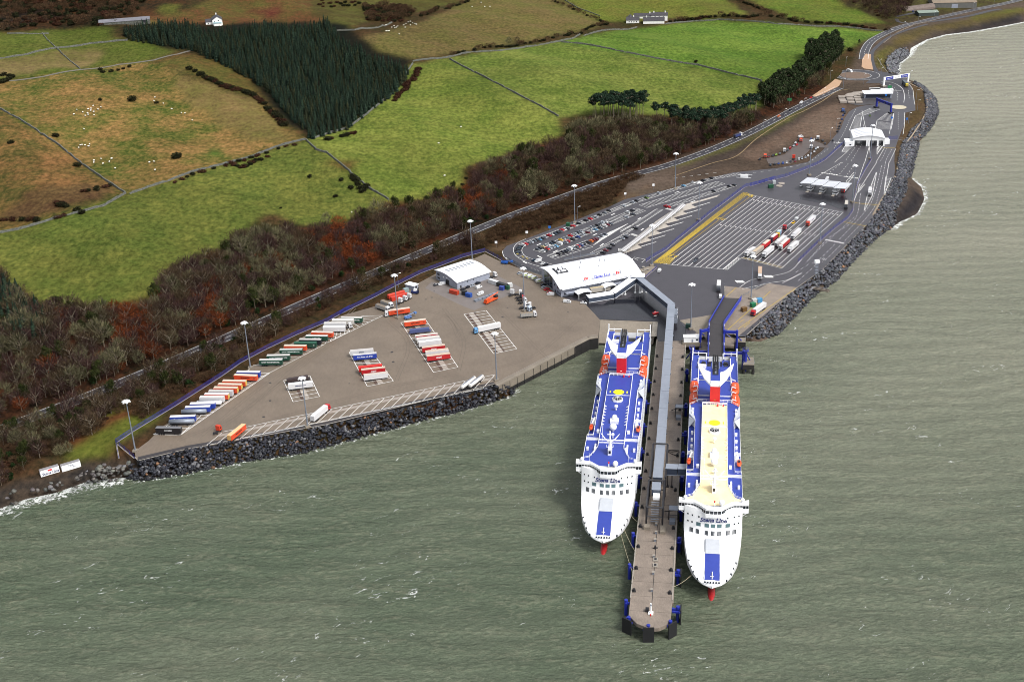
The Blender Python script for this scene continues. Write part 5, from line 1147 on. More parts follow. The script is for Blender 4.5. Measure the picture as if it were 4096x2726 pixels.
WL = lambda s: lerp(s, [-.5, 4, 10, 20, 35, 55, 75], [.02, .35, 2.4, 5.8, 9.4, 12, 12.5])
ZC = lambda s: lerp(s, [-.5, 2, 6, 12, 20, 27, 28.5, 29.5, 30.3, 31, 31.4], [8.5, 9.2, 10.3, 11.5, 12.4, 12.9, 14, 16.5, 20, 23.6, 24.6])
def surf(s, u, out=0.):
    z = ZC(s)-1.1*u*u*(1 if s < 27 else max(0, 1-(s-27)/1.5)); sh = 4.0*u*u*float(sm((s-14)/12.))
    return (s+sh-out, -u*HW(s), z+(out if s < 27 else 0))
def railing(mb, pts, z, h=1.1, step=2.2, w_=.07):
    for a, b in zip(pts[:-1], pts[1:]):
        a = np.array((*a, z), float); b = np.array((*b, z), float)
        for hh in (h, h*.5): mb.cyl(a+[0, 0, hh], b+[0, 0, hh], w_, None, 4, None, False)
        L = np.linalg.norm(b-a); n_ = max(1, int(L/step))
        for k in range(n_+1): q = a+(b-a)*k/n_; mb.cyl(q, q+[0, 0, h], w_, None, 4, None, False)
def ferry(origin, drz, cream, label):
    R = emp('ferry', (origin[0], origin[1], SEA), PRZ+drz, label, 'ferry'); TOPM = M_CREAM if cream else M_SHIPB
    def part(n, mb, m=None, smooth=False, par=None): return ob(n, mb, m, par or R, smooth)
    # hull
    mb = MB(); st = [-.5, 0, .6, 1.5, 3, 5, 8, 11, 15, 19, 22, 25, 27, 28.5, 29.5, 30.3, 31, 31.4, 40, 55, 75, 110, 150, 185, 198, 203]; Z = [-2, 0, 3, 6, 7.6, None]; rows = []
    for s in st:
        row = []
        for z in Z:
            if z is None:
                if s <= 31.4: e = surf(s, 1); ss, w_, zz = e[0], HW(s), e[2]
                else: ss, w_, zz = s+(4.0 if s < 38 else 0), 12.5, 16
            else:
                k = (max(z, 0)/7.6)**.8; w_ = WL(s)*(1-k)+HW(s)*k; w_ = w_ if s < 190 else w_*(1-.12*(s-190)/13*(1-k)); ss = s+(1-k)*10.5*math.exp(-max(s, 0)/14)+(4.0*float(sm((s-14)/12.))*k if s <= 31.4 else (4.0*k if s < 38 else 0)); zz = z
            row.append((ss, w_, zz))
        rows.append(row)
    nz = len(Z)
    for sg in (1, -1):
        vs = [(a, -sg*b, c) for r_ in rows for a, b, c in r_]; fs = [(i*nz+j, (i+1)*nz+j, (i+1)*nz+j+1, i*nz+j+1) for i in range(len(st)-1) for j in range(nz-1)]
        mb.add(vs, fs, M_SHIPW)
    L = rows[-1]; mb.add([(a, b, c) for a, b, c in L]+[(a, -b, c) for a, b, c in L], [(j, j+1, nz+j+1, nz+j) for j in range(nz-1)], M_SHIPW)
    ss = [s for s in st if s <= 31.4]; us = np.linspace(-1, 1, 21)
    ss2 = sorted(set(ss+[7, 9.5, 13, 17, 24]))
    vs = [surf(s, u) for s in ss2 for u in us]; nu = len(us); mb.add(vs, [(i*nu+j, i*nu+j+1, (i+1)*nu+j+1, (i+1)*nu+j) for i in range(len(ss2)-1) for j in range(nu-1)], M_SHIPW)
    h = part('hull', mb, None, True)
    # red boot line and bulb
    mb = MB(); V = []
    mb.sph((7.0, 0, -.75), 1.75, M_BULB, 16, 12, .95, sx=4.0); part('bulbous_bow', mb, M_BULB, True)
    mb = MB()
    for sg in (1, -1):
        for i in range(2, len(st)-1):
            a, b = rows[i], rows[i+1]
            mb.add([(a[1][0], -sg*(a[1][1]+.04), .0), (b[1][0], -sg*(b[1][1]+.04), .0), (b[1][0], -sg*(b[1][1]+.05), .9), (a[1][0], -sg*(a[1][1]+.05), .9)], [(0, 1, 2, 3)])
    part('waterline_band', mb, M_BULB)
    # superstructure
    fr = [(31.4+4*(u*u), -12.5*u) for u in np.linspace(-1, 1, 17)]
    def deckblock(n, pts, z0, z1, top, side=M_SHIPW): m_ = MB(); m_.prism(pts, z0, z1, side, top); return part(n, m_)
    inner = [(62, -12.5), (62, -9.3), (122, -9.3), (128, -12.5)]
    pts = fr+[(64, -12.5), (64, -9.3), (112, -9.3), (117, -12.5), (128, -12.5), (132, -8.6), (132, 8.6), (128, 12.5), (117, 12.5), (112, 9.3), (64, 9.3), (64, 12.5)]
    pts = [(a, b) for a, b in pts]
    deckblock('superstructure', pts, 15.9, 24.6, M_SHIPB)
    for sg in (1, -1):
        deckblock('side_deck', [(63.9, sg*9.2), (113, sg*9.2), (117.5, sg*12.5), (63.9, sg*12.5)][::1], 15.9, 20.6, M_SHIPB)
        deckblock('boat_deck', [(131.9, sg*8.5), (203, sg*8.5), (203, sg*12.5), (127.9, sg*12.5)], 15.9, 16.6, M_SHIPB)
        m_ = MB(); m_.add([(128, sg*12.52, 21), (128, sg*12.52, 25.4), (120, sg*12.52, 25.4), (112, sg*9.5, 25.0), (112, sg*12.52, 20.6)], [(0, 1, 2, 3, 4)]); m_.prism([(127.5, sg*12.5), (127.5, sg*12.1), (113.5, sg*9.4), (112.5, sg*9.8), (118, sg*12.5)], 24.62, 25.4); part('shoulder_screen', m_, M_SHADE)
    deckblock('aft_house', [(131.9, -8.4), (168, -8.4), (168, 8.4), (131.9, 8.4)], 15.9, 19.6, M_SHIPB)
    deckblock('aft_deck', [(168, -8.5), (189, -8.5), (189, 8.5), (168, 8.5)], 15.9, 16.7, M_SHIPB)
    # stern mooring deck
    m_ = MB(); m_.box(189, 203, -4.0, 4.0, 10, 12.6, M_DARK).box(189, 200, -8.5, -4, 13, 15.2, M_SHIPB).box(189, 200, 4, 8.5, 13, 15.2, M_SHIPB); part('mooring_deck', m_)
    m_ = MB()
    for y in (-6, 6):
        for x in (191, 195): m_.cyl((x, y-1, 16), (x, y+1, 16), .8, None, 10); m_.box(x-.9, x+.9, y-1.4, y+1.4, 15.2, 15.7)
    part('mooring_winch', m_, M_DARK)
    for sg in (1, -1):
        m_ = MB(); m_.cyl((203, sg*12.1, 10), (203.4, sg*12.1, 21), .35, None, 6).cyl((203, sg*9, 16), (203, sg*9, 18.5), .25, None, 6).cyl((203, sg*12, 18), (203, sg*4.6, 18), .25, None, 4).cyl((203, sg*4.6, 18), (203, sg*4.6, 12), .3, None, 4).cyl((199, sg*12.1, 16.5), (199, sg*12.1, 18.2), .2, None, 4); m_.box(196, 203, sg*12.1-.2, sg*12.1+.2, 16.5, 17.3).box(189, 198, sg*8.6-.2, sg*8.6+.2, 16.6, 17.6); part('stern_frame', m_, M_SHIPW)
        m_ = MB()
        for s in (170, 178): m_.box(s, s+.25, sg*1.5 if sg > 0 else -8.2, 8.2 if sg > 0 else -1.5, 16.7, 16.85)
        m_.cyl((165, sg*8.6, 17), (186, sg*8.6, 17), .2, None, 4).cyl((158, sg*9.2, 19.8), (170, sg*8.6, 19.8), .2, None, 4); m_.box(166, 166.3, -8.2, 8.2, 19.6, 20.2); m_.box(148, 148.2, sg*2.6 if sg > 0 else -8.3, 8.3 if sg > 0 else -2.6, 19.6, 20.3); part('deck_coaming', m_, M_SHIPW)
    # white canister and boxes on the aft deck
    m_ = MB(); m_.box(186, 188.6, 4.5, 9, 16.7, 18.2); part('locker', m_, M_SHIPW)
    deckblock('front_ledge', fr+[(39, 12.45), (39, -12.45)], 24.61, 24.72, M_SHIPW)
    # centre house with railings
    pts = [(33.9+4*u*u-.6, -12.0*u) for u in np.linspace(-1, 1, 13)]+[(38.8, -12.2), (40.5, -9.2), (47, -7.0), (50, -6.1), (126, -6.1), (126, 6.1), (50, 6.1), (47, 7.0), (40.5, 9.2), (38.8, 12.2)]
    deckblock('upper_deck', pts, 24.6, 26.4, TOPM)
    m_ = MB(); railing(m_, [(38.8, -12.2), (40.5, -9.2), (47, -7.0), (50, -6.1), (126, -6.1), (126, 6.1), (50, 6.1), (47, 7.0), (40.5, 9.2), (38.8, 12.2)], 26.4); 
    for z in (24.6,):
        for sg in (1, -1): railing(m_, [(40, sg*12.4), (64, sg*12.4), (64, sg*9.4), (112, sg*9.4)], z); railing(m_, [(128, sg*12.4), (132, sg*8.7)], z)
    for sg in (1, -1): railing(m_, [(64, sg*12.4), (112, sg*12.4)], 20.6); railing(m_, [(150, sg*12.4), (203, sg*12.4)], 16.6)
    railing(m_, [(132, -8.4), (132, 8.4)], 24.6, 1.6, 2, .12); railing(m_, [(126, -6), (126, 6)], 26.4, 1.4, 2, .12)
    part('railing', m_, M_SHIPW)
    for x0, x1, y0, y1, z0, z1 in ((60, 60.35, 6.2, 12.3, 24.6, 25.3), (60, 60.35, -12.3, -6.2, 24.6, 25.3), (61.6, 61.8, 6.2, 12.3, 24.6, 25.2), (61.6, 61.8, -12.3, -6.2, 24.6, 25.2), (103.6, 103.8, -6, 6, 26.4, 26.7), (57, 57.3, -6, 6, 26.4, 27), (54.6, 54.8, -6, 6, 26.4, 26.9)): part('cross_coaming', MB().box(x0, x1, y0, y1, z0, z1), M_SHIPW)
    m_ = MB(); m_.box(124, 125, -1.9, -1.2, 26.4, 27.6).box(124.5, 125.2, -4.6, -4.0, 26.4, 27.0); part('red_locker', m_, M_RED)
    m_ = MB()
    for i in range(7):
        for sg in (1, -1): s = 72+i*3.1; m_.add([(s, sg*6.1, 26.4), (s+1.9, sg*6.1, 26.4), (s+.3, sg*4.7, 26.6), (s, sg*6.1, 28)], [(0, 1, 2), (0, 2, 3), (1, 2, 3)])
    part('side_bracket', m_, M_SHIPW)
    for sg in (1, -1):
        for s in (50, 67): m_ = MB(); m_.box(s, s+1.5, sg*7.4-.6, sg*7.4+.6, 24.6, 26).box(s, s+1.5, sg*11-.5, sg*11+.5, 24.6 if s < 60 else 20.6, 26 if s < 60 else 22); part('deck_locker', m_, M_SHIPW)
        m_ = MB()
        for k in range(6): m_.cyl((46+k*1.6, sg*7.6, 25.2), (47.3+k*1.6, sg*7.6, 25.2), .45, None, 8)
        part('life_raft', m_, M_SHIPW)
        m_ = MB()
        for s in (87, 92, 98, 105, 122, 118): m_.box(s, s+1.3, sg*10.6-.5, sg*10.6+.5, 20.6 if s < 112 else 24.6, 22 if s < 112 else 25.9)
        m_.box(86, 86.2, min(sg*9.3, sg*12.4), max(sg*9.3, sg*12.4), 20.6, 22.4); part('side_fitting', m_, M_SHIPW)
    # helipad mark and skylight
    m_ = MB(); m_.sheet(disc(107.4, 0, 2.75, 28), 26.46); m_.sheet([(106.4, -4.6), (108.6, -4.6), (108.6, -4), (106.4, -4)], 26.46).sheet([(106.4, 4), (108.6, 4), (108.6, 4.6), (106.4, 4.6)], 26.46); part('helipad_mark', m_, M_YELP)
    m_ = MB(); m_.cyl((98.5, 0, 26.4), (98.5, 0, 27.5), 2.8, 2.6, 8, M_SHIPW); sk = part('skylight', m_)
    m_ = MB(); m_.cyl((98.5, 0, 27.5), (98.5, 0, 28.3), 2.45, .2, 8, M_DARK)
    for k in range(8): a = k*math.pi/4; m_.cyl((98.5+2.4*math.cos(a), 2.4*math.sin(a), 27.55), (98.5, 0, 28.4), .06, None, 4, M_SHIPW, False)
    part('pane', m_, None, False, sk)
    # radomes
    def radome(x, y, z, r, ped): m_ = MB(); m_.cyl((x, y, z), (x, y, z+ped), r*.35, None, 8, M_SHIPW); m_.sph((x, y, z+ped+r*.8), r, M_SHIPW, 14, 9); part('radome', m_, M_SHIPW, True)
    radome(87.5, 0, 26.4, .95, 1.6); radome(66.5, 0, 26.4, 1.75, .9); radome(59.5, -.3, 26.4, .8, 1.4); radome(32.8, -3.4, 26.4, 1.25, 1.0)
    for sg in (1, -1): radome(36.4, sg*12.3, 26.4, .85, 1.0)
    m_ = MB(); m_.box(73.5, 77, -2, 2, 26.4, 27.9, M_SHIPW); m_.sph((76.5, 0, 28.6), 1.35, M_SHIPW, 14, 8); part('equipment_house', m_, M_SHIPW)
    # mast
    m_ = MB(); m_.box(43, 48.5, -.85, .85, 26.4, 29.6); m_.cyl((45, 0, 29.6), (45.6, 0, 38), .55, .3, 8); m_.cyl((47.8, 0, 29.6), (46, 0, 34), .3, .2, 6)
    for sg in (1, -1): m_.cyl((45.3, sg*.3, 32.5), (46.2, sg*2.4, 33.6), .45, .3, 6); m_.cyl((46.2, sg*2.4, 33.6), (47.6, sg*4.3, 35.6), .3, .15, 6); m_.cyl((44, sg*1.6, 30.5), (44, sg*1.6, 31.6), .1, None, 4); m_.cyl((44, 0, 30.5), (44, sg*1.6, 30.5), .1, None, 4)
    m_.cyl((49, 0, 26.4), (49, 0, 29), .15, None, 6); ms = part('mast', m_, M_SHIPW)
    m_ = MB(); m_.box(43.6, 43.9, -1.8, 1.8, 34, 34.35).box(44.6, 44.9, -1.2, 1.2, 36.6, 36.9); part('radar', m_, M_SHIPW, False, ms)
    m_ = MB(); m_.box(42.93, 43, -.5, .5, 27.5, 29); m_.box(44.5, 45.8, -.87, .87, 28, 28.8); part('grille', m_, M_DARK, False, ms)
    m_ = MB()
    for sg in (1, -1): m_.cyl((37, sg*9, 24.6), (37, sg*9, 31), .06, None, 4)
    m_.cyl((33, -.3, 26.4), (33, -.3, 28.4), .3, .2, 6); m_.cyl((56, 4.6, 26.4), (62, 4.6, 33), .08, None, 4); part('aerial', m_, M_SHIPW)
    m_ = MB(); m_.cyl((32.7, -.3, 28.4), (32.7, -.3, 29.1), .35, None, 8); part('signal_lamp', m_, M_RED)
    # bridge
    fl = [(35.4, -15.1), (34.9, -8.6), (33.2, -6.4), (29.9, -3.4), (29.6, 0), (29.9, 3.4), (33.2, 6.4), (34.9, 8.6), (35.4, 15.1)]
    bl = [(38.6, 15.1), (37.6, 12.6), (36.6, 8.2), (34.6, 6.0), (32.0, 3.1), (31.8, 0), (32.0, -3.1), (34.6, -6.0), (36.6, -8.2), (37.6, -12.6), (38.6, -15.1)]
    def off(L, d): return [(a+d, b) for a, b in L]
    m_ = MB(); m_.prism(fl+bl, 25.7, 26.75); br = part('bridge', m_, M_SHIPW)
    m_ = MB(); m_.prism(off(fl, .5)+bl, 22.4, 25.7); part('wall', m_, M_SHIPW, False, br)
    m_ = MB(); m_.prism(off(fl, .15)+off(bl, 0), 22.2, 23.9); part('sill', m_, M_SHIPW, False, br)
    f2 = off(fl, .42)
    for i in range(len(f2)-1):
        a = np.array(f2[i]); b = np.array(f2[i+1]); L_ = np.linalg.norm(b-a); n_ = max(2, int(L_/1.15)); d = (b-a)/n_; nn = np.array([d[1], -d[0]]); nn = nn/np.linalg.norm(nn)*.07; nn = -nn if nn[0] > 0 else nn
        m_ = MB()
        for k in range(n_): p0 = a+d*(k+.1)+nn; p1 = a+d*(k+.88)+nn; m_.add([(*p0, 24.0), (*p1, 24.0), (*p1, 25.6), (*p0, 25.6)], [(0, 1, 2, 3)])
        part('window_band', m_, M_WIN, False, br)
    for sg in (1, -1):
        m_ = MB(); m_.bar((35.6, sg*15, 22.4), (35.6, sg*12.6, 20.4), .2).bar((38.4, sg*15, 22.4), (38.4, sg*12.6, 20.4), .2).box(35.3, 35.5, sg*13.8-1.2, sg*13.8+1.2, 21.9, 22.3); part('wing_bracket', m_, M_SHIPW, False, br)
    # windows of the front face
    def s_at(z): return float(np.interp(z, [12.9, 14, 16.5, 20, 23.6, 24.6], [27, 28.5, 29.5, 30.3, 31, 31.4]))
    def facewin(t0, t1, z0, z1, m, name='window', n=1):
        for k in range(n):
            a = t0+(t1-t0)*k/n; b = t0+(t1-t0)*(k+(1 if n == 1 else .72))/n; m_ = MB(); q = []
            for t, z in ((a, z0), (b, z0), (b, z1), (a, z1)): s = s_at(z); x, y, zz = surf(s, t/HW(s), .12); q.append((x, y, z))
            m_.add(q, [(0, 1, 2, 3)]); yield m_
    def addwins(L, z0, z1, m, n=1):
        for t0, t1 in L:
            M_ = MB()
            for q in facewin(t0, t1, z0, z1, m, n=n): M_.add(q.v, q.f)
            part('window', M_, m)
    addwins([(t-.95, t+.95) for t in (-6.3, -2.7, 0, 2.7, 6.3)], 17.3, 18.9, M_WING)
    addwins([(t-.75, t+.85) for t in (-9.3, -6.6, -2.7, 0, 2.7, 6.5, 9.2)], 14.0, 15.9, M_WIN, 3)
    addwins([(t-.3, t+.3) for t in (-10.9, -9.1, 9.1, 10.9)], 18.0, 18.7, M_WIN); addwins([(t-.28, t+.28) for t in (-11, -9, -6.2, 6.2, 9, 11)], 21.1, 21.8, M_WIN)
    text('Stena Line', 2.75, M_NAVY, R, (29.95, 0, 20.9), (math.radians(79), 0, -math.pi/2), .18, .1)
    # foredeck hatch
    m_ = MB(); sl_ = np.linspace(2.6, 17.6, 12)
    vs = [(s, y, ZC(s)+.1-.02*abs(y)) for s in sl_ for y in (-3.1, -1, 1, 3.1)]; m_.add(vs, [(i*4+j, i*4+j+1, i*4+j+5, i*4+j+4) for i in range(11) for j in range(3)]); part('bow_hatch', m_, M_SHIPB)
    m_ = MB(); m_.cyl((2.7, 0, 9.8), (6.4, 0, 10.9), .16, None, 6); m_.box(4, 4.2, -.8, .8, 10, 10.2); part('hatch_bar', m_, M_SHIPW)
    m_ = MB(); sl_ = np.linspace(17.5, 26.6, 8); hh = [.15, .5, .8, 1, 1.1, 1.1, 1, .8]
    vs = [(s, y, ZC(s)+(hh[i] if abs(y) < 3 else hh[i]-.25)) for i, s in enumerate(sl_) for y in (-3.2, -2.9, 0, 2.9, 3.2)]; m_.add(vs, [(i*5+j, i*5+j+1, i*5+j+6, i*5+j+5) for i in range(7) for j in range(4)])
    for y in (-3.2, 3.2): m_.add([(s, y, ZC(s)+hh[i]-.25) for i, s in enumerate(sl_)]+[(s, y, ZC(s)-.5) for s in sl_], [(i, i+1, i+9, i+8) for i in range(7)])
    part('hatch_cover', m_, M_SHADE)
    m_ = MB()
    for y in (-3.25, 3.25): m_.cyl((2.6, y, 9.6), (26.6, y, 13.4), .12, None, 4)
    part('hatch_frame', m_, M_SHIPW)
    # tip openings and fairleads
    for t in (-2.9, -1.75, -.6, .6, 1.75, 2.9):
        m_ = MB(); s0 = .75+.05*abs(t); m_.add([(s0-.25, t-.36, ZC(s0)+.25), (s0-.25, t+.36, ZC(s0)+.25), (s0+.75, t+.36, ZC(s0+.75)+.25), (s0+.75, t-.36, ZC(s0+.75)+.25)], [(0, 1, 2, 3)]); part('mooring_port', m_, M_WIN)
    for sg in (1, -1):
        for s in (4, 7.5, 10.5, 14): x, y, z = surf(s, sg*.97); m_ = MB(); m_.box(x-.4, x+.4, y-.35, y+.35, z-.6, z+.16); part('fairlead', m_, M_WIN)
    # rows of cabin windows along the sides
    for sg in (1, -1):
        for z, a, b in ((17.6, 42, 200), (14.4, 50, 198), (22.6, 41, 63)):
            m_ = MB(); s = a
            while s < b:
                y = -sg*(12.56 if z < 20 or s < 64 else 9.4); m_.add([(s, y, z), (s+1.1, y, z), (s+1.1, y, z+.9), (s, y, z+.9)], [(0, 1, 2, 3)]); s += 2.6
            part('window_row', m_, M_WIN)
        m_ = MB(); m_.cyl((36, -sg*12.6, 12.4), (203, -sg*12.6, 12.4), .18, None, 4); m_.cyl((40, -sg*12.6, 8.4), (203, -sg*12.6, 8.4), .14, None, 4); part('rubbing_strake', m_, M_SHADE)
    # funnel
    m_ = MB(); m_.box(127.6, 152, -2.35, 2.35, 19.5, 37.6, M_SHIPB).box(127.3, 129.4, -2.4, 2.4, 35.9, 38.1, M_SHIPW); fn = part('funnel', m_)
    m_ = MB(); m_.add([(127.25, -2.45, 26.5), (127.25, 2.45, 26.5), (127.25, 2.45, 35.9), (127.25, -2.45, 35.9)], [(0, 1, 2, 3)]); m_.add([(127.25, -2.45, 35.9), (127.25, 2.45, 35.9), (129.6, 2.45, 35.9), (129.6, -2.45, 35.9)], [(0, 1, 2, 3)])
    for y in (-2.45, 2.45): m_.add([(127.25, y, 26.5), (134, y, 26.5), (134, y, 35.9), (127.25, y, 35.9)], [(0, 1, 2, 3)])
    part('red_panel', m_, M_RED, False, fn)
    m_ = MB(); m_.add([(127.2, -.45, 28.4), (127.2, .45, 28.4), (127.2, .45, 28.8), (127.2, -.45, 28.8)], [(0, 1, 2, 3)]); part('emblem', m_, M_YEL if cream else M_SHIPW, False, fn)
    for sg in (1, -1):
        m_ = MB(); pl = [(126.8, 2.3), (133, 5.6), (143.2, 8.3), (149.6, 9.2), (145.2, 6.6), (142.0, 4.6), (141.0, 2.3)]; zz = lambda t: 37.2+.18*(t-2.3)
        vs = [(s, -sg*t, zz(t)) for s, t in pl]+[(s, -sg*t, zz(t)-.9) for s, t in pl]; n_ = len(pl)
        m_.add(vs, [tuple(range(n_)), tuple(range(n_, 2*n_))[::-1]]+[(i, (i+1) % n_, n_+(i+1) % n_, n_+i) for i in range(n_)]); part('funnel_wing', m_, M_SHIPW, False, fn)
    m_ = MB(); m_.box(137, 151.5, -1.5, 1.5, 37.6, 37.7, M_DARK)
    for y in (-1, 0, 1): m_.cyl((149.5, y, 37.7), (153, y, 41), .42, None, 10, M_BLACK); 
    for s in (140.5, 143.5, 146.5): m_.cyl((s, 0, 37.7), (s+.6, 0, 39), .8, .8, 12, M_DARK)
    m_.box(138, 146, -.45, .45, 37.7, 38.3, M_GALV); part('exhaust_pipe', m_, None, False, fn)
    m_ = MB()
    for y in (-1.7, 1.7): m_.cyl((142, y, 38.6), (152, y, 40.2), .22, None, 6)
    part('exhaust_frame', m_, M_GALV, False, fn)
    # stern ramps
    m_ = MB(); m_.box(202.8, 203.6, -9, 9, 3, 11, M_SHIPW); part('stern_door', m_)
    mw = R.matrix_basis if False else None
    c_, s_ = math.cos(PRZ+drz), math.sin(PRZ+drz)
    TW = lambda x, y, z: (origin[0]+x*c_-y*s_, origin[1]+x*s_+y*c_, SEA+z)
    nm = 'cream decked' if cream else 'blue decked'
    for sg, sd_ in ((1, 'left'), (-1, 'right')):
        for x, en in ((144.5, 'forward'), (158.5, 'after')):
            B = emp('lifeboat', TW(x, sg*10.6, 17.6), PRZ+drz, 'orange enclosed lifeboat, the %s one on the %s side of the %s ferry' % (en, sd_, nm), 'lifeboat', 'lifeboats on the ferries')
            m_ = MB(); V, F = ico(2); V = V.copy(); V = np.sign(V)*np.abs(V)**.7*np.array([6.2, 2.3, 1.9])+[0, 0, 1.5]; m_.add(V, F.tolist()); ob('hull', m_, M_ORANGE, B, True)
            m_ = MB(); m_.box(-4, 3.4, -1.4, 1.4, 2.4, 3.6); ob('canopy', m_, M_ORANGE, B); m_ = MB(); m_.box(-1.5, 1.5, -.1, .1, 3.6, 3.66); ob('keel_mark', m_, M_SHIPW, B)
            m_ = MB(); m_.box(-3.8, 3.2, -1.44, 1.44, 2.9, 3.2); ob('window_band', m_, M_WIN, B)
            m_ = MB()
            for dx in (-4.2, 4.2): m_.cyl((x+dx, sg*8.5, 19.4), (x+dx+.8, sg*9.0, 22), .25, None, 6); m_.cyl((x+dx+.8, sg*9.0, 22), (x+dx, sg*11, 21.6), .25, None, 6)
            part('davit', m_, M_SHIPW)
        B = emp('rescue_boat', TW(77.5, sg*11.6, 21.2), PRZ+drz, 'small orange rescue boat on the %s side of the %s ferry' % (sd_, nm), 'rescue boat', 'rescue boats on the ferries')
        m_ = MB(); V, F = ico(1); V = np.sign(V)*np.abs(V)**.8*np.array([2.9, 1.1, .75])+[0, 0, .8]; m_.add(V, F.tolist()); ob('hull', m_, M_ORANGE, B, True); m_ = MB(); m_.box(-.8, .8, -.5, .5, 1.3, 2.0); ob('console', m_, M_WIN if sg < 0 else M_ORANGE, B)
        m_ = MB(); m_.cyl((82, sg*10.4, 20.6), (82, sg*10.4, 24.4), .45, None, 8); m_.cyl((82, sg*10.4, 24.4), (77.5, sg*11.4, 24), .3, None, 6); m_.box(80.8, 83.2, sg*10.4-.8, sg*10.4+.8, 20.6, 22); part('crane', m_, M_SHIPW)
    return R
ferry((79.08, 421.55), -.0030, True, 'white passenger ferry with cream and blue decks moored right of the pier')
ferry((36.63, 457.55), .0046, False, 'white passenger ferry with an all blue upper deck moored left of the pier')
# ------------------------------------------------------------------ buildings
M_ROOFW = mat('white_metal_roof', sc(236, 238, 244, 1.25), .4, .04, .08, detail=6); M_WALLW = mat('cream_render', sc(228, 226, 220), .7, .08, .4); M_SLATE = mat('slate_roof', sc(62, 60, 66), .7, .25, .6)
M_SLATED = mat('roof_seam', sc(150, 156, 168), .5, 0); M_CHIM = mat('wall_white', (.78, .78, .75), .7, .06, .5)
def frame(o, rz): return None
def vault(zf, zb, D, n=12, rise=3.2):
    return [(D*i/n, zf+(zb-zf)*i/n+rise*math.sin(math.pi*i/n)) for i in range(n+1)]
def vault_building(name, A, rz, L, D, zf, zb, rise, lab, over=1.2, th=.35):
    """local x along the front, y to the back"""
    r = emp(name, (A[0], A[1], 0), rz, lab, 'building'); pr = vault(zf, zb, D, 14, rise)
    mb = MB(); ins = pr
    for x in (0, L): mb.add([(x, 0, 0), (x, D, 0)]+[(x, y, z) for y, z in ins[::-1]], [tuple(range(2+len(ins)))])
    mb.add([(0, 0, 0), (L, 0, 0), (L, 0, zf), (0, 0, zf)], [(0, 1, 2, 3)]); mb.add([(0, D, 0), (L, D, 0), (L, D, zb), (0, D, zb)], [(3, 2, 1, 0)]); ob('wall', mb, M_GREYC, r)
    ext = [(-over, pr[0][1]-over*.35)]+pr+[(D+over, pr[-1][1]-over*.35)]
    mb = MB(); n = len(ext)
    vs = [(x, y, z+dz) for x in (-over, L+over) for dz in (.05, .05+th) for y, z in ext]
    fs = []
    for i in range(n-1): fs += [(n+i, n+i+1, 3*n+i+1, 3*n+i), (i, 2*n+i, 2*n+i+1, i+1), (i, i+1, n+i+1, n+i), (2*n+i, 3*n+i, 3*n+i+1, 2*n+i+1)]
    fs += [(0, n, 3*n, 2*n), (n-1, 3*n-1, 4*n-1, 2*n-1)][:2]; mb.add(vs, fs); rf = ob('roof', mb, M_ROOFW, r)
    mb = MB()
    k = 0; x = 3.
    while x < L:
        for (y0, z0), (y1, z1) in zip(ext[:-1], ext[1:]): mb.add([(x, y0, z0+.06+th+.03), (x+.1, y0, z0+.09+th), (x+.1, y1, z1+.09+th), (x, y1, z1+.09+th)], [(0, 1, 2, 3)])
        x += 3.
    ob('roof_seam', mb, M_SLATED, r).parent = rf
    return r, rf, pr
def panel(r, name, x0, x1, z0, z1, m, y=-.06, par=None):
    mb = MB(); mb.box(x0, x1, y, y+.08, z0, z1); return ob(name, mb, m, par or r)
def endpanel(r, name, y0, y1, z0, z1, m, x=-.06): mb = MB(); mb.box(x, x+.08, y0, y1, z0, z1); return ob(name, mb, m, r)
TR_, TRF, TPR = vault_building('terminal_building', (32.9, 735.8), math.radians(21.5), 56.5, 30, 6.5, 9.8, 2.9, 'large terminal building with a curved white roof and blue lettering on its front eave', 1.5)
zt = lambda y: float(np.interp(y, [p[0] for p in TPR], [p[1] for p in TPR]))
for k in range(3): endpanel(TR_, 'window', 13.5+k*4.6, 17.6+k*4.6, .6, zt(14+k*4)-1.6, M_GLASS)
for y0, z0 in ((1, 1), (4.2, 1), (4.2, 4), (9.2, 4.2), (8.5, .2)): endpanel(TR_, 'window', y0, y0+1.6, z0, z0+1.5, M_GLASS)
panel(TR_, 'window', 2, 7, 1.2, 2.6, M_GLASS); panel(TR_, 'window_band', 1, 52, 4.6, 5.4, M_GLASS)
for x in (9, 22, 37): panel(TR_, 'door', x, x+3, 0, 2.8, M_DARK)
mb = MB(); mb.box(0, 50, -2.2, .2, 5.6, 5.8); 
for k in range(25): mb.box(k*2+.2, k*2+.35, -2.4, -2.2, 5.3, 5.9)
ob('brise_soleil', mb, M_ROOFW, TR_)
mb = MB(); mb.box(2, 42, -4.2, -1.6, 3.2, 3.45); ob('lower_canopy', mb, M_GREYC, TR_)
# sunken plant well in the roof
mb = MB(); pw = [(3.2, 14), (11.5, 9), (11.5, 15.2), (3.2, 20)]
mb.add([(x, y, zt(y)+.85) for x, y in ((2.8, 12.0), (11.2, 12.0), (11.2, 20.5), (2.8, 20.5))], [(0, 1, 2, 3)], M_DARK)
for x, y, w_, d_ in ((4, 13, 1.6, 2), (6.6, 13.4, 3.4, 1.4), (6.4, 16.4, 2, 2.6), (9.2, 17, 1.4, 2.6), (3.9, 17.6, 1.5, 2)): mb.box(x, x+w_, y, y+d_, zt(y)+.3, zt(y)+1.5, M_ROOFW)
ob('roof_well', mb, None, TRF)
for x, y in ((24, 21), (37, 19), (40, 17.5), (33, 12), (20, 14)): mb = MB(); mb.cyl((x, y, zt(y)), (x, y, zt(y)+1.8), .25, None, 6); ob('roof_vent', mb, M_SLATED, TRF)
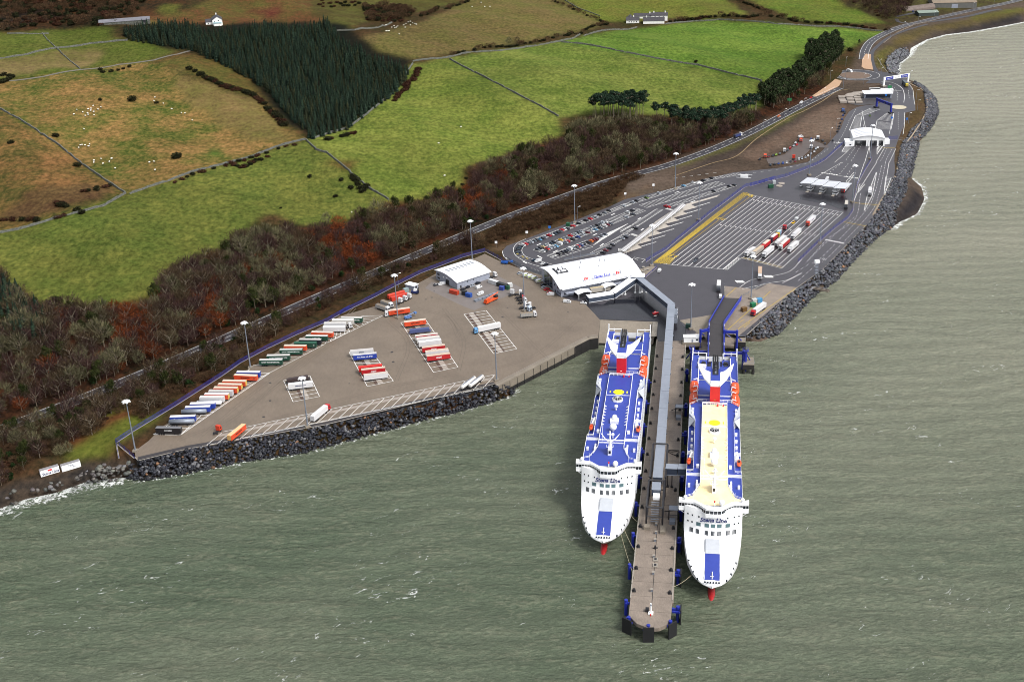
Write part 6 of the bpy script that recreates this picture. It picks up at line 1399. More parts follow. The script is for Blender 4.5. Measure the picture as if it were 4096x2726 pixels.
# lettering board on the front roof slope
r = emp('terminal_sign', TR_.location, TR_.rotation_euler[2], 'blue roof lettering between two red squares on the terminal eave', 'sign')
for x in (18.2, 41.2): mb = MB(); mb.box(x-1.6, x+1.6, .9, 1.05, 7.9, 10.3); ob('backing', mb, M_WP, r); mb = MB(); mb.box(x-1.2, x+1.2, .8, .9, 8.2, 10.0); ob('red_square', mb, M_RED, r); mb = MB(); mb.strip([(x-.55, 9.45), (x+.5, 9.6), (x-.45, 8.9), (x+.45, 8.55), (x-.5, 8.45)], .32, 0); mb.v = [(a, .77, b) for a, b, c in mb.v]; ob('wave_emblem', mb, M_WP, r)
mb = MB(); mb.box(19.8, 39.6, 1.0, 1.1, 8.0, 8.15).box(19.8, 39.6, 1.0, 1.1, 9.9, 10.05)
for x in range(20, 40, 3): mb.box(x, x+.12, 1.0, 1.1, 7.4, 10)
ob('support_rail', mb, M_SLATED, r); text('Stena Line', 2.9, mat('sign_blue', sc(30, 40, 190, 1.2), .5, 0), r, (29.8, .9, 8.95), (math.radians(90), 0, 0), .18, .06)
mb = MB(); mb.box(44, 50, 1.5, 5, 7.5, 9.4, M_ROOFW); ob('walkway_link', mb, None, TR_)
def porch(x, w_, d, lab):
    px_, py_ = TR_.matrix_basis @ Vector((x, 0, 0)), None
    c, s = math.cos(TR_.rotation_euler[2]), math.sin(TR_.rotation_euler[2]); X, Y = TR_.location.x+x*c+d*s*1.0, TR_.location.y+x*s-d*c*1.0
    r = emp('entrance_canopy', (X, Y, 0), TR_.rotation_euler[2], lab, 'canopy', 'curved canopies at the terminal front'); mb = MB(); n = 8
    vs = [(w_*i/n-w_/2, yy, 3.6+1.0*math.sin(math.pi*i/n)+dz) for yy in (-3, 3) for dz in (0, .25) for i in range(n+1)]; m_ = n+1
    mb.add(vs, [(m_+i, m_+i+1, 3*m_+i+1, 3*m_+i) for i in range(n)]+[(i, 2*m_+i, 2*m_+i+1, i+1) for i in range(n)]+[(i, i+1, m_+i+1, m_+i) for i in range(n)]); ob('roof', mb, M_ROOFW, r)
    for a in (-1, 1): mb = MB(); mb.cyl((a*w_*.42, -2.6, 0), (a*w_*.42, -2.6, 3.8), .18, None, 6); ob('post', mb, M_WP, r)
porch(12.5, 10, 6.5, 'curved white entrance canopy at the near end of the terminal front'); porch(32, 9, 4.5, 'curved white canopy midway along the terminal front, above the parked trailer')
# sloping covered ramp in front of the terminal
r = emp('covered_ramp', (P(*px('o 790,500')[0], 3)[0], P(*px('o 790,500')[0], 3)[1], 0), 0, 'white roofed covered ramp climbing from the terminal front to the elevated walkway', 'walkway')
pa = P(*px('o 560,528')[0], 3.4); pb = P(*px('o 785,492')[0], 3.6); pc = P(*px('o 990,345')[0], 9.4)
M_ROOFG_, M_ROOFG = M_ROOFG, M_ROOFW
tube(r, pa[:2], pb[:2], 3.5, 3.7, 5.5, 3.0, 9); tube(r, pb[:2], pc[:2], 3.9, 9.6, 5.0, 3.4, 9); M_ROOFG = M_ROOFG_
hubp = P(*px('o 1010,335')[0], 9.6); mb = MB(); mb.prism([(hubp[0]-4.5, hubp[1]-3.5), (hubp[0]+4, hubp[1]-4.5), (hubp[0]+5, hubp[1]+2.5), (hubp[0]-3.5, hubp[1]+3.5)], 5.8, 9.7, M_TUBE, M_ROOFW); mb.v = [(x-r.location.x, y-r.location.y, z) for x, y, z in mb.v]; ob('landing_hub', mb, None, r)
legs(r, [(*P(*px('o 885,510')[0])[:2], 3.5)], M_WP, 2)
# workshop
WK, WKF, WPR = vault_building('workshop_building', (-34.7, 755.8), math.radians(37.5), 27, 24, 5.0, 6.6, 1.6, 'grey workshop with a curved white roof behind the freight yard', .9)
for k in range(8): mb = MB(); y0 = 13; x0 = 3+k*2.9; zz = lambda y: float(np.interp(y, [p[0] for p in WPR], [p[1] for p in WPR])); mb.add([(x0, y0, zz(y0)+.5), (x0+1.3, y0, zz(y0)+.5), (x0+1.3, y0+5, zz(y0+5)+.5), (x0, y0+5, zz(y0+5)+.5)], [(0, 1, 2, 3)]); ob('rooflight', mb, M_SLATED, WKF)
endpanel(WK, 'shutter_door', 9, 13, 0, 3.6, M_DARK); endpanel(WK, 'window', 20, 22.5, 1.2, 2.4, M_GLASS); endpanel(WK, 'window', 20, 22.5, 3.8, 4.9, M_GLASS); endpanel(WK, 'sign_disc', 15, 16, 3.6, 4.4, M_WP); endpanel(WK, 'sign_disc', 11, 12, 4.4, 5.2, M_WP)
panel(WK, 'door', 2.4, 3.4, 0, 2.1, M_DARK); panel(WK, 'window', 8, 9, 2.8, 3.6, M_DARK); panel(WK, 'window', 13, 14, 2.8, 3.6, M_DARK)
for x in (4.5, 6, 11, 16, 18.5, 23): panel(WK, 'cladding_joint', x, x+.1, 0, 4.8, M_SLATED, -.05)
# inspection shed
IS, ISF, IPR = vault_building('inspection_shed', (303.8, 1046), math.radians(-9), 38, 26, 7.2, 7.2, .2, 'white vehicle inspection shed with a curved roof and three drive-through bays', .4)
for o in [c for c in bpy.data.objects if c.parent == IS]: pass
bpy.data.objects.remove(ISF.children[0] if ISF.children else ISF)
for c in list(bpy.data.objects):
    if c.parent == IS: bpy.data.objects.remove(c)
def isb():
    n = 12; L = 27; D = 24; H0 = 7.0; ri = 2.4
    pr = [(L*i/n, H0+ri*math.sin(math.pi*i/n)) for i in range(n+1)]; mb = MB()
    vs = [(x, y, z+dz) for y in (-.8, D+.8) for dz in (0, .4) for x, z in pr]; m_ = n+1
    mb.add(vs, [(m_+i, m_+i+1, 3*m_+i+1, 3*m_+i) for i in range(n)]+[(i, 2*m_+i, 2*m_+i+1, i+1) for i in range(n)]+[(i, i+1, m_+i+1, m_+i) for i in range(n)]); rf = ob('roof', mb, M_ROOFW, IS)
    for k in range(5):
        mb = MB(); y = 3+k*4.4
        for i in range(1, n-1): mb.add([(pr[i][0], y, pr[i][1]+.43), (pr[i+1][0], y, pr[i+1][1]+.43), (pr[i+1][0], y+.7, pr[i+1][1]+.43), (pr[i][0], y+.7, pr[i][1]+.43)], [(0, 1, 2, 3)])
        ob('rooflight', mb, M_SLATED, rf)
    mb = MB()
    for y in (0, D-.3): mb.add([(x, y, 5.0) for x in (0, L)]+[(x, y, z) for x, z in pr[::-1]], [tuple(range(2+m_))]); 
    for y in (0, D-.4):
        for x in (0, 11.2, 13, 20.4, 25.6): mb.box(x, x+1.4, y+.02, y+.42, 0, 5.1)
    mb.box(0, .3, 0, D, 0, 7); mb.box(L-.3, L, 0, D, 0, 7); ob('wall', mb, M_WP, IS)
    for x in (6, 17.5, 24): mb = MB(); mb.box(x-1, x+1.2, 8, 10.5, 0, 3); ob('booth', mb, M_WP, IS)
    mb = MB(); mb.box(-6.5, -.05, -1.5, 11, 0, 3.8); an = ob('annex', mb, M_WP, IS); mb = MB(); mb.box(-3, -1.4, -1.58, -1.5, 1.2, 2); ob('window', mb, M_GLASS, an)
    mb = MB(); mb.box(27.1, 32, 6, 14, 0, 3.4); ob('side_office', mb, M_WP, IS)
isb()
# toll canopy with zigzag roof, booths
ca = P(*px('m 447,182')[0], 6); cb = P(*px('m 835,240')[0], 6); cc = P(*px('m 512,128')[0], 6)
ang = math.atan2(cb[1]-ca[1], cb[0]-ca[0]); r = emp('checkin_canopy', (ca[0], ca[1], 0), ang, 'long white zigzag canopy over the freight check-in booths', 'canopy'); L = 36.5; D = 15.5
mb = MB(); n = 4; vs = []
for i in range(n):
    x0, x1 = L*i/n, L*(i+1)/n; vs = [(x0, 0, 5.6), (x1, 0, 6.4 if i % 1 == 0 else 5.6), (x1, D, 6.4), (x0, D, 5.6)]
    mb.add(vs+[(a, b, c+.4) for a, b, c in vs], [(0, 3, 2, 1), (4, 5, 6, 7), (0, 1, 5, 4), (1, 2, 6, 5), (2, 3, 7, 6), (3, 0, 4, 7)])
ob('roof', mb, mat('canopy_roof', sc(222, 226, 234), .45, .05, .3), r)
for x in (8, 18.5, 29):
    for y in (2, 13): mb = MB(); mb.cyl((x, y, 0), (x, y, 5.9), .25, None, 6); ob('post', mb, M_GALV, r)
for i, (x, y) in enumerate(px('m 540,243 652,258 768,278')):
    p = P(x, y); b = emp('checkin_booth', p, ang, 'white check-in booth under the near edge of the zigzag canopy', 'booth', 'check-in booths')
    mb = MB(); mb.box(-1.8, 1.8, -3, 3, 0, 3); ob('wall', mb, M_WP, b); mb = MB(); mb.box(-1.85, 1.85, -3.05, 1, 1.3, 2.2); ob('window', mb, M_GLASS, b); mb = MB(); mb.box(-2.2, 2.2, -3.4, 3.4, 3, 3.2); ob('roof', mb, M_WP, b)
    mb = MB(); mb.box(-1, 1, -8, 7, 0, .3); ob('island', mb, M_KERB, b)
# barrel canopy over the coach waiting area
def long_canopy():
    a = np.array(P(*px('l -60,1392')[0], 3)[:2]); b = np.array(P(*px('l 915,660')[0], 3)[:2]); d = b-a; L = np.linalg.norm(d); rz = math.atan2(d[1], d[0]); r = emp('shelter_canopy', (*a, 0), rz, 'long translucent walkway canopy between car park and coach bays', 'canopy')
    mb = MB(); n = 6; w_ = 4.6
    vs = [(x, w_*i/n-w_/2, 3+.9*math.sin(math.pi*i/n)) for x in (0, L) for i in range(n+1)]; mb.add(vs, [(i, i+1, n+2+i, n+1+i) for i in range(n)]); ob('roof', mb, mat('polycarbonate', sc(170, 168, 170), .3, .06, .5), r)
    k = 0; mb = MB()
    while k*2.2 < L:
        x = k*2.2; pr = [(w_*i/n-w_/2, 3.05+.9*math.sin(math.pi*i/n)) for i in range(n+1)]
        for (y0, z0), (y1, z1) in zip(pr[:-1], pr[1:]): mb.add([(x, y0, z0), (x+.5, y0, z0), (x+.5, y1, z1), (x, y1, z1)], [(0, 1, 2, 3)])
        k += 1
    ob('rib', mb, mat('rib_white', (.75, .75, .75), .5, 0), r)
    for k in range(14):
        for y in (-2.1, 2.1): mb = MB(); mb.cyl((L*(k+.5)/14, y, 0), (L*(k+.5)/14, y, 3.1), .09, None, 5); ob('post', mb, M_WP, r)
long_canopy()
# ------------------------------------------------------------------ houses
def gable(r, x0, x1, y0, y1, h, rise, along='x', wm=M_CHIM, rm=M_SLATE, z0=-2, chim=()):
    mb = MB(); mb.box(x0, x1, y0, y1, z0, h)
    if along == 'x':
        ym = (y0+y1)/2
        for x in (x0, x1): mb.add([(x, y0, h), (x, y1, h), (x, ym, h+rise)], [(0, 1, 2)])
        ob('wall', mb, wm, r); mb = MB(); e = .35
        for s, ya in ((1, y0-e), (-1, y1+e)): zz = h-e*rise/((y1-y0)/2); vs = [(x0-e, ya, zz), (x1+e, ya, zz), (x1+e, ym, h+rise), (x0-e, ym, h+rise)]; mb.add(vs+[(a, b, c+.2) for a, b, c in vs], [(0, 1, 2, 3), (4, 5, 6, 7), (0, 1, 5, 4), (1, 2, 6, 5), (3, 0, 4, 7)])
    else:
        xm = (x0+x1)/2
        for y in (y0, y1): mb.add([(x0, y, h), (x1, y, h), (xm, y, h+rise)], [(0, 1, 2)])
        ob('wall', mb, wm, r); mb = MB(); e = .35
        for xa in (x0-e, x1+e): zz = h-e*rise/((x1-x0)/2); vs = [(xa, y0-e, zz), (xa, y1+e, zz), (xm, y1+e, h+rise), (xm, y0-e, h+rise)]; mb.add(vs+[(a, b, c+.2) for a, b, c in vs], [(0, 1, 2, 3), (4, 5, 6, 7), (0, 1, 5, 4), (1, 2, 6, 5), (3, 0, 4, 7)])
    rf = ob('roof', mb, rm, r)
    for cx, cy in chim: mb = MB(); mb.box(cx-.6, cx+.6, cy-.6, cy+.6, h, h+rise+1.6); ob('chimney', mb, wm, rf)
    return rf
def win(r, L, m=M_WIN):
    for x0, x1, y0, y1, z0, z1 in L: mb = MB(); mb.box(x0, x1, y0, y1, z0, z1); ob('window', mb, m, r)
g_ = G(*px('z 2560,92')[0]); r = emp('farmhouse', g_, -.12, 'white farmstead of several dark roofed wings around a yard on the hill', 'farmhouse')
gable(r, -17, -1, -1, 8, 3.6, 3, 'x', chim=((-8, 4),)); gable(r, -8, 15, 22, 29, 4, 3, 'x', chim=((12, 25.5),)); gable(r, 14, 34, 14, 22, 6, 3.2, 'x', chim=((17, 18), (31, 18))); gable(r, 4, 30, -6, 6, 3.4, 3.4, 'x', chim=((8, 0),)); gable(r, -16, -9, 4, 26, 3.2, 2.6, 'y')
win(r, [(-14+k*3, -12.8+k*3, -1.06, -1, 1, 2.2) for k in range(4)]+[(18+k*5, 19.2+k*5, 13.92, 14, 3.6, 5) for k in range(3)]+[(34, 34.06, 16+k*3, 17+k*3, 2.6, 4) for k in range(2)])
g_ = G(*px('z 870,100')[0]); r = emp('cottage', g_, .25, 'small white cottage with dark roof on the moor behind the plantation', 'cottage')
gable(r, -5, 5.5, -2, 14, 5.6, 3.4, 'y', chim=((.2, 13),)); gable(r, -12, -5.1, 2, 10, 3.4, 2.6, 'x'); gable(r, -4, 4, -5, -2.1, 2.6, .8, 'x', rm=mat('conservatory', sc(150, 180, 186), .3, 0)); win(r, [(1, 2, -2.08, -2, 4.2, 5.4), (-3, -2.2, -2.08, -2, 3, 4.6), (-10, -9, 1.92, 2, 1, 2.2)])
g_ = G(*px('a 840,158')[0]); r = emp('stone_barn', g_, .22, 'long low barn with a grey roof at the top left corner of the plantation', 'barn')
gable(r, -26, 26, -4, 5, 3, 2.4, 'x', M_STONE, mat('barn_roof', sc(120, 120, 128), .7, .12, .3)); mb = MB(); mb.box(18, 22, -4.08, -4, 0, 2.6); ob('door', mb, M_DARK, r)
g_ = G(*px('r 392,82')[0]); r = emp('quonset_hut', g_, .40, 'long round-roofed brown hut by the wood at top right', 'hut'); mb = MB(); n = 8
vs = [(x, 6*math.cos(math.pi*i/n), 6.2*math.sin(math.pi*i/n)-1) for x in (-24, 24) for i in range(n+1)]; mb.add(vs, [(i, i+1, n+2+i, n+1+i) for i in range(n)]+[tuple(range(n+1)), tuple(range(n+1, 2*n+2))]); ob('roof', mb, mat('rusty_tin', sc(112, 98, 90), .7, .25, .3), r)
mb = MB(); mb.box(-24.1, -24.02, -2, 2, -1, 3.2); ob('door', mb, M_DARK, r)
g_ = G(*px('r 700,50')[0]); r = emp('farm_shed', g_, -.1, 'big grey shed with a shallow pale brown roof at the top right', 'shed'); gable(r, -28, 28, -14, 16, 6, 3.4, 'x', mat('shed_wall', sc(112, 112, 108), .7, .15, .3), mat('shed_roof', sc(142, 126, 108), .7, .14, .2)); mb = MB(); mb.box(-4, 4, -14.1, -14, -1, 4.4); ob('door', mb, M_GREYC, r)
g_ = G(*px('r 472,135')[0]); r = emp('green_shed', g_, .05, 'low shed with a pale green roof beside the coast road at the top right', 'shed'); gable(r, -13, 13, -7, 8, 4, 1.8, 'x', mat('shed_green_wall', sc(60, 72, 68), .7, .1, .3), mat('shed_green', sc(138, 152, 140), .6, .1, .2))
for s, lab, w_ in (('n 450,340', 'stack of pale concrete slabs and pallets in the builders compound', 16),):
    p = P(*px(s)[0]); r = emp('slab_stack', p, -.15, lab, 'stack')
    for k in range(9): mb = MB(); x, y = (k % 3-1)*7.5, (k//3-1)*9; mb.box(x-3.2, x+3.2, y-2.6, y+2.6, 0, random.uniform(1, 2.6)); ob('slab', mb, M_SLAB, r)
p = P(*px('n 560,290')[0]); r = emp('material_pile', p, .2, 'long pile of light stone and sheets in the builders compound', 'pile'); V, F = ico(2); mb = MB(); mb.add(V*np.array([18, 9, 2.4])*(1+RNG.normal(0, .12, (len(V), 1))), F.tolist()); ob('pile', mb, M_SLAB, r)
p = P(*px('n 690,310')[0]); r = emp('site_office', p, -.12, 'white roofed site office with a dark front in the builders compound', 'office'); mb = MB(); mb.box(-13, 13, -5, 6, 0, 4.6); ob('wall', mb, M_GREYC, r); mb = MB(); mb.box(-14, 14, -6, 7, 4.6, 5); ob('roof', mb, M_ROOFW, r); mb = MB(); mb.box(-12, 12, -5.1, -5, .4, 3.8); ob('window', mb, M_GLASS, r)
for s, w_, d_, lab in (('n 670,262', 5, 3, 'small white cabin behind the site office'), ('n 730,266', 11, 3, 'long white cabin behind the site office')): 
    p = P(*px(s)[0]); r = emp('portable_cabin', p, -.1, lab, 'cabin', None); mb = MB(); mb.box(-w_, w_, -d_, d_, 0, 3); ob('wall', mb, M_WP, r); mb = MB(); mb.box(-w_-.2, w_+.2, -d_-.2, d_+.2, 3, 3.2); ob('roof', mb, M_WP, r)
# ------------------------------------------------------------------ gantries
def gantry(sa, sb, h, lab, m, beam, panels=()):
    a = np.array(P(*px(sa)[0])); b = np.array(P(*px(sb)[0])); d = b-a; L = np.linalg.norm(d); rz = math.atan2(d[1], d[0]); r = emp('sign_gantry', tuple(a), rz, lab, 'gantry')
    for x in (0, L): mb = MB(); mb.box(x-.9, x+.9, -.6, .6, 0, h); ob('column', mb, m, r); mb = MB(); mb.box(x-2, x+2, -2, 2, 0, 1.2); ob('plinth', mb, M_DARK if m is M_BLUE else M_KERB, r)
    mb = MB(); mb.box(.9, L-.9, -.5, .5, h-beam, h-.1); ob('beam', mb, m, r)
    for x0, x1, pm, tx, tm in panels: mb = MB(); mb.box(L*x0, L*x1, -.62, -.52, h-beam+.25, h-.35); ob('sign_panel', mb, pm, r); text(tx, beam*.42, tm, r, (L*(x0+x1)/2, -.65, h-beam/2-.05), (math.radians(90), 0, 0))
    return r
gantry('n 748,215', 'n 965,180', 9.5, 'white gantry with blue sign panels over the port entrance road', M_WP, 3.4, ((.06, .36, M_BLUE, 'Departures', M_WP), (.38, .66, M_WP, 'Stena Line', M_NAVY), (.68, .96, M_BLUE, 'Departures', M_WP)))
gantry('n 684,405', 'n 812,455', 9.5, 'blue steel gantry over the check-in approach lanes', M_BLUE, 2.6, ((.5, .66, M_NAVY, '2', M_WP), (.82, .93, M_NAVY, '1', M_WP)))
# ------------------------------------------------------------------ masts, lamps, posts
def mast_proto():
    r = emp('high_mast_light', (0, 0, 0)); mb = MB(); mb.cyl((0, 0, 0), (0, 0, 29.4), .42, .2, 8); ob('pole', mb, M_GALV, r)
    mb = MB(); mb.cyl((0, 0, 28.9), (0, 0, 29.3), 1.75, 1.75, 12); mb.sph((0, 0, 29.4), .9, None, 10, 4, .7, True); ob('lamp_ring', mb, mat('mast_head', (.75, .76, .78), .4, 0, metal=0), r)
    for k in range(6): a = k*math.pi/3; mb = MB(); mb.box(-.35, .35, -.25, .25, -.2, .2); mb.v = [(x+1.9*math.cos(a), y+1.9*math.sin(a), z+28.8) for x, y, z in mb.v]; ob('floodlight', mb, M_WP, r)
    mb = MB(); mb.box(-1.3, 1.3, -1.3, 1.3, 0, 1); ob('base', mb, M_CONC, r); return r
mp = mast_proto(); mt_ = tree_of(mp)
MASTS = [((542, 1804), 'tall lamp mast at the far left corner of the freight yard'), ((1002, 1472), 'tall lamp mast behind the middle of the left trailer row'), ((1231, 1708), 'tall lamp mast near the seaward yard edge by the white lorry with red cab'), ((1591, 1272), 'tall lamp mast beside the orange articulated lorry'), ((1889, 1041), 'tall lamp mast just behind the workshop'), ((2098, 1244), 'tall lamp mast among the parked tractor units'), ((1987, 1521), 'tall lamp mast on the point where rock armour meets quay wall'), ((2763, 1315), 'tall lamp mast at the pier root near the white control cabin'), ((3004, 1195), 'tall lamp mast beside the top of the linkspan'), ((3279, 973), 'tall lamp mast on the fence right of the marshalling lanes'), ((3409, 809), 'tall lamp mast beside the right end of the zigzag canopy'), ((3480, 636), 'tall lamp mast in front of the inspection shed'), ((2794, 880), 'tall lamp mast on the blue fence between coach bays and yellow walkway'), ((2701, 755), 'tall lamp mast on the landward kerb of the upper car park'), ((3237, 701), 'tall lamp mast on the fence between storage lot and zigzag canopy'), ((2299, 891), 'tall lamp mast behind the full rows of the car park'), ((2607, 1062), 'tall lamp mast near the right end of the terminal roof')]
for i, ((x, y), lb) in enumerate(MASTS):
    if i == 0: mp.location = P(x, y); tag(mp, lb, 'lamp mast', 'high mast lights of the port')
    else: dup(mp, P(x, y), random.uniform(0, 1), lb, None, mt_)
    if i: pass
for o in list(bpy.data.objects):
    if o.name.startswith('high_mast_light'): o['category'] = 'lamp mast'; o['group'] = 'high mast lights of the port'
mb = MB(); mb.cyl((0, 0, 0), (0, 0, 10), .13, .08, 6); sp_ = emp('street_lamp', (0, 0, 0), 0, 'street lamp', 'street lamp', 'street lamps of the road and port entrance'); ob('pole', mb, M_GALV, sp_)
mb = MB(); mb.cyl((0, 0, 9.9), (1.5, 0, 10.3), .07, None, 5); mb.box(1.2, 2.3, -.22, .22, 10.2, 10.45); ob('lamp_head', mb, M_WP, sp_); stt = tree_of(sp_)
SL = [('c 600,880', 'beside the coast road level with the raw gravel lot'), ('c 742,805', 'beside the coast road below the dense pines'), ('c 872,730', 'beside the coast road near the white van'), ('c 1005,660', 'beside the coast road at the end of the buff strip'), ('c 1138,598', 'on the road bank just before the roundabout'), ('c 1050,540', 'by the wood edge left of the roundabout'), ('c 1152,540', 'on the near side of the roundabout island'), ('c 1155,450', 'on the far left side of the roundabout'), ('c 1275,565', 'on the near kerb right of the roundabout'), ('c 1385,465', 'by the grass strip above the roundabout'), ('c 1392,520', 'on the right of the roundabout'), ('c 1455,260', 'inside the shore bend of the road'), ('c 1543,205', 'on the road bend above the shore'), ('c 1640,168', 'beside the road near the pale green shed'), ('c 1748,135', 'beside the road past the pale green shed'), ('c 1875,90', 'beside the road below the big grey shed'), ('c 2010,75', 'beside the road by the shore track'), ('c 2150,50', 'beside the road near the top right'), ('c 2290,20', 'beside the road at the top right corner'), ('n 1040,335', 'on the kerb outside the entrance gantry'), ('n 985,165', 'right behind the white gantry'), ('n 1050,430', 'on the outer kerb below the grass bank'), ('n 970,550', 'on the outer kerb near the blue sign'), ('n 918,650', 'by the fence right of the inspection shed'), ('n 385,235', 'beside the compound bank'), ('n 35,415', 'by the coast road at the foot of the pines'), ('k 1415,700', 'behind the car park near its lamp mast'), ('k 1330,1330', 'in front of the disabled bays behind the terminal'), ('k 1455,1300', 'in front of the disabled bays nearer the coach canopy'), ('e 495,420', 'beside the port fence behind the orange container'), ('n 270,690', 'left edge of the access road by the storage lot'), ('n 325,600', 'left kerb of the access road by the black cars')]
for i, (s, lb) in enumerate(SL):
    q = P(*px(s)[0])
    if i == 0: sp_.location = q; sp_['label'] = 'slim grey street lamp '+lb
    else: dup(sp_, q, random.uniform(-1, 1), 'slim grey street lamp '+lb, None, stt)
for s, lab, t in (('k 975,890', 'blue information sign on the car park kerb by the silver cars', 3), ('k 137,1130', 'white speed sign on the verge above the fence corner', 3), ('k 618,970', 'white sign on the verge above the car park loop', 3), ('k 2160,360', 'white sign on the verge above the upper car row', 3), ('l 445,420', 'white sign on the verge by the first upper bays', 3), ('n 768,325', 'bright blue mandatory sign beside the compound office', 3), ('n 953,540', 'bright blue mandatory sign on the outer kerb', 3), ('n 820,530', 'bright blue mandatory sign between the approach lanes', 3), ('c 775,705', 'green direction sign by the coast road below the pines', 4), ('n 800,265', 'green and white sign on the entrance road', 4)):
    q = P(*px(s)[0]); r = emp('road_sign', q, -.1, lab, 'road sign'); mb = MB(); mb.cyl((0, 0, 0), (0, 0, t), .08, None, 5); ob('post', mb, M_GALV, r)
    mm = paint(30, 120, 220) if 'blue' in lab else paint(40, 130, 80) if 'green' in lab else M_WP; mb = MB(); mb.box(-.9 if t == 3 else -2, .9 if t == 3 else 2, -.1, .1, t-.2, t+1.6 if t == 3 else t+2.6); ob('sign_plate', mb, mm, r)
# ------------------------------------------------------------------ fences
M_FBLUE = mat('fence_blue', sc(44, 54, 150, 1.3), .5, .1, 1)
def fence(s, lab, h=2.6, step=.55, z=0, m=None, width=.16, rails=True, post=6):
    L = dense(PP(s) if isinstance(s, str) else s, step); r = emp('palisade_fence', (float(L[0][0]), float(L[0][1]), z), 0, lab, 'fence'); o0 = L[0]; mb = MB()
    for a, b in zip(L[:-1], L[1:]):
        d = (b-a); d = d/(np.linalg.norm(d)+1e-9); c = a-o0; e = d*width/2
        mb.add([(c[0]-e[0], c[1]-e[1], 0), (c[0]+e[0], c[1]+e[1], 0), (c[0]+e[0], c[1]+e[1], h), (c[0]-e[0], c[1]-e[1], h)], [(0, 1, 2, 3)])
    L2 = [p-o0 for p in L[::max(1, int(post/step))]]+[L[-1]-o0]
    for p, q in zip(L2[:-1], L2[1:]):
        for zz in (.3, h-.35): mb.add([(*p, zz), (*q, zz), (*q, zz+.14), (*p, zz+.14)], [(0, 1, 2, 3)])
    ob('palings', mb, m or M_FBLUE, r); mb = MB()
    for p in L2: mb.cyl((*p, 0), (*p, h+.1), .09, None, 4)
    tag(ob('fence_posts', mb, m or M_FBLUE, r), kind='stuff' if len(L2) > 100 else None); mb = MB(); mb.strip([p-o0 for p in L], .7, .03, M_KERB); ob('kerb_strip', mb, None, r)
fence('d 905,1568 780,1465 900,1385 1040,1300 1180,1215 1360,1100 1500,1010 1620,925 1800,830 2000,735 2200,650 2355,560', 'blue palisade fence behind the long row of parked trailers')
fence('d 2355,560 e 100,600 340,480 480,405 640,325 800,265 930,215 1075,178', 'blue palisade fence behind the workshop and orange containers')
fence('d 780,1465 810,1568 e -200,1800', 'short blue fence running down to the water at far left') if False else None
fence('d 782,1465 800,1568', 'short blue fence dropping toward the shore at the far left', 2.2)
fence('p 535,55 600,90 655,120 730,170', 'blue fence between workshop yard and car park loop')
fence('k 320,1345 400,1390 530,1450 650,1500 760,1545 850,1570', 'pale screen fence between the police vans and car park loop', 2.6, .5, 0, M_GALV, .42)
fence('l 330,1560 450,1480 640,1370 850,1190 1100,990 1330,800 1600,600 1880,385 2100,330 2352,255', 'long blue palisade fence between coach bays and yellow walkway')
fence('m 0,215 130,175 330,125 500,60 610,15 n 230,870 330,780 400,720', 'blue palisade fence between the access road and check-in canopy')
fence('m 430,895 600,730 760,590 880,500 925,430 935,320 960,200 1030,70 1075,0 n 640,870', 'blue palisade fence along the right side of the marshalling lanes')
fence('o 1080,355 1180,270', 'low blue fence round the terminal forecourt tables', 1.5)
fence('n 790,695 870,690', 'dark blue gates across the road right of the inspection shed', 3.4, .6); fence('n 880,690 930,700 960,710', 'thin mesh fence between gates and rock armour', 2.4, .8, 0, M_GALV, .1)
fence('f 455,480 490,470 520,440 590,405 640,392', 'grey rail fence on the concrete apron beside the linkspan', 1.4, 1.2, 0, M_GALV, .12); fence('f 340,410 345,490', 'grey rail at the left corner of the linkspan apron', 1.4, 1.2, 0, M_GALV, .12)
fence('k 1200,1335 1640,1250 1690,1240', 'silver railing behind the terminal roof', 1.5, .6, 0, M_GALV, .3)
fence('c 1370,390 1400,440 1440,490 1500,515', 'brown post fence along the grass strip above the roundabout', 1.6, 1.2, 0, mat('timber', sc(110, 90, 70), .8, .2, 1), .12)
fence('c 1410,290 1500,220 1620,165 1760,140', 'timber crash rail along the bend of the coast road', 1.2, 1.4, 0, mat('timber', sc(150, 130, 104), .8, .2, 1), .2)
# hoarding on the shore
pa = G(*px('z 165,1909')[0]); pb = G(*px('z 240,1886')[0]); pc2 = G(*px('z 250,1887')[0]); pd = G(*px('z 325,1866')[0])
for a, b, lab, words in ((pa, pb, 'white trailer hoarding with dark company lettering, left of the pair above the shore', 1), (pc2, pd, 'white trailer hoarding with blue painted initials, right of the pair above the shore', 2)):
    d = np.array(b[:2])-np.array(a[:2]); L = float(np.linalg.norm(d)); zz = min(a[2], b[2])-.3; r = emp('hoarding_trailer', (a[0], a[1], zz), math.atan2(d[1], d[0]), lab, 'hoarding', None)
    mb = MB(); mb.box(0, L, 0, 2.5, .5, 3.9, M_WP, mat('trailer_roof', sc(150, 148, 150), .6, .2, .5)); ob('box', mb, None, r); mb = MB(); mb.box(.5, L-.5, .3, 2.2, 0, .5); ob('chassis', mb, M_DARK, r)
    if words == 1: text('Stena Line', 2.0, M_NAVY, r, (L*.52, -.03, 1.6), (math.radians(90), 0, 0), .15, .05); mb = MB(); mb.box(L*.4, L*.62, -.05, -.01, 2.7, 3.6); ob('red_panel', mb, M_RED, r)
    else: text('McL', 1.5, M_NAVY, r, (L*.5, -.03, 2.9), (math.radians(90), 0, 0)); text('H', 1.5, M_NAVY, r, (L*.66, -.03, 1.7), (math.radians(90), 0, 0))
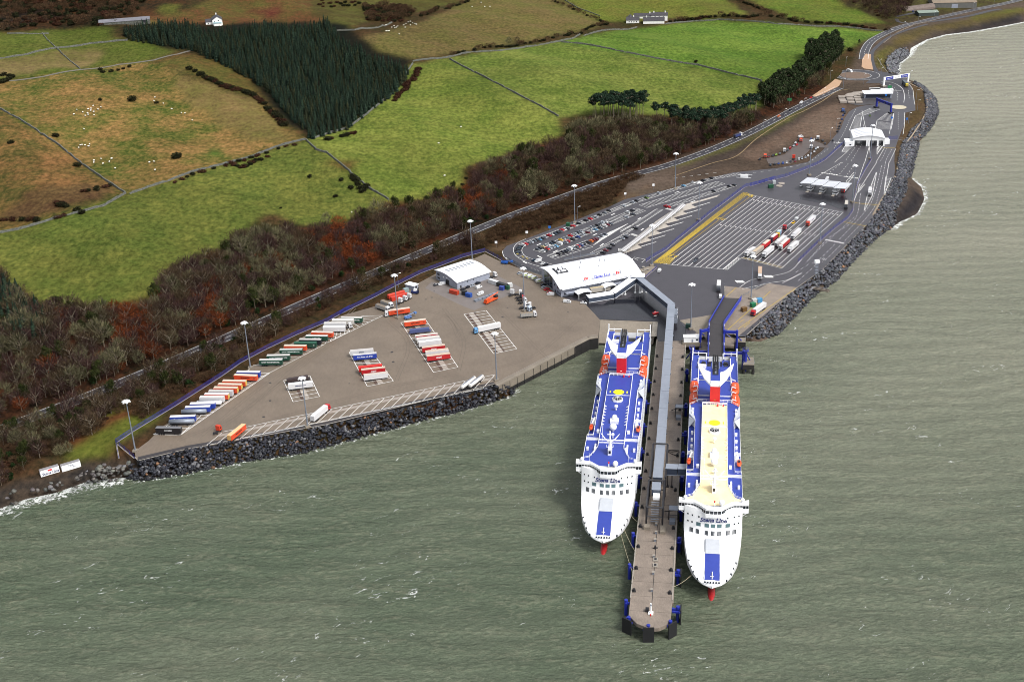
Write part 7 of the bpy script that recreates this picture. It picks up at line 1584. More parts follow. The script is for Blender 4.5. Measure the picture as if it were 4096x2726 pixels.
# ------------------------------------------------------------------ vehicles
M_TYRE = M_BLACK; M_CHAS = mat('chassis', sc(44, 42, 46), .6, .1, 1)
_w = MB(); _w.cyl((0, -.16, 0), (0, .16, 0), .5, None, 10); WHM = _w.mesh('wheel'); WHM.materials.append(M_TYRE)
_w2 = MB(); _w2.cyl((0, -.11, 0), (0, .11, 0), .33, None, 8); WHC = _w2.mesh('wheel'); WHC.materials.append(M_TYRE)
def wheel(par, x, y, z=.5, me=None): o = bpy.data.objects.new('wheel', me or WHM); COL.objects.link(o); o.parent = par; o.location = (x, y, z)
def trailer_parts(r, x0, x1, side, roof, end, txt=None, tcol=None, tsz=1.1, rear_w=True, kind='box', stripe=None):
    """x forward; box between x0 (rear) and x1"""
    mb = MB(); zb = 1.15
    if kind == 'box': mb.box(x0, x1, -1.27, 1.27, zb, 4.0, side, roof, end); mb.add([(x0-.01, -1.2, zb+.1), (x0-.01, 1.2, zb+.1), (x0-.01, 1.2, 3.9), (x0-.01, -1.2, 3.9)], [(0, 1, 2, 3)], end); ob('cargo_box', mb, None, r)
    elif kind == 'tank': mb.cyl((x0+.3, 0, 2.35), (x1-.3, 0, 2.35), 1.15, None, 14, side); mb.sph((x0+.3, 0, 2.35), 1.15, side, 12, 6, 1, sx=.4).sph((x1-.3, 0, 2.35), 1.15, side, 12, 6, 1, sx=.4); ob('tank', mb, None, r, True); mb = MB(); mb.box(x0+1, x1-1, -.35, .35, 3.5, 3.6); ob('walkway', mb, M_GALV, r)
    elif kind == 'flat': mb.box(x0, x1, -1.27, 1.27, zb, 1.4, side).box(x0+.5, x1-1, -1.1, 1.1, 1.4, 3.2, roof); ob('load', mb, None, r)
    elif kind == 'bulk': mb.box(x0, x1, -1.27, 1.27, zb, 3.2, side, roof); ob('tipper_body', mb, None, r); mb = MB(); [mb.box(x0+k*1.0, x0+k*1.0+.1, -1.3, 1.3, zb, 3.25) for k in range(int(x1-x0))]; ob('rib', mb, M_GALV, r)
    if stripe: mb = MB(); mb.box(x0+.1, x1-.1, -1.29, 1.29, 3.4, 3.95); ob('stripe', mb, stripe, r)
    mb = MB(); mb.box(x0+.2, x1-.6, -.5, .5, .75, zb); mb.box(x1-4, x1-3.7, -1, 1, .1, zb); ob('chassis', mb, M_CHAS, r)
    for k in range(3):
        for y in (-1.1, 1.1): wheel(r, x0+1.6+k*1.3, y)
    if txt:
        for t in ([txt] if isinstance(txt, str) else txt):
            for sg in (-1, 1): text(t, tsz, tcol or M_WP, r, ((x0+x1)/2, sg*1.31, 2.7), (math.radians(90), 0, 0 if sg < 0 else math.pi), 0, .03)
def two(s, L):
    (xa, ya), (xb, yb) = px(s); a = np.array(P(xa, ya, 1.15)[:2]); b = np.array(P(xb, yb, 1.15)[:2]); d = (b-a)/np.linalg.norm(b-a); return a, b, d, (a+b)/2
def trailer(s, lab, side, roof=(215, 212, 208), end=None, txt=None, tcol=None, kind='box', grp=None, tsz=1.1, front_right=False, logo=None, stripe=None):
    """s: rear and front ends of the bottom edge of the side seen"""
    a, b, d, c = two(s, 13.6); n = np.array([-d[1], d[0]]); n = n if n[1] > 0 else -n; c = c+n*1.27
    r = emp('tank_trailer' if kind == 'tank' else 'semi_trailer', (c[0], c[1], 0), math.atan2(d[1], d[0]), lab, 'trailer', grp)
    S = side if not isinstance(side, tuple) else paint(*side); Rf = paint(*roof, .6); E = paint(*end) if end else S
    trailer_parts(r, -6.8, 6.8, S, Rf, E, txt, tcol, tsz, kind=kind, stripe=stripe)
    if logo:
        for sg in (-1, 1): mb = MB(); mb.cyl((5.2, sg*1.29, 2.5), (5.2, sg*1.3, 2.5), .95, None, 14); ob('logo_disc', mb, logo[0], r); text(logo[1], 1.2, logo[2], r, (5.2, sg*1.33, 2.5), (math.radians(90), 0, 0 if sg < 0 else math.pi))
    return r
WHT = (228, 228, 230); ORG = (232, 84, 46); BLU = (36, 66, 170); GRN = (24, 74, 58); CREAM_ = (226, 214, 190); REDM = (196, 34, 42)
BK = M_BLACK; LG = (paint(*ORG), 'M', BK)
G1 = 'trailers parked in the long slanting row along the port fence'
trailer('d 1042,1398 1226,1400', 'black curtain-sided trailer with a grey roof, first at the near end of the long row', (30, 28, 32), (120, 120, 124), None, 'SHOMBERGS', M_WP, grp=G1, tsz=.7)
trailer('d 1150,1342 1292,1338', 'silver tank trailer beside the black trailer, near end of the long row', M_GALV, kind='tank', grp=G1)
trailer('d 1142,1325 1320,1318', 'blue trailer with white slogan, nearer one of the two slogan trailers in the long row', BLU, WHT, None, 'You shop, we drop.', M_WP, grp=G1, tsz=1.15)
trailer('d 1245,1274 1362,1270', 'dull silver tank trailer between the two blue slogan trailers', M_GALV, kind='tank', grp=G1)
trailer('d 1243,1260 1420,1254', 'blue trailer with white slogan, farther one of the two slogan trailers in the long row', BLU, WHT, None, 'You shop, we drop.', M_WP, grp=G1, tsz=1.15)
trailer('d 1275,1236 1452,1232', 'white roofed blue trailer tucked behind the farther slogan trailer', BLU, WHT, grp=G1)
trailer('d 1320,1213 1490,1212', 'grey-white tank trailer just behind the blue trailers', mat('tank_white', (.6, .6, .62), .4, .05), kind='tank', grp=G1)
trailer('d 1337,1190 1515,1190', 'plain white trailer next to the grey-white tank', WHT, (220, 218, 214), grp=G1)
trailer('d 1368,1170 1546,1172', 'orange trailer with yellow end, nearest of the orange ones in the long row', ORG, WHT, (230, 190, 90), grp=G1)
trailer('d 1398,1148 1572,1150', 'greyish white trailer between two orange trailers in the long row', (205, 206, 210), (200, 196, 192), grp=G1)
trailer('d 1432,1126 1605,1129', 'orange trailer with pale roof, second of the orange ones in the long row', ORG, (214, 200, 182), (230, 190, 90), logo=LG, grp=G1)
trailer('d 1460,1103 1632,1107', 'orange trailer with pale roof, third of the orange ones in the long row', ORG, (214, 200, 182), (230, 190, 90), logo=LG, grp=G1)
trailer('d 1490,1080 1662,1084', 'orange trailer with pale roof, fourth of the orange ones in the long row', ORG, (214, 200, 182), (230, 190, 90), logo=LG, grp=G1)
trailer('d 1566,1040 1738,1047', 'fully visible orange trailer with black lettering at the gap in the long row', ORG, (222, 206, 186), ORG, 'MULGREW', BK, logo=LG, grp=G1)
trailer('d 1587,1020 1755,1022', 'white roofed trailer with a blue end at the gap in the long row', BLU, WHT, grp=G1)
trailer('d 1740,940 1906,938', 'dark green trailer with full white company name, first after the gap', GRN, (200, 200, 198), GRN, 'LUCEY TRANSPORT LTD.', M_WP, grp=G1, tsz=.95)
trailer('d 1790,910 1957,907', 'dark green trailer half hidden behind the first after the gap', GRN, (205, 203, 198), GRN, 'LUCEY TRANSPORT LTD.', M_WP, grp=G1, tsz=.95)
trailer('d 1877,870 2040,868', 'dark green trailer with white name, between a green and an orange trailer', GRN, (190, 196, 192), GRN, 'LUCEY TRANSPORT LTD.', M_WP, grp=G1, tsz=.95)
trailer('d 1905,842 2068,844', 'orange trailer with round logo between two green trailers', ORG, (214, 200, 182), ORG, logo=LG, grp=G1)
trailer('d 1974,822 2135,822', 'dark green trailer with a round white logo and green roof', GRN, (40, 96, 76), GRN, logo=(paint(*GRN), 'O', M_WP), grp=G1)
trailer('d 2008,800 2165,802', 'black trailer with a pale roof among green ones', (34, 34, 44), (196, 194, 190), grp=G1)
trailer('d 2052,776 2210,778', 'dark green trailer with white lettering next to the orange one at the far half', GRN, (204, 204, 202), GRN, 'LUCEY LTD.', M_WP, grp=G1, tsz=.95)
trailer('d 2089,750 2246,754', 'orange trailer with logo, last orange one toward the far end of the row', ORG, (216, 206, 196), ORG, logo=LG, grp=G1)
trailer('d 2170,716 2325,714', 'bright white trailer next to the last orange one', WHT, (236, 236, 238), grp=G1)
trailer('d 2177,690 2330,688', 'white trailer with a black band coupled behind the white tractor', WHT, (210, 208, 205), grp=G1)
trailer('e 42,668 198,668', 'off-white trailer second from the far end of the long row', (220, 216, 210), (232, 230, 226), grp=G1)
trailer('e 102,652 255,655', 'dark green trailer with lettering at the far end of the long row', GRN, (210, 208, 204), GRN, 'LUCEY TRANSPORT LTD.', M_WP, grp=G1, tsz=.95)
G2 = 'trailers in the three-row block of the yard'
trailer('e 170,880 330,866', 'white trailer with dark initials in the left middle block', WHT, (206, 202, 200), WHT, 'PDL', paint(70, 90, 120), grp=G2, tsz=1.8)
trailer('e 190,908 352,893', 'blue trailer with slogan in the left middle block', BLU, (206, 204, 206), BLU, 'You shop, we drop.', M_WP, grp=G2, tsz=1.15)
trailer('e 228,990 388,973', 'red trailer with yellow front beside the lettered red one, left middle block', (214, 44, 38), (218, 44, 38), (236, 210, 40), grp=G2)
trailer('e 248,1007 408,990', 'dark red trailer with white name in the left middle block', REDM, (210, 190, 172), (236, 214, 60), 'maxi', M_WP, grp=G2, tsz=1.6)
trailer('e 262,1044 428,1024', 'white trailer nearest the sea in the left middle block', WHT, (208, 198, 188), grp=G2)
G3 = 'trailers in the right middle block'
trailer('e 533,684 686,664', 'orange trailer with black lettering at the top of the right middle block', ORG, (222, 206, 190), ORG, 'MULGREW', BK, logo=LG, grp=G3, tsz=1.2)
trailer('e 580,728 702,715', 'blue-grey flat trailer with sheeted load in the right middle block', (84, 88, 130), (80, 92, 140), kind='flat', grp=G3)
trailer('e 608,778 764,760', 'white trailer with a red top stripe in the right middle block', WHT, (212, 204, 196), stripe=paint(*REDM), grp=G3)
trailer('e 620,798 776,780', 'white trailer with yellow front edge in the right middle block', WHT, (220, 214, 206), (240, 214, 60), grp=G3)
trailer('e 630,820 788,800', 'clean white trailer with small dark lettering in the right middle block', WHT, (236, 236, 236), grp=G3)
trailer('e 655,857 812,838', 'dark red lettered trailer, upper of the two in the right middle block', REDM, (212, 190, 172), REDM, 'maxi', M_WP, grp=G3, tsz=1.6)
trailer('e 678,885 835,866', 'white trailer between the two dark red ones', WHT, (214, 194, 176), grp=G3)
trailer('e 690,914 845,895', 'dark red lettered trailer, lower of the two in the right middle block', REDM, (214, 190, 170), REDM, 'maxi', M_WP, grp=G3, tsz=1.6)
trailer('d 1940,1106 2108,1086', 'white refrigerated trailer with dark lettering in the small left block', WHT, WHT, WHT, ['REFRIGERATION'], M_NAVY, tsz=.8, grp='trailers in the small left block')
trailer('d 1928,1064 2088,1036', 'black open trailer with round loads behind the white refrigerated one', (40, 34, 38), (66, 52, 52), kind='flat', grp='trailers in the small left block')
trailer('d 1562,1448 1656,1372', 'orange trailer with black lettering standing alone in the diagonal bays by the sea', ORG, (236, 200, 150), (236, 190, 120), 'MULGREW', BK, tsz=1.2)
trailer('e 945,1098 1010,1050', 'slim silver tanker trailer, left of the two in the diagonal bays', mat('tank_pale', (.6, .58, .56), .35, .05), kind='tank', grp='tankers in the diagonal bays')
trailer('e 1002,1086 1062,1040', 'slim silver tanker trailer, right of the two in the diagonal bays', mat('tank_pale', (.6, .58, .56), .35, .05), kind='tank', grp='tankers in the diagonal bays')
trailer('o 625,490 730,475', 'cream trailer parked under the curved canopy of the terminal', (196, 190, 180), (200, 184, 150))
def cab(r, x, col, day=False, dark=False):
    """cab whose front is at x, looking along +x"""
    c = paint(*col); mb = MB(); h = 3.1 if day else 3.7
    pr = [(x-2.2, .9), (x, .9), (x, 2.0), (x-.25, 2.9), (x-.6, h), (x-2.2, h)]
    vs = [(a, y, z) for y in (-1.22, 1.22) for a, z in pr]; n = len(pr)
    mb.add(vs, [tuple(range(n)), tuple(range(n, 2*n))[::-1]]+[(i, (i+1) % n, n+(i+1) % n, n+i) for i in range(n)]); k = ob('cab', mb, c, r)
    mb = MB(); mb.add([(x+.03, -1.1, 1.95), (x+.03, 1.1, 1.95), (x-.22, 1.05, 2.85), (x-.22, -1.05, 2.85)], [(0, 1, 2, 3)]); ob('windscreen', mb, M_GLASS, k)
    for sg in (-1, 1): mb = MB(); mb.add([(x-1.5, sg*1.24, 1.9), (x-.45, sg*1.24, 1.9), (x-.55, sg*1.24, 2.7), (x-1.5, sg*1.24, 2.7)], [(0, 1, 2, 3)]); ob('side_window', mb, M_GLASS, k)
    mb = MB(); mb.box(x, x+.12, -1.2, 1.2, .45, 1.0); mb.box(x, x+.05, -.8, .8, 1.1, 1.6); ob('grille', mb, M_CHAS, k)
    mb = MB(); mb.box(x-6.0, x-.1, -.5, .5, .55, .9); ob('tractor_chassis', mb, M_CHAS, r)
    for wx in (x-1.2, x-4.4) + ((x-5.6,) if False else ()):
        for y in (-1.1, 1.1): wheel(r, wx, y)
def lorry(s, lab, cabc, side, roof=WHT, end=None, txt=None, tcol=None, L=16.2, kind='box', grp=None, tsz=1.0, z=1.15, stripe=None):
    """s: rear end and front end, centre line on the ground (pixels)"""
    (xa, ya), (xb, yb) = px(s); a = np.array(P(xa, ya, 1.5)[:2]); b = np.array(P(xb, yb, 1.5)[:2]); d = (b-a)/np.linalg.norm(b-a); c = (a+b)/2
    r = emp('articulated_lorry' if L > 12 else 'lorry', (c[0], c[1], 0), math.atan2(d[1], d[0]), lab, 'lorry', grp)
    S = paint(*side); trailer_parts(r, -L/2, L/2-2.6, S, paint(*roof, .6), paint(*end) if end else S, txt, tcol, tsz, kind=kind, stripe=stripe); cab(r, L/2, cabc); return r
lorry('d 2102,1312 2212,1222', 'white articulated lorry with a red cab at the diagonal bays by the sea', (206, 30, 40), WHT)
lorry('e 560,580 412,600', 'orange articulated lorry with a white cab and black lettering by the lamp mast', WHT, ORG, (226, 206, 190), ORG, 'MULGREW', BK, tsz=1.3)
lorry('e 1172,680 1008,715', 'long white articulated lorry with a light blue cab in the central bays', (110, 170, 222), WHT, (236, 234, 230), L=17.5)
lorry('e 440,525 415,0' if False else 'e 350,545 430,572', 'grey tipper lorry nearer the yard corner, behind the orange lorry', WHT, (190, 188, 184), (140, 124, 104), kind='bulk', L=11, grp='grey tipper lorries')
lorry('e 385,520 450,545', 'grey tipper lorry partly hidden behind the other tipper', WHT, (186, 184, 180), (144, 128, 106), kind='bulk', L=10, grp='grey tipper lorries')
lorry('e 1328,608 1412,600', 'grey bulk tipper lorry on its own below the parked tractor units', WHT, (176, 174, 168), (150, 134, 112), kind='bulk', L=10.5)
GM = 'lorries queued in the marshalling lanes'
lorry('f 545,165 478,205', 'white coach at the head of the leftmost queue in the lanes', WHT, WHT, WHT, L=12, grp=GM)
lorry('f 590,160 530,205', 'articulated lorry with a tan roof right of the white coach', WHT, (188, 180, 172), (206, 186, 160), grp=GM)
lorry('f 640,118 590,158', 'lorry with white box and red front behind the tan roofed one', (206, 34, 44), (206, 40, 48), (228, 214, 196), L=12, grp=GM)
lorry('f 690,75 645,112', 'dark red box lorry behind the red fronted one', (60, 40, 60), (186, 36, 48), WHT, L=11, grp=GM)
lorry('m 272,622 240,665', 'small lorry with a blue box and yellow nose in the left queue', (236, 190, 40), (120, 160, 190), (196, 222, 226), L=8, grp=GM)
lorry('f 672,152 592,218', 'white articulated lorry at the front of the middle queue', WHT, WHT, WHT, None, grp=GM)
lorry('f 752,85 680,142', 'white articulated lorry left of the red curtain-sided one', WHT, (222, 222, 224), WHT, grp=GM)
lorry('f 780,98 702,168', 'articulated lorry with red curtain sides and white cab', WHT, (196, 34, 40), (232, 228, 222), grp=GM)
lorry('f 848,38 792,90', 'white articulated lorry at the back of the middle queue', WHT, WHT, WHT, grp=GM)
lorry('f 838,118 762,182', 'white articulated lorry with company lettering at the right front of the lanes', WHT, WHT, WHT, None, 'SAYERS', M_NAVY, grp=GM, tsz=1.1)
lorry('m 590,480 495,575', 'white articulated lorry with an orange-red cab alone in the upper right lanes', (226, 74, 40), WHT, WHT, None, 'NORTON', M_NAVY, grp=GM, tsz=1.2)
lorry('f 580,285 576,372', 'box lorry with a tan roof driving below the marshalling lanes', WHT, (196, 190, 182), (206, 176, 150), L=15)
lorry('f 622,532 512,610', 'white articulated lorry with a red cab on the brown concrete by the rock armour', (206, 26, 36), WHT, WHT, None, '', None)
lorry('m 890,195 818,275', 'white articulated lorry with a red cab passing under the right end of the zigzag canopy', (206, 40, 40), WHT, (232, 226, 216))
lorry('m 868,340 856,420', 'dark flatbed lorry with mixed load right of the zigzag canopy', (40, 40, 46), (150, 150, 154), (206, 200, 190), kind='flat', L=14)
lorry('n 905,160 978,228', 'dark grey articulated lorry with a bright yellow cab under the white gantry', (244, 214, 30), (76, 88, 96), (104, 116, 122))
lorry('m 1078,235 1070,295', 'white box lorry on the outer lanes right of the blue fence', WHT, (214, 218, 224), WHT, L=12)
lorry('q 195,105 262,82', 'dark blue tipper lorry with a white cab driving on the coast road', WHT, (34, 52, 120), (60, 60, 80), kind='bulk', L=10)
lorry('f 303,378 298,455', 'white coach standing left of the linkspan apron', (70, 74, 82), (200, 204, 208), (226, 226, 226), L=12)
def tractor(s, lab, col, grp='tractor units without trailers', ang=None):
    (xa, ya), (xb, yb) = px(s); a = np.array(P(xa, ya, 1)[:2]); b = np.array(P(xb, yb, 1)[:2]); d = (b-a); c = (a+b)/2; r = emp('tractor_unit', (c[0], c[1], 0), math.atan2(d[1], d[0]), lab, 'tractor unit', grp)
    cab(r, 3, col); mb = MB(); mb.cyl((-1.4, 0, .9), (-1.4, 0, 1.1), .6, None, 10); ob('fifth_wheel', mb, M_CHAS, r)
tractor('d 1440,1400 1478,1370', 'orange tractor unit alone near the sea end of the yard', (222, 70, 40)); tractor('d 2325,688 2352,684', 'white tractor unit coupled at the far half of the long row', WHT)
for s, c, lb in (('e 490,525 505,515', WHT, 'white tractor unit nearest the lamp mast by the orange container'), ('e 520,510 535,502', (226, 226, 230), 'white tractor unit with red bumper in front of the orange container'), ('e 548,498 568,484', WHT, 'tall white tractor unit next to the blue forklift'), ('e 1245,472 1262,455', WHT, 'white tractor unit at the left head of the parked group'), ('e 1280,462 1315,462', WHT, 'white tractor unit first of the dark group below the small vans'), ('e 1290,485 1325,480', (70, 72, 80), 'dark tractor unit second in the group by the lamp mast'), ('e 1300,500 1335,498', (190, 60, 60), 'tractor unit with a red flash third in the group by the lamp mast'), ('e 1310,520 1345,512', WHT, 'white tractor unit beside the lamp mast base'), ('e 1315,555 1350,545', WHT, 'white tractor unit at the lower left of the group'), ('e 1345,560 1378,572', (200, 214, 232), 'pale blue tractor unit lowest of the group'), ('e 1410,552 1372,545', WHT, 'white tractor unit at the lower right of the group, facing left'), ('e 1110,350 1148,338', WHT, 'white tractor unit behind the workshop near the white container'), ('f 757,10 742,25', (196, 26, 40), 'dark red tractor unit in the left queue, rear one'), ('f 725,42 712,55', (186, 24, 38), 'dark red tractor unit in the left queue, front one'), ('q 465,262 475,300', (232, 84, 40), 'orange tractor unit at the left of the storage lot'), ('q 785,125 795,155', (232, 84, 40), 'orange tractor unit at the far side of the storage lot'), ('q 640,215 648,245', WHT, 'white tractor unit in the curved car row of the storage lot'), ('q 888,185 880,215', WHT, 'white tractor unit at the right end of the storage lot row'), ('q 940,105 945,130', WHT, 'white tractor unit at the upper right of the storage lot'), ('q 728,310 728,285', (214, 60, 36), 'orange tractor unit in the lower car row of the storage lot'), ('c 1130,735 1140,755', (40, 90, 170), 'dark blue tractor unit at the top of the roadside queue')): tractor(s, lb, c)
# cars -------------------------------------------------------
def car_mesh(kind):
    """long 4.3 m; x forward"""
    st = {'car': [(-2.1, .5, .8), (-2.0, .9, .84), (-1.6, 1.0, .86), (1.0, .92, .86), (1.9, .74, .82), (2.15, .5, .72)], 'van': [(-2.5, .5, .9), (-2.5, 1.9, .88), (1.1, 1.95, .9), (1.7, 1.3, .9), (2.4, 1.0, .86), (2.5, .5, .8)]}[kind]
    mb = MB(); n = len(st); vs = []
    for x, z, w_ in st: vs += [(x, -w_, .28), (x, -w_, z*.75), (x, -w_*.93, z), (x, w_*.93, z), (x, w_, z*.75), (x, w_, .28)]
    fs = [(i*6+j, (i+1)*6+j, (i+1)*6+j+1, i*6+j+1) for i in range(n-1) for j in range(5)]+[tuple(range(6)), tuple(range(6*n-6, 6*n))[::-1]]
    mb.add(vs, fs)
    cb = MB()
    if kind == 'car':
        lo = [(-1.75, .74, .98), (.95, .78, .92)]; hi = [(-1.15, .6, 1.42), (.2, .62, 1.42)]
        vs = [(lo[0][0], -lo[0][1], lo[0][2]-.05), (lo[1][0], -lo[1][1], lo[1][2]-.05), (lo[1][0], lo[1][1], lo[1][2]-.05), (lo[0][0], lo[0][1], lo[0][2]-.05), (hi[0][0], -hi[0][1], 1.4), (hi[1][0], -hi[1][1], 1.4), (hi[1][0], hi[1][1], 1.4), (hi[0][0], hi[0][1], 1.4)]
        cb.add(vs, [(0, 1, 5, 4), (1, 2, 6, 5), (2, 3, 7, 6), (3, 0, 4, 7)]); mb.add([(-1.2, -.62, 1.40), (.25, -.64, 1.40), (.25, .64, 1.40), (-1.2, .62, 1.40), (-1.15, -.56, 1.47), (.18, -.58, 1.47), (.18, .58, 1.47), (-1.15, .56, 1.47)], [(4, 5, 6, 7), (0, 1, 5, 4), (1, 2, 6, 5), (2, 3, 7, 6), (3, 0, 4, 7)])
    else:
        cb.add([(1.13, -.8, 1.85), (1.13, .8, 1.85), (1.72, .82, 1.34), (1.72, -.82, 1.34)], [(0, 3, 2, 1)]); [cb.add([(.2, s_*.925, 1.3), (1.2, s_*.925, 1.3), (1.0, s_*.925, 1.75), (.2, s_*.925, 1.75)], [(0, 1, 2, 3)]) for s_ in (1, -1)]
    return mb, cb
CM = {}
CARCOL = dict(k=((34, 36, 42), 'black'), s=((176, 182, 190), 'silver'), w=((232, 234, 236), 'white'), r=((206, 34, 40), 'red'), b=((44, 70, 140), 'blue'), g=((98, 104, 112), 'grey'), y=((236, 190, 50), 'yellow'), t=((40, 56, 70), 'dark blue'), c=((214, 196, 150), 'beige'), l=((120, 176, 214), 'light blue'), m=((120, 34, 44), 'maroon'), e=((96, 120, 50), 'green'), p=((150, 190, 60), 'lime green'), o=((236, 120, 40), 'orange'))
for kd in ('car', 'van'):
    for cc in CARCOL:
        if kd == 'van' and cc not in 'wsgrkyb': continue
        b_, g_ = car_mesh(kd); me = b_.mesh('body'); me.materials.append(paint(*CARCOL[cc][0], .22)); 
        if kd == 'car': GM_ = CM.setdefault('glass'+kd, g_.mesh('windows'))
        else: GM_ = CM.setdefault('glass'+kd, g_.mesh('windows'))
        if not GM_.materials: GM_.materials.append(M_GLASS)
        CM[kd, cc] = (me, GM_)
def car(p, rz, cc, lab, grp=None, kd='car', s=1.0):
    r = emp('parked_car' if kd == 'car' else 'van', (p[0], p[1], p[2] if len(p) > 2 else 0), rz, lab, kd, grp); r.scale = (s, s, s); bm, gm = CM[kd, cc]
    for n, me in (('body', bm), ('windows', gm)): o = bpy.data.objects.new(n, me); COL.objects.link(o); o.parent = r
    xx = 1.3 if kd == 'car' else 1.6
    for x in (-xx, xx):
        for y in (-.74, .74): wheel(r, x, y, .33, WHC)
    return r
ORD = ['first', 'second', 'third', 'fourth', 'fifth', 'sixth', 'seventh', 'eighth', 'ninth', 'tenth', 'eleventh', 'twelfth', 'thirteenth', 'fourteenth', 'fifteenth', 'sixteenth', 'seventeenth', 'eighteenth', 'nineteenth', 'twentieth', 'twenty-first', 'twenty-second', 'twenty-third', 'twenty-fourth', 'twenty-fifth', 'twenty-sixth', 'twenty-seventh', 'twenty-eighth']
def carrow(reg, data, row, turn=0., fixed=None, grp=None, flip=False, z=.6):
    """data: 'x,y,c ...'; orientation square to the run of the row (plus turn)"""
    it = [t.split(',') for t in data.split()]; pp = [np.array(P(*px('%s %s,%s' % (reg, t[0], t[1]))[0], z)[:2]) for t in it]; cnt = {}
    for i, (t, p) in enumerate(zip(it, pp)):
        if fixed is None: d = pp[min(i+1, len(pp)-1)]-pp[max(i-1, 0)]; rz = math.atan2(d[1], d[0])+math.pi/2+turn
        else: rz = fixed
        kd = 'van' if len(t[2]) > 1 else 'car'; cc = t[2][0]; cn = CARCOL[cc][1]; k = cnt.get((cn, kd), 0); cnt[cn, kd] = k+1; tot = sum(1 for q in it if q[2] == t[2])
        lab = '%s%s %s %s' % (('the only ' if tot == 1 else ORD[min(k, 27)]+' '), cn, kd, row)
        car((p[0], p[1], 0), rz+(math.pi if random.random() < .3 else 0), cc, lab, grp or ('cars '+row[:60]), kd)
def pdir(s):
    a, b = PP(s); return math.atan2(b[1]-a[1], b[0]-a[0])
RZ1 = pdir('k 1290,845 2300,445')+math.pi/2
carrow('k', '480,1205,t 470,1170,k 490,1140,t 515,1115,k 555,1095,w 597,1075,r 645,1060,g 690,1045,s 735,1030,g 775,1015,k 815,1005,l 850,985,k 895,970,s 963,940,r 1010,928,w 1055,912,t 1095,895,k 1130,880,g 1163,855,r 1205,845,w 1248,835,k 1338,793,r', 'from the loop end in the outer car park row', fixed=None)
carrow('k', '1430,755,k 1540,705,k 1610,680,r 1690,655,s 1755,620,k 1830,590,g 1895,555,k 2130,480,s 2275,425,s', 'after the lamp mast in the outer car park row', fixed=RZ1)
carrow('l', '120,615,s 178,595,k 340,548,e 525,478,s 915,360,l 1068,312,w 1225,278,k 1350,243,k', 'along the far stretch of the outer row', fixed=pdir('l 0,690 800,432')+math.pi/2)
RZ2 = pdir('k 790,1195 2400,540')+math.pi/2
carrow('k', '785,1160,g 825,1140,k 870,1120,c 905,1100,s 945,1085,w 1000,1070,t 1035,1045,k 1145,1010,y 1190,990,s 1235,980,g 1295,945,r 1375,920,s 1415,895,g 1465,885,s 1617,815,s 1660,805,g 1720,780,k 1780,755,s 1800,735,s 1850,725,w 2195,575,w 2275,555,k', 'in the far half of the double row from the loop', fixed=RZ2)
carrow('k', '865,1190,w 905,1175,k 935,1150,r 980,1140,s 1025,1125,s 1075,1110,l 1130,1075,ww 1180,1060,g 1225,1050,s 1255,1030,r 1335,1000,k 1415,965,b 1495,930,s 1570,895,m 1640,870,w 1690,850,l 1765,825,t 1840,795,w 1880,775,m 1930,760,g 2165,655,s 2285,610,k', 'in the near half of the double row from the loop', fixed=RZ2)
RZ3 = pdir('k 1010,1290 1640,1045')+math.pi/2
carrow('k', '1115,1228,k 1180,1205,k 1220,1190,k 1265,1175,g 1285,1150,ww 1340,1145,s 1390,1125,g 1415,1110,r 1465,1095,b 1500,1075,k 1575,1050,k 1620,1030,o 1655,1010,m 1695,998,m 1735,985,s 1795,945,s 1845,928,g', 'in the middle row beside the hatched wedge', fixed=RZ3)
RZ4 = pdir('k 1700,1250 2235,935')+math.pi/2
carrow('k', '1808,1210,k 1850,1175,m 1910,1140,k 1960,1090,k 2110,990,s 2160,955,g', 'in the single row nearest the coach canopy', fixed=RZ4)
carrow('l', '165,1025,k 10,1165,k', 'in the near bays beside the coach canopy', fixed=RZ4); carrow('k', '2320,825,k', 'at the start of the bays beside the coach canopy', fixed=RZ4)
carrow('l', '640,680,r 680,690,r 1390,445,k 1635,370,k 1710,350,k', 'in the thinly filled row in front of the coach bays', fixed=pdir('l 690,705 1750,368')+math.pi/2)
carrow('l', '40,775,w 115,750,k 120,805,g 20,852,s', 'at the far end of the double row', fixed=RZ2)
carrow('k', '735,1330,t 790,1345,ww 865,1385,w 910,1400,k', 'at the loop bays nearest the terminal', fixed=pdir('k 450,1250 600,1330')+math.pi/2)
carrow('e', '1312,322,s', 'first in the line by the screen fence', fixed=pdir('e 1340,345 1450,385')+1.35)
def police(x, y, lab): r = car(P(*px('e %s,%s' % (x, y))[0], .5), pdir('e 1340,345 1450,385')+1.35, 'w', lab, 'marked emergency vans by the screen fence', 'van'); mb = MB(); mb.box(-2.3, 1.0, -.93, .93, .7, 1.15); ob('hi_vis_band', mb, paint(200, 226, 50), r)
for i, (x, y) in enumerate(((1352, 340), (1382, 350), (1410, 360), (1442, 380))): police(x, y, 'white van with yellow-green band, %s from the left by the screen fence' % ORD[i])
carrow('e', '1425,368,g 1470,400,k 1475,415,s 1492,430,r 1515,450,r', 'parked against the left end of the terminal', fixed=pdir('e 1340,345 1450,385')+1.4)
carrow('e', '1518,465,ww 1630,515,ww 1740,522,w', 'near the lower left corner of the terminal', fixed=pdir('e 1480,465 1550,470'))
carrow('o', '1205,295,ww', 'alone on the asphalt right of the terminal forecourt', fixed=1.2); carrow('f', '312,480,ww', 'behind the coach left of the linkspan', fixed=1.4)
carrow('e', '930,430,k 965,415,k 990,408,s 1035,418,ww 1030,388,k 1045,462,ww', 'in front of the workshop', fixed=.75)
carrow('e', '785,396,ww 750,400,k', 'at the left end of the workshop', fixed=.4)
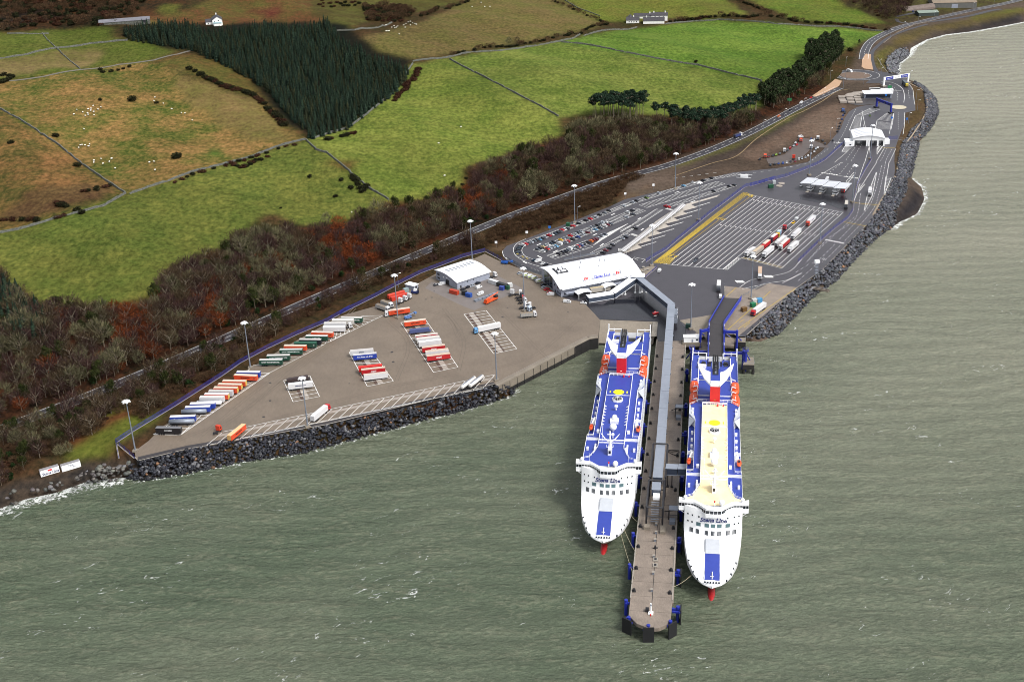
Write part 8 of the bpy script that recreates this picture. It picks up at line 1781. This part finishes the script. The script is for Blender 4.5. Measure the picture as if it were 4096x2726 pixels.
carrow('m', '388,535,y 418,502,ww', 'in the left queue behind the red tractor units', fixed=pdir('m 418,505 385,535')); carrow('l', '1120,1505,k 1100,1540,g', 'waiting in the empty left marshalling lanes', fixed=pdir('m 418,505 385,535'))
carrow('m', '690,145,ww 460,205,w', 'beneath the zigzag canopy', fixed=pdir('m 418,505 385,535'))
carrow('q', '425,305,k 505,280,m 543,272,k 572,263,p 605,255,g 675,222,g 697,203,r 728,183,s 757,172,r 745,155,w 775,130,k', 'in the curved row of the storage lot', fixed=1.2); carrow('q', '790,104,ww', 'behind the orange tractor in the storage lot', fixed=.3)
carrow('q', '520,355,t 558,348,k 592,342,b 630,338,b 665,332,w 700,325,k 742,322,m 775,302,w 803,297,s 833,287,s 857,273,w 882,255,s 912,235,w 925,210,s 943,200,w', 'in the lower row of the storage lot', fixed=1.35)
carrow('q', '885,123,b 912,127,w 988,138,k 1008,165,k 1077,135,k', 'at the entrance of the storage lot', fixed=1.3)
carrow('n', '337,615,k 347,590,k 355,568,k 363,540,k 378,505,b 388,470,b 402,452,k 403,438,k 380,412,k', 'queued along the access road beside the raw lot', fixed=1.15)
carrow('n', '627,472,e', 'driving through the check-in approach', fixed=1.3); carrow('n', '100,313,r 10,360,ww', 'on the coast road near the buff strip', fixed=pdir('c 705,778 850,692')); carrow('c', '705,780,o 783,740,k', 'on the coast road below the pines', fixed=pdir('c 705,778 850,692'))
carrow('r', '352,105,b', 'beside the round-roofed hut', fixed=.6) if False else car(G(*px('r 352,105')[0]), .6, 'b', 'blue car parked beside the round-roofed hut at the top right')
car(G(*px('c 1182,485')[0]), -1.2, 'w', 'white pickup van crossing the far side of the roundabout', None, 'van', 1.5)
carrow('n', '495,305,k', 'beside the stone piles in the builders compound', fixed=0.1)
p = P(*px('g 1105,10')[0]); car(p, .3, 'r', 'small red vehicle on the wet asphalt behind the berth apron')
# containers, plant, kiosks ---------------------------------
def container(s, rz, col, lab, L=6.1, z=0, n=1, cat='container', m=None):
    p = P(*px(s)[0]); r = emp('shipping_container', (p[0], p[1], z), rz, lab, cat); mb = MB(); c = paint(*col); mb.box(-L/2, L/2, -1.22, 1.22, .1, 2.7); ob('box', mb, c, r); mb = MB()
    for k in range(int(L/.6)): mb.box(-L/2+.3+k*.6, -L/2+.5+k*.6, -1.26, 1.26, .2, 2.6)
    ob('corrugation', mb, c, r); mb = MB(); mb.box(L/2+.01, L/2+.06, -1.1, 1.1, .25, 2.5); ob('door', mb, c, r)
a1 = pdir('e 440,512 552,480'); container('e 500,495', a1, (220, 66, 46), 'long orange-red container in front, behind the white tractor units', 12.2); container('e 480,480', a1, (226, 78, 56), 'long orange-red container behind the other one along the fence', 12.2)
container('e 545,450', a1, (150, 170, 172), 'small grey-green container behind the long orange ones', 3.5); container('e 870,462', pdir('e 840,455 900,470'), (196, 70, 44), 'rusty orange container below the workshop', 6.5)
container('e 1135,395', pdir('p 590,325 650,345'), (226, 228, 230), 'white container on the old hardstanding behind the workshop', 8); container('e 1198,418', pdir('p 590,325 650,345'), (40, 44, 44), 'long black machinery unit on the hardstanding', 10); container('e 1245,415', .2, (226, 228, 228), 'small white unit at the end of the black machinery', 3)
container('e 968,482', -.6, (40, 84, 170), 'blue open skip below the workshop', 4); container('e 938,468', -.4, (30, 34, 36), 'black tank box beside the blue skip', 3); container('f 470,578', .5, (120, 90, 50), 'rusty skip on the brown concrete by the linkspan', 3.4); container('f 530,548', .5, (40, 130, 90), 'green skip on the brown concrete', 3); container('f 572,518', .4, (70, 150, 200), 'light blue machine box on the brown concrete', 3.4); container('f 540,522', .3, (214, 214, 210), 'white tank box beside the light blue box', 3)
container('m 185,225', .1, (26, 86, 60), 'dark green container by the fence corner above the lanes', 4); container('m 214,190', .1, (190, 196, 200), 'small grey cabinet by the fence above the lanes', 2.4); container('g 1445,160', -.3, (24, 60, 50), 'dark green cabinet at the foot of the pier lamp mast', 3); container('k 1262,800', 1.2, (20, 90, 60), 'dark green cabinet behind the car park lamp mast', 3)
container('e 1190,436', -.5, (60, 80, 160), 'small blue cage on the hardstanding', 3); container('e 1230,432', -.4, (30, 90, 60), 'small green unit on the hardstanding', 2)
r = emp('gatehouse', P(*px('e 585,425')[0]), pdir('e 500,420 560,450')+.3, 'white flat-roofed gatehouse by the fence behind the containers', 'gatehouse'); mb = MB(); mb.box(-3.6, 3.6, -2.2, 2.2, 0, 3); ob('wall', mb, M_GREYC, r); mb = MB(); mb.box(-4, 4, -2.6, 2.6, 3, 3.2); ob('roof', mb, M_WP, r); mb = MB(); mb.box(3.6, 3.66, -1, 1, .2, 2.2); ob('door', mb, M_DARK, r)
def plant_machine(s, rz, lab, col, cat, kind):
    r = emp(kind, P(*px(s)[0]), rz, lab, cat); c = paint(*col)
    if kind == 'mobile_crane':
        mb = MB(); mb.box(-6, 5.5, -1.3, 1.3, .8, 1.7); mb.box(-5.5, -2, -1.2, 1.2, 1.7, 3); ob('carrier', mb, c, r); mb = MB(); mb.box(3.6, 5.8, -1.2, 1.2, 1.2, 3); ob('cab', mb, M_DARK, r); mb = MB(); mb.cyl((-5, 0, 3.2), (7, 0, 4.2), .6, .4, 4); ob('boom', mb, c, r)
        for x in (-4.6, -3.2, 1, 2.6, 4.4):
            for y in (-1.1, 1.1): wheel(r, x, y)
    elif kind == 'boom_lift':
        mb = MB(); mb.box(-2.5, 2, -1.1, 1.1, .5, 1.8); ob('base', mb, c, r); mb = MB(); mb.cyl((-2, 0, 2), (5, 0, 2.8), .3, .2, 4); mb.box(4.6, 6, -.9, .9, 2, 3.1); ob('boom', mb, c, r)
        for x in (-1.8, 1.4):
            for y in (-1, 1): wheel(r, x, y)
    elif kind == 'forklift':
        mb = MB(); mb.box(-2.6, 2, -1.2, 1.2, .6, 2); ob('body', mb, c, r); mb = MB(); mb.box(-.8, 1, -1, 1, 2, 3.4); ob('cab', mb, M_WP, r); mb = MB()
        for y in (-.8, .8): mb.box(2, 2.3, y-.15, y+.15, .1, 4.2)
        mb.box(2, 2.3, -.8, .8, 3.9, 4.2); ob('mast', mb, M_DARK, r)
        for x in (-1.8, 1.4):
            for y in (-1.1, 1.1): wheel(r, x, y)
plant_machine('e 1118,515', pdir('e 1080,535 1160,495'), 'orange mobile crane with its boom folded at the edge of the hardstanding', (232, 90, 36), 'crane', 'mobile_crane')
plant_machine('e 560,628', pdir('e 520,640 610,612'), 'blue and white telescopic loader at the top of the right middle block', (90, 130, 190), 'loader', 'boom_lift'); plant_machine('e 1210,260', -.45, 'blue boom lift against the fence by the car park loop', (40, 100, 190), 'boom lift', 'boom_lift'); plant_machine('e 608,460', -.3, 'dark blue forklift beside the gatehouse', (36, 52, 110), 'forklift', 'forklift')
r = emp('storage_racks', P(*px('e 1080,490')[0]), pdir('e 1050,500 1120,475'), 'grey open storage racks beside the orange crane', 'racks'); 
for k in range(6): mb = MB(); mb.box(-9+k*3, -6.4+k*3, -1, 1, 0, 1.3); ob('rack', mb, M_GALV, r)
for i, s in enumerate(('o 1060,270', 'o 1075,295', 'o 1100,290', 'o 1060,310')): p = P(*px(s)[0]); r = emp('picnic_table', p, .4, 'pale round table on the terminal forecourt', 'table', 'forecourt tables'); mb = MB(); mb.cyl((0, 0, .7), (0, 0, .8), 1.1, None, 10); ob('top', mb, M_KERB, r); mb = MB(); mb.cyl((0, 0, 0), (0, 0, .7), .12, None, 6); ob('leg', mb, M_GALV, r)
for i, s in enumerate(('m 283,187', 'm 262,210')): p = P(*px(s)[0]); mb = MB(); mb.prism(disc(0, 0, 2.6, 16), 0, .25, M_KERB, M_SLAB); o = ob('tank_cover', mb); o.location = p; tag(o, 'round pale tank cover set in the asphalt, %s one' % ('upper', 'lower')[i], 'cover', 'tank covers')
r = emp('toll_barriers', P(*px('l 1870,235')[0]), -.3, 'white ticket barriers and kiosk at the car park exit', 'barrier'); mb = MB(); mb.box(-3, 3, -1, 1, 0, 2.4); ob('kiosk', mb, M_WP, r)
for k in (-1, 1): mb = MB(); mb.box(-6, 6, k*4-.15, k*4+.15, 1.0, 1.25); ob('barrier_arm', mb, M_WP, r)
r = emp('outfall_pipe', P(*px('f 980,440')[0], -4), -.6, 'concrete drain outfall lying across the rock armour', 'outfall'); mb = MB(); mb.box(-6, 6, -.3, .3, 0, 1).box(-6, 6, 1.6, 2.2, 0, 1); ob('channel', mb, M_CONC2, r)
r = emp('outfall_pipe', P(*px('e 322,1365')[0], -5), 1.4, 'small concrete outfall in the lower rock armour', 'outfall'); mb = MB(); mb.box(-3, 3, -1.8, -1.3, 0, 1.2).box(-3, 3, 1.3, 1.8, 0, 1.2).box(2.6, 3, -1.3, 1.3, 0, 1.4); ob('headwall', mb, M_CONC2, r)
r = emp('camera_tower', P(*px('f 955,340')[0]), .3, 'grey lattice camera tower on the edge of the rock armour', 'tower'); mb = MB()
for a, b in ((-1, -1), (1, -1), (1, 1), (-1, 1)): mb.cyl((a, b, 0), (a*.6, b*.6, 9), .12, None, 4)
for z in (2, 4, 6, 8): mb.box(-1, 1, -1, 1, z, z+.12)
ob('frame', mb, M_GALV, r); mb = MB(); mb.box(-1.6, 1.6, -1, 1, 9, 11); ob('cabinet', mb, M_WP, r)
# two cables on the pier deck
mb = MB(); pts = [np.array(P(*q)) for q in px('h 1220,130 1290,132 1350,135 1280,150 1225,140 1260,165 1310,185 1350,150')]
for a, b in zip(pts[:-1], pts[1:]): mb.cyl(a+[0, 0, .2], b+[0, 0, .2], .16, None, 5, None, False)
tag(ob('cable', mb, M_BLACK), 'black looped hose lying on the pier beside the dark gallery', 'hose')
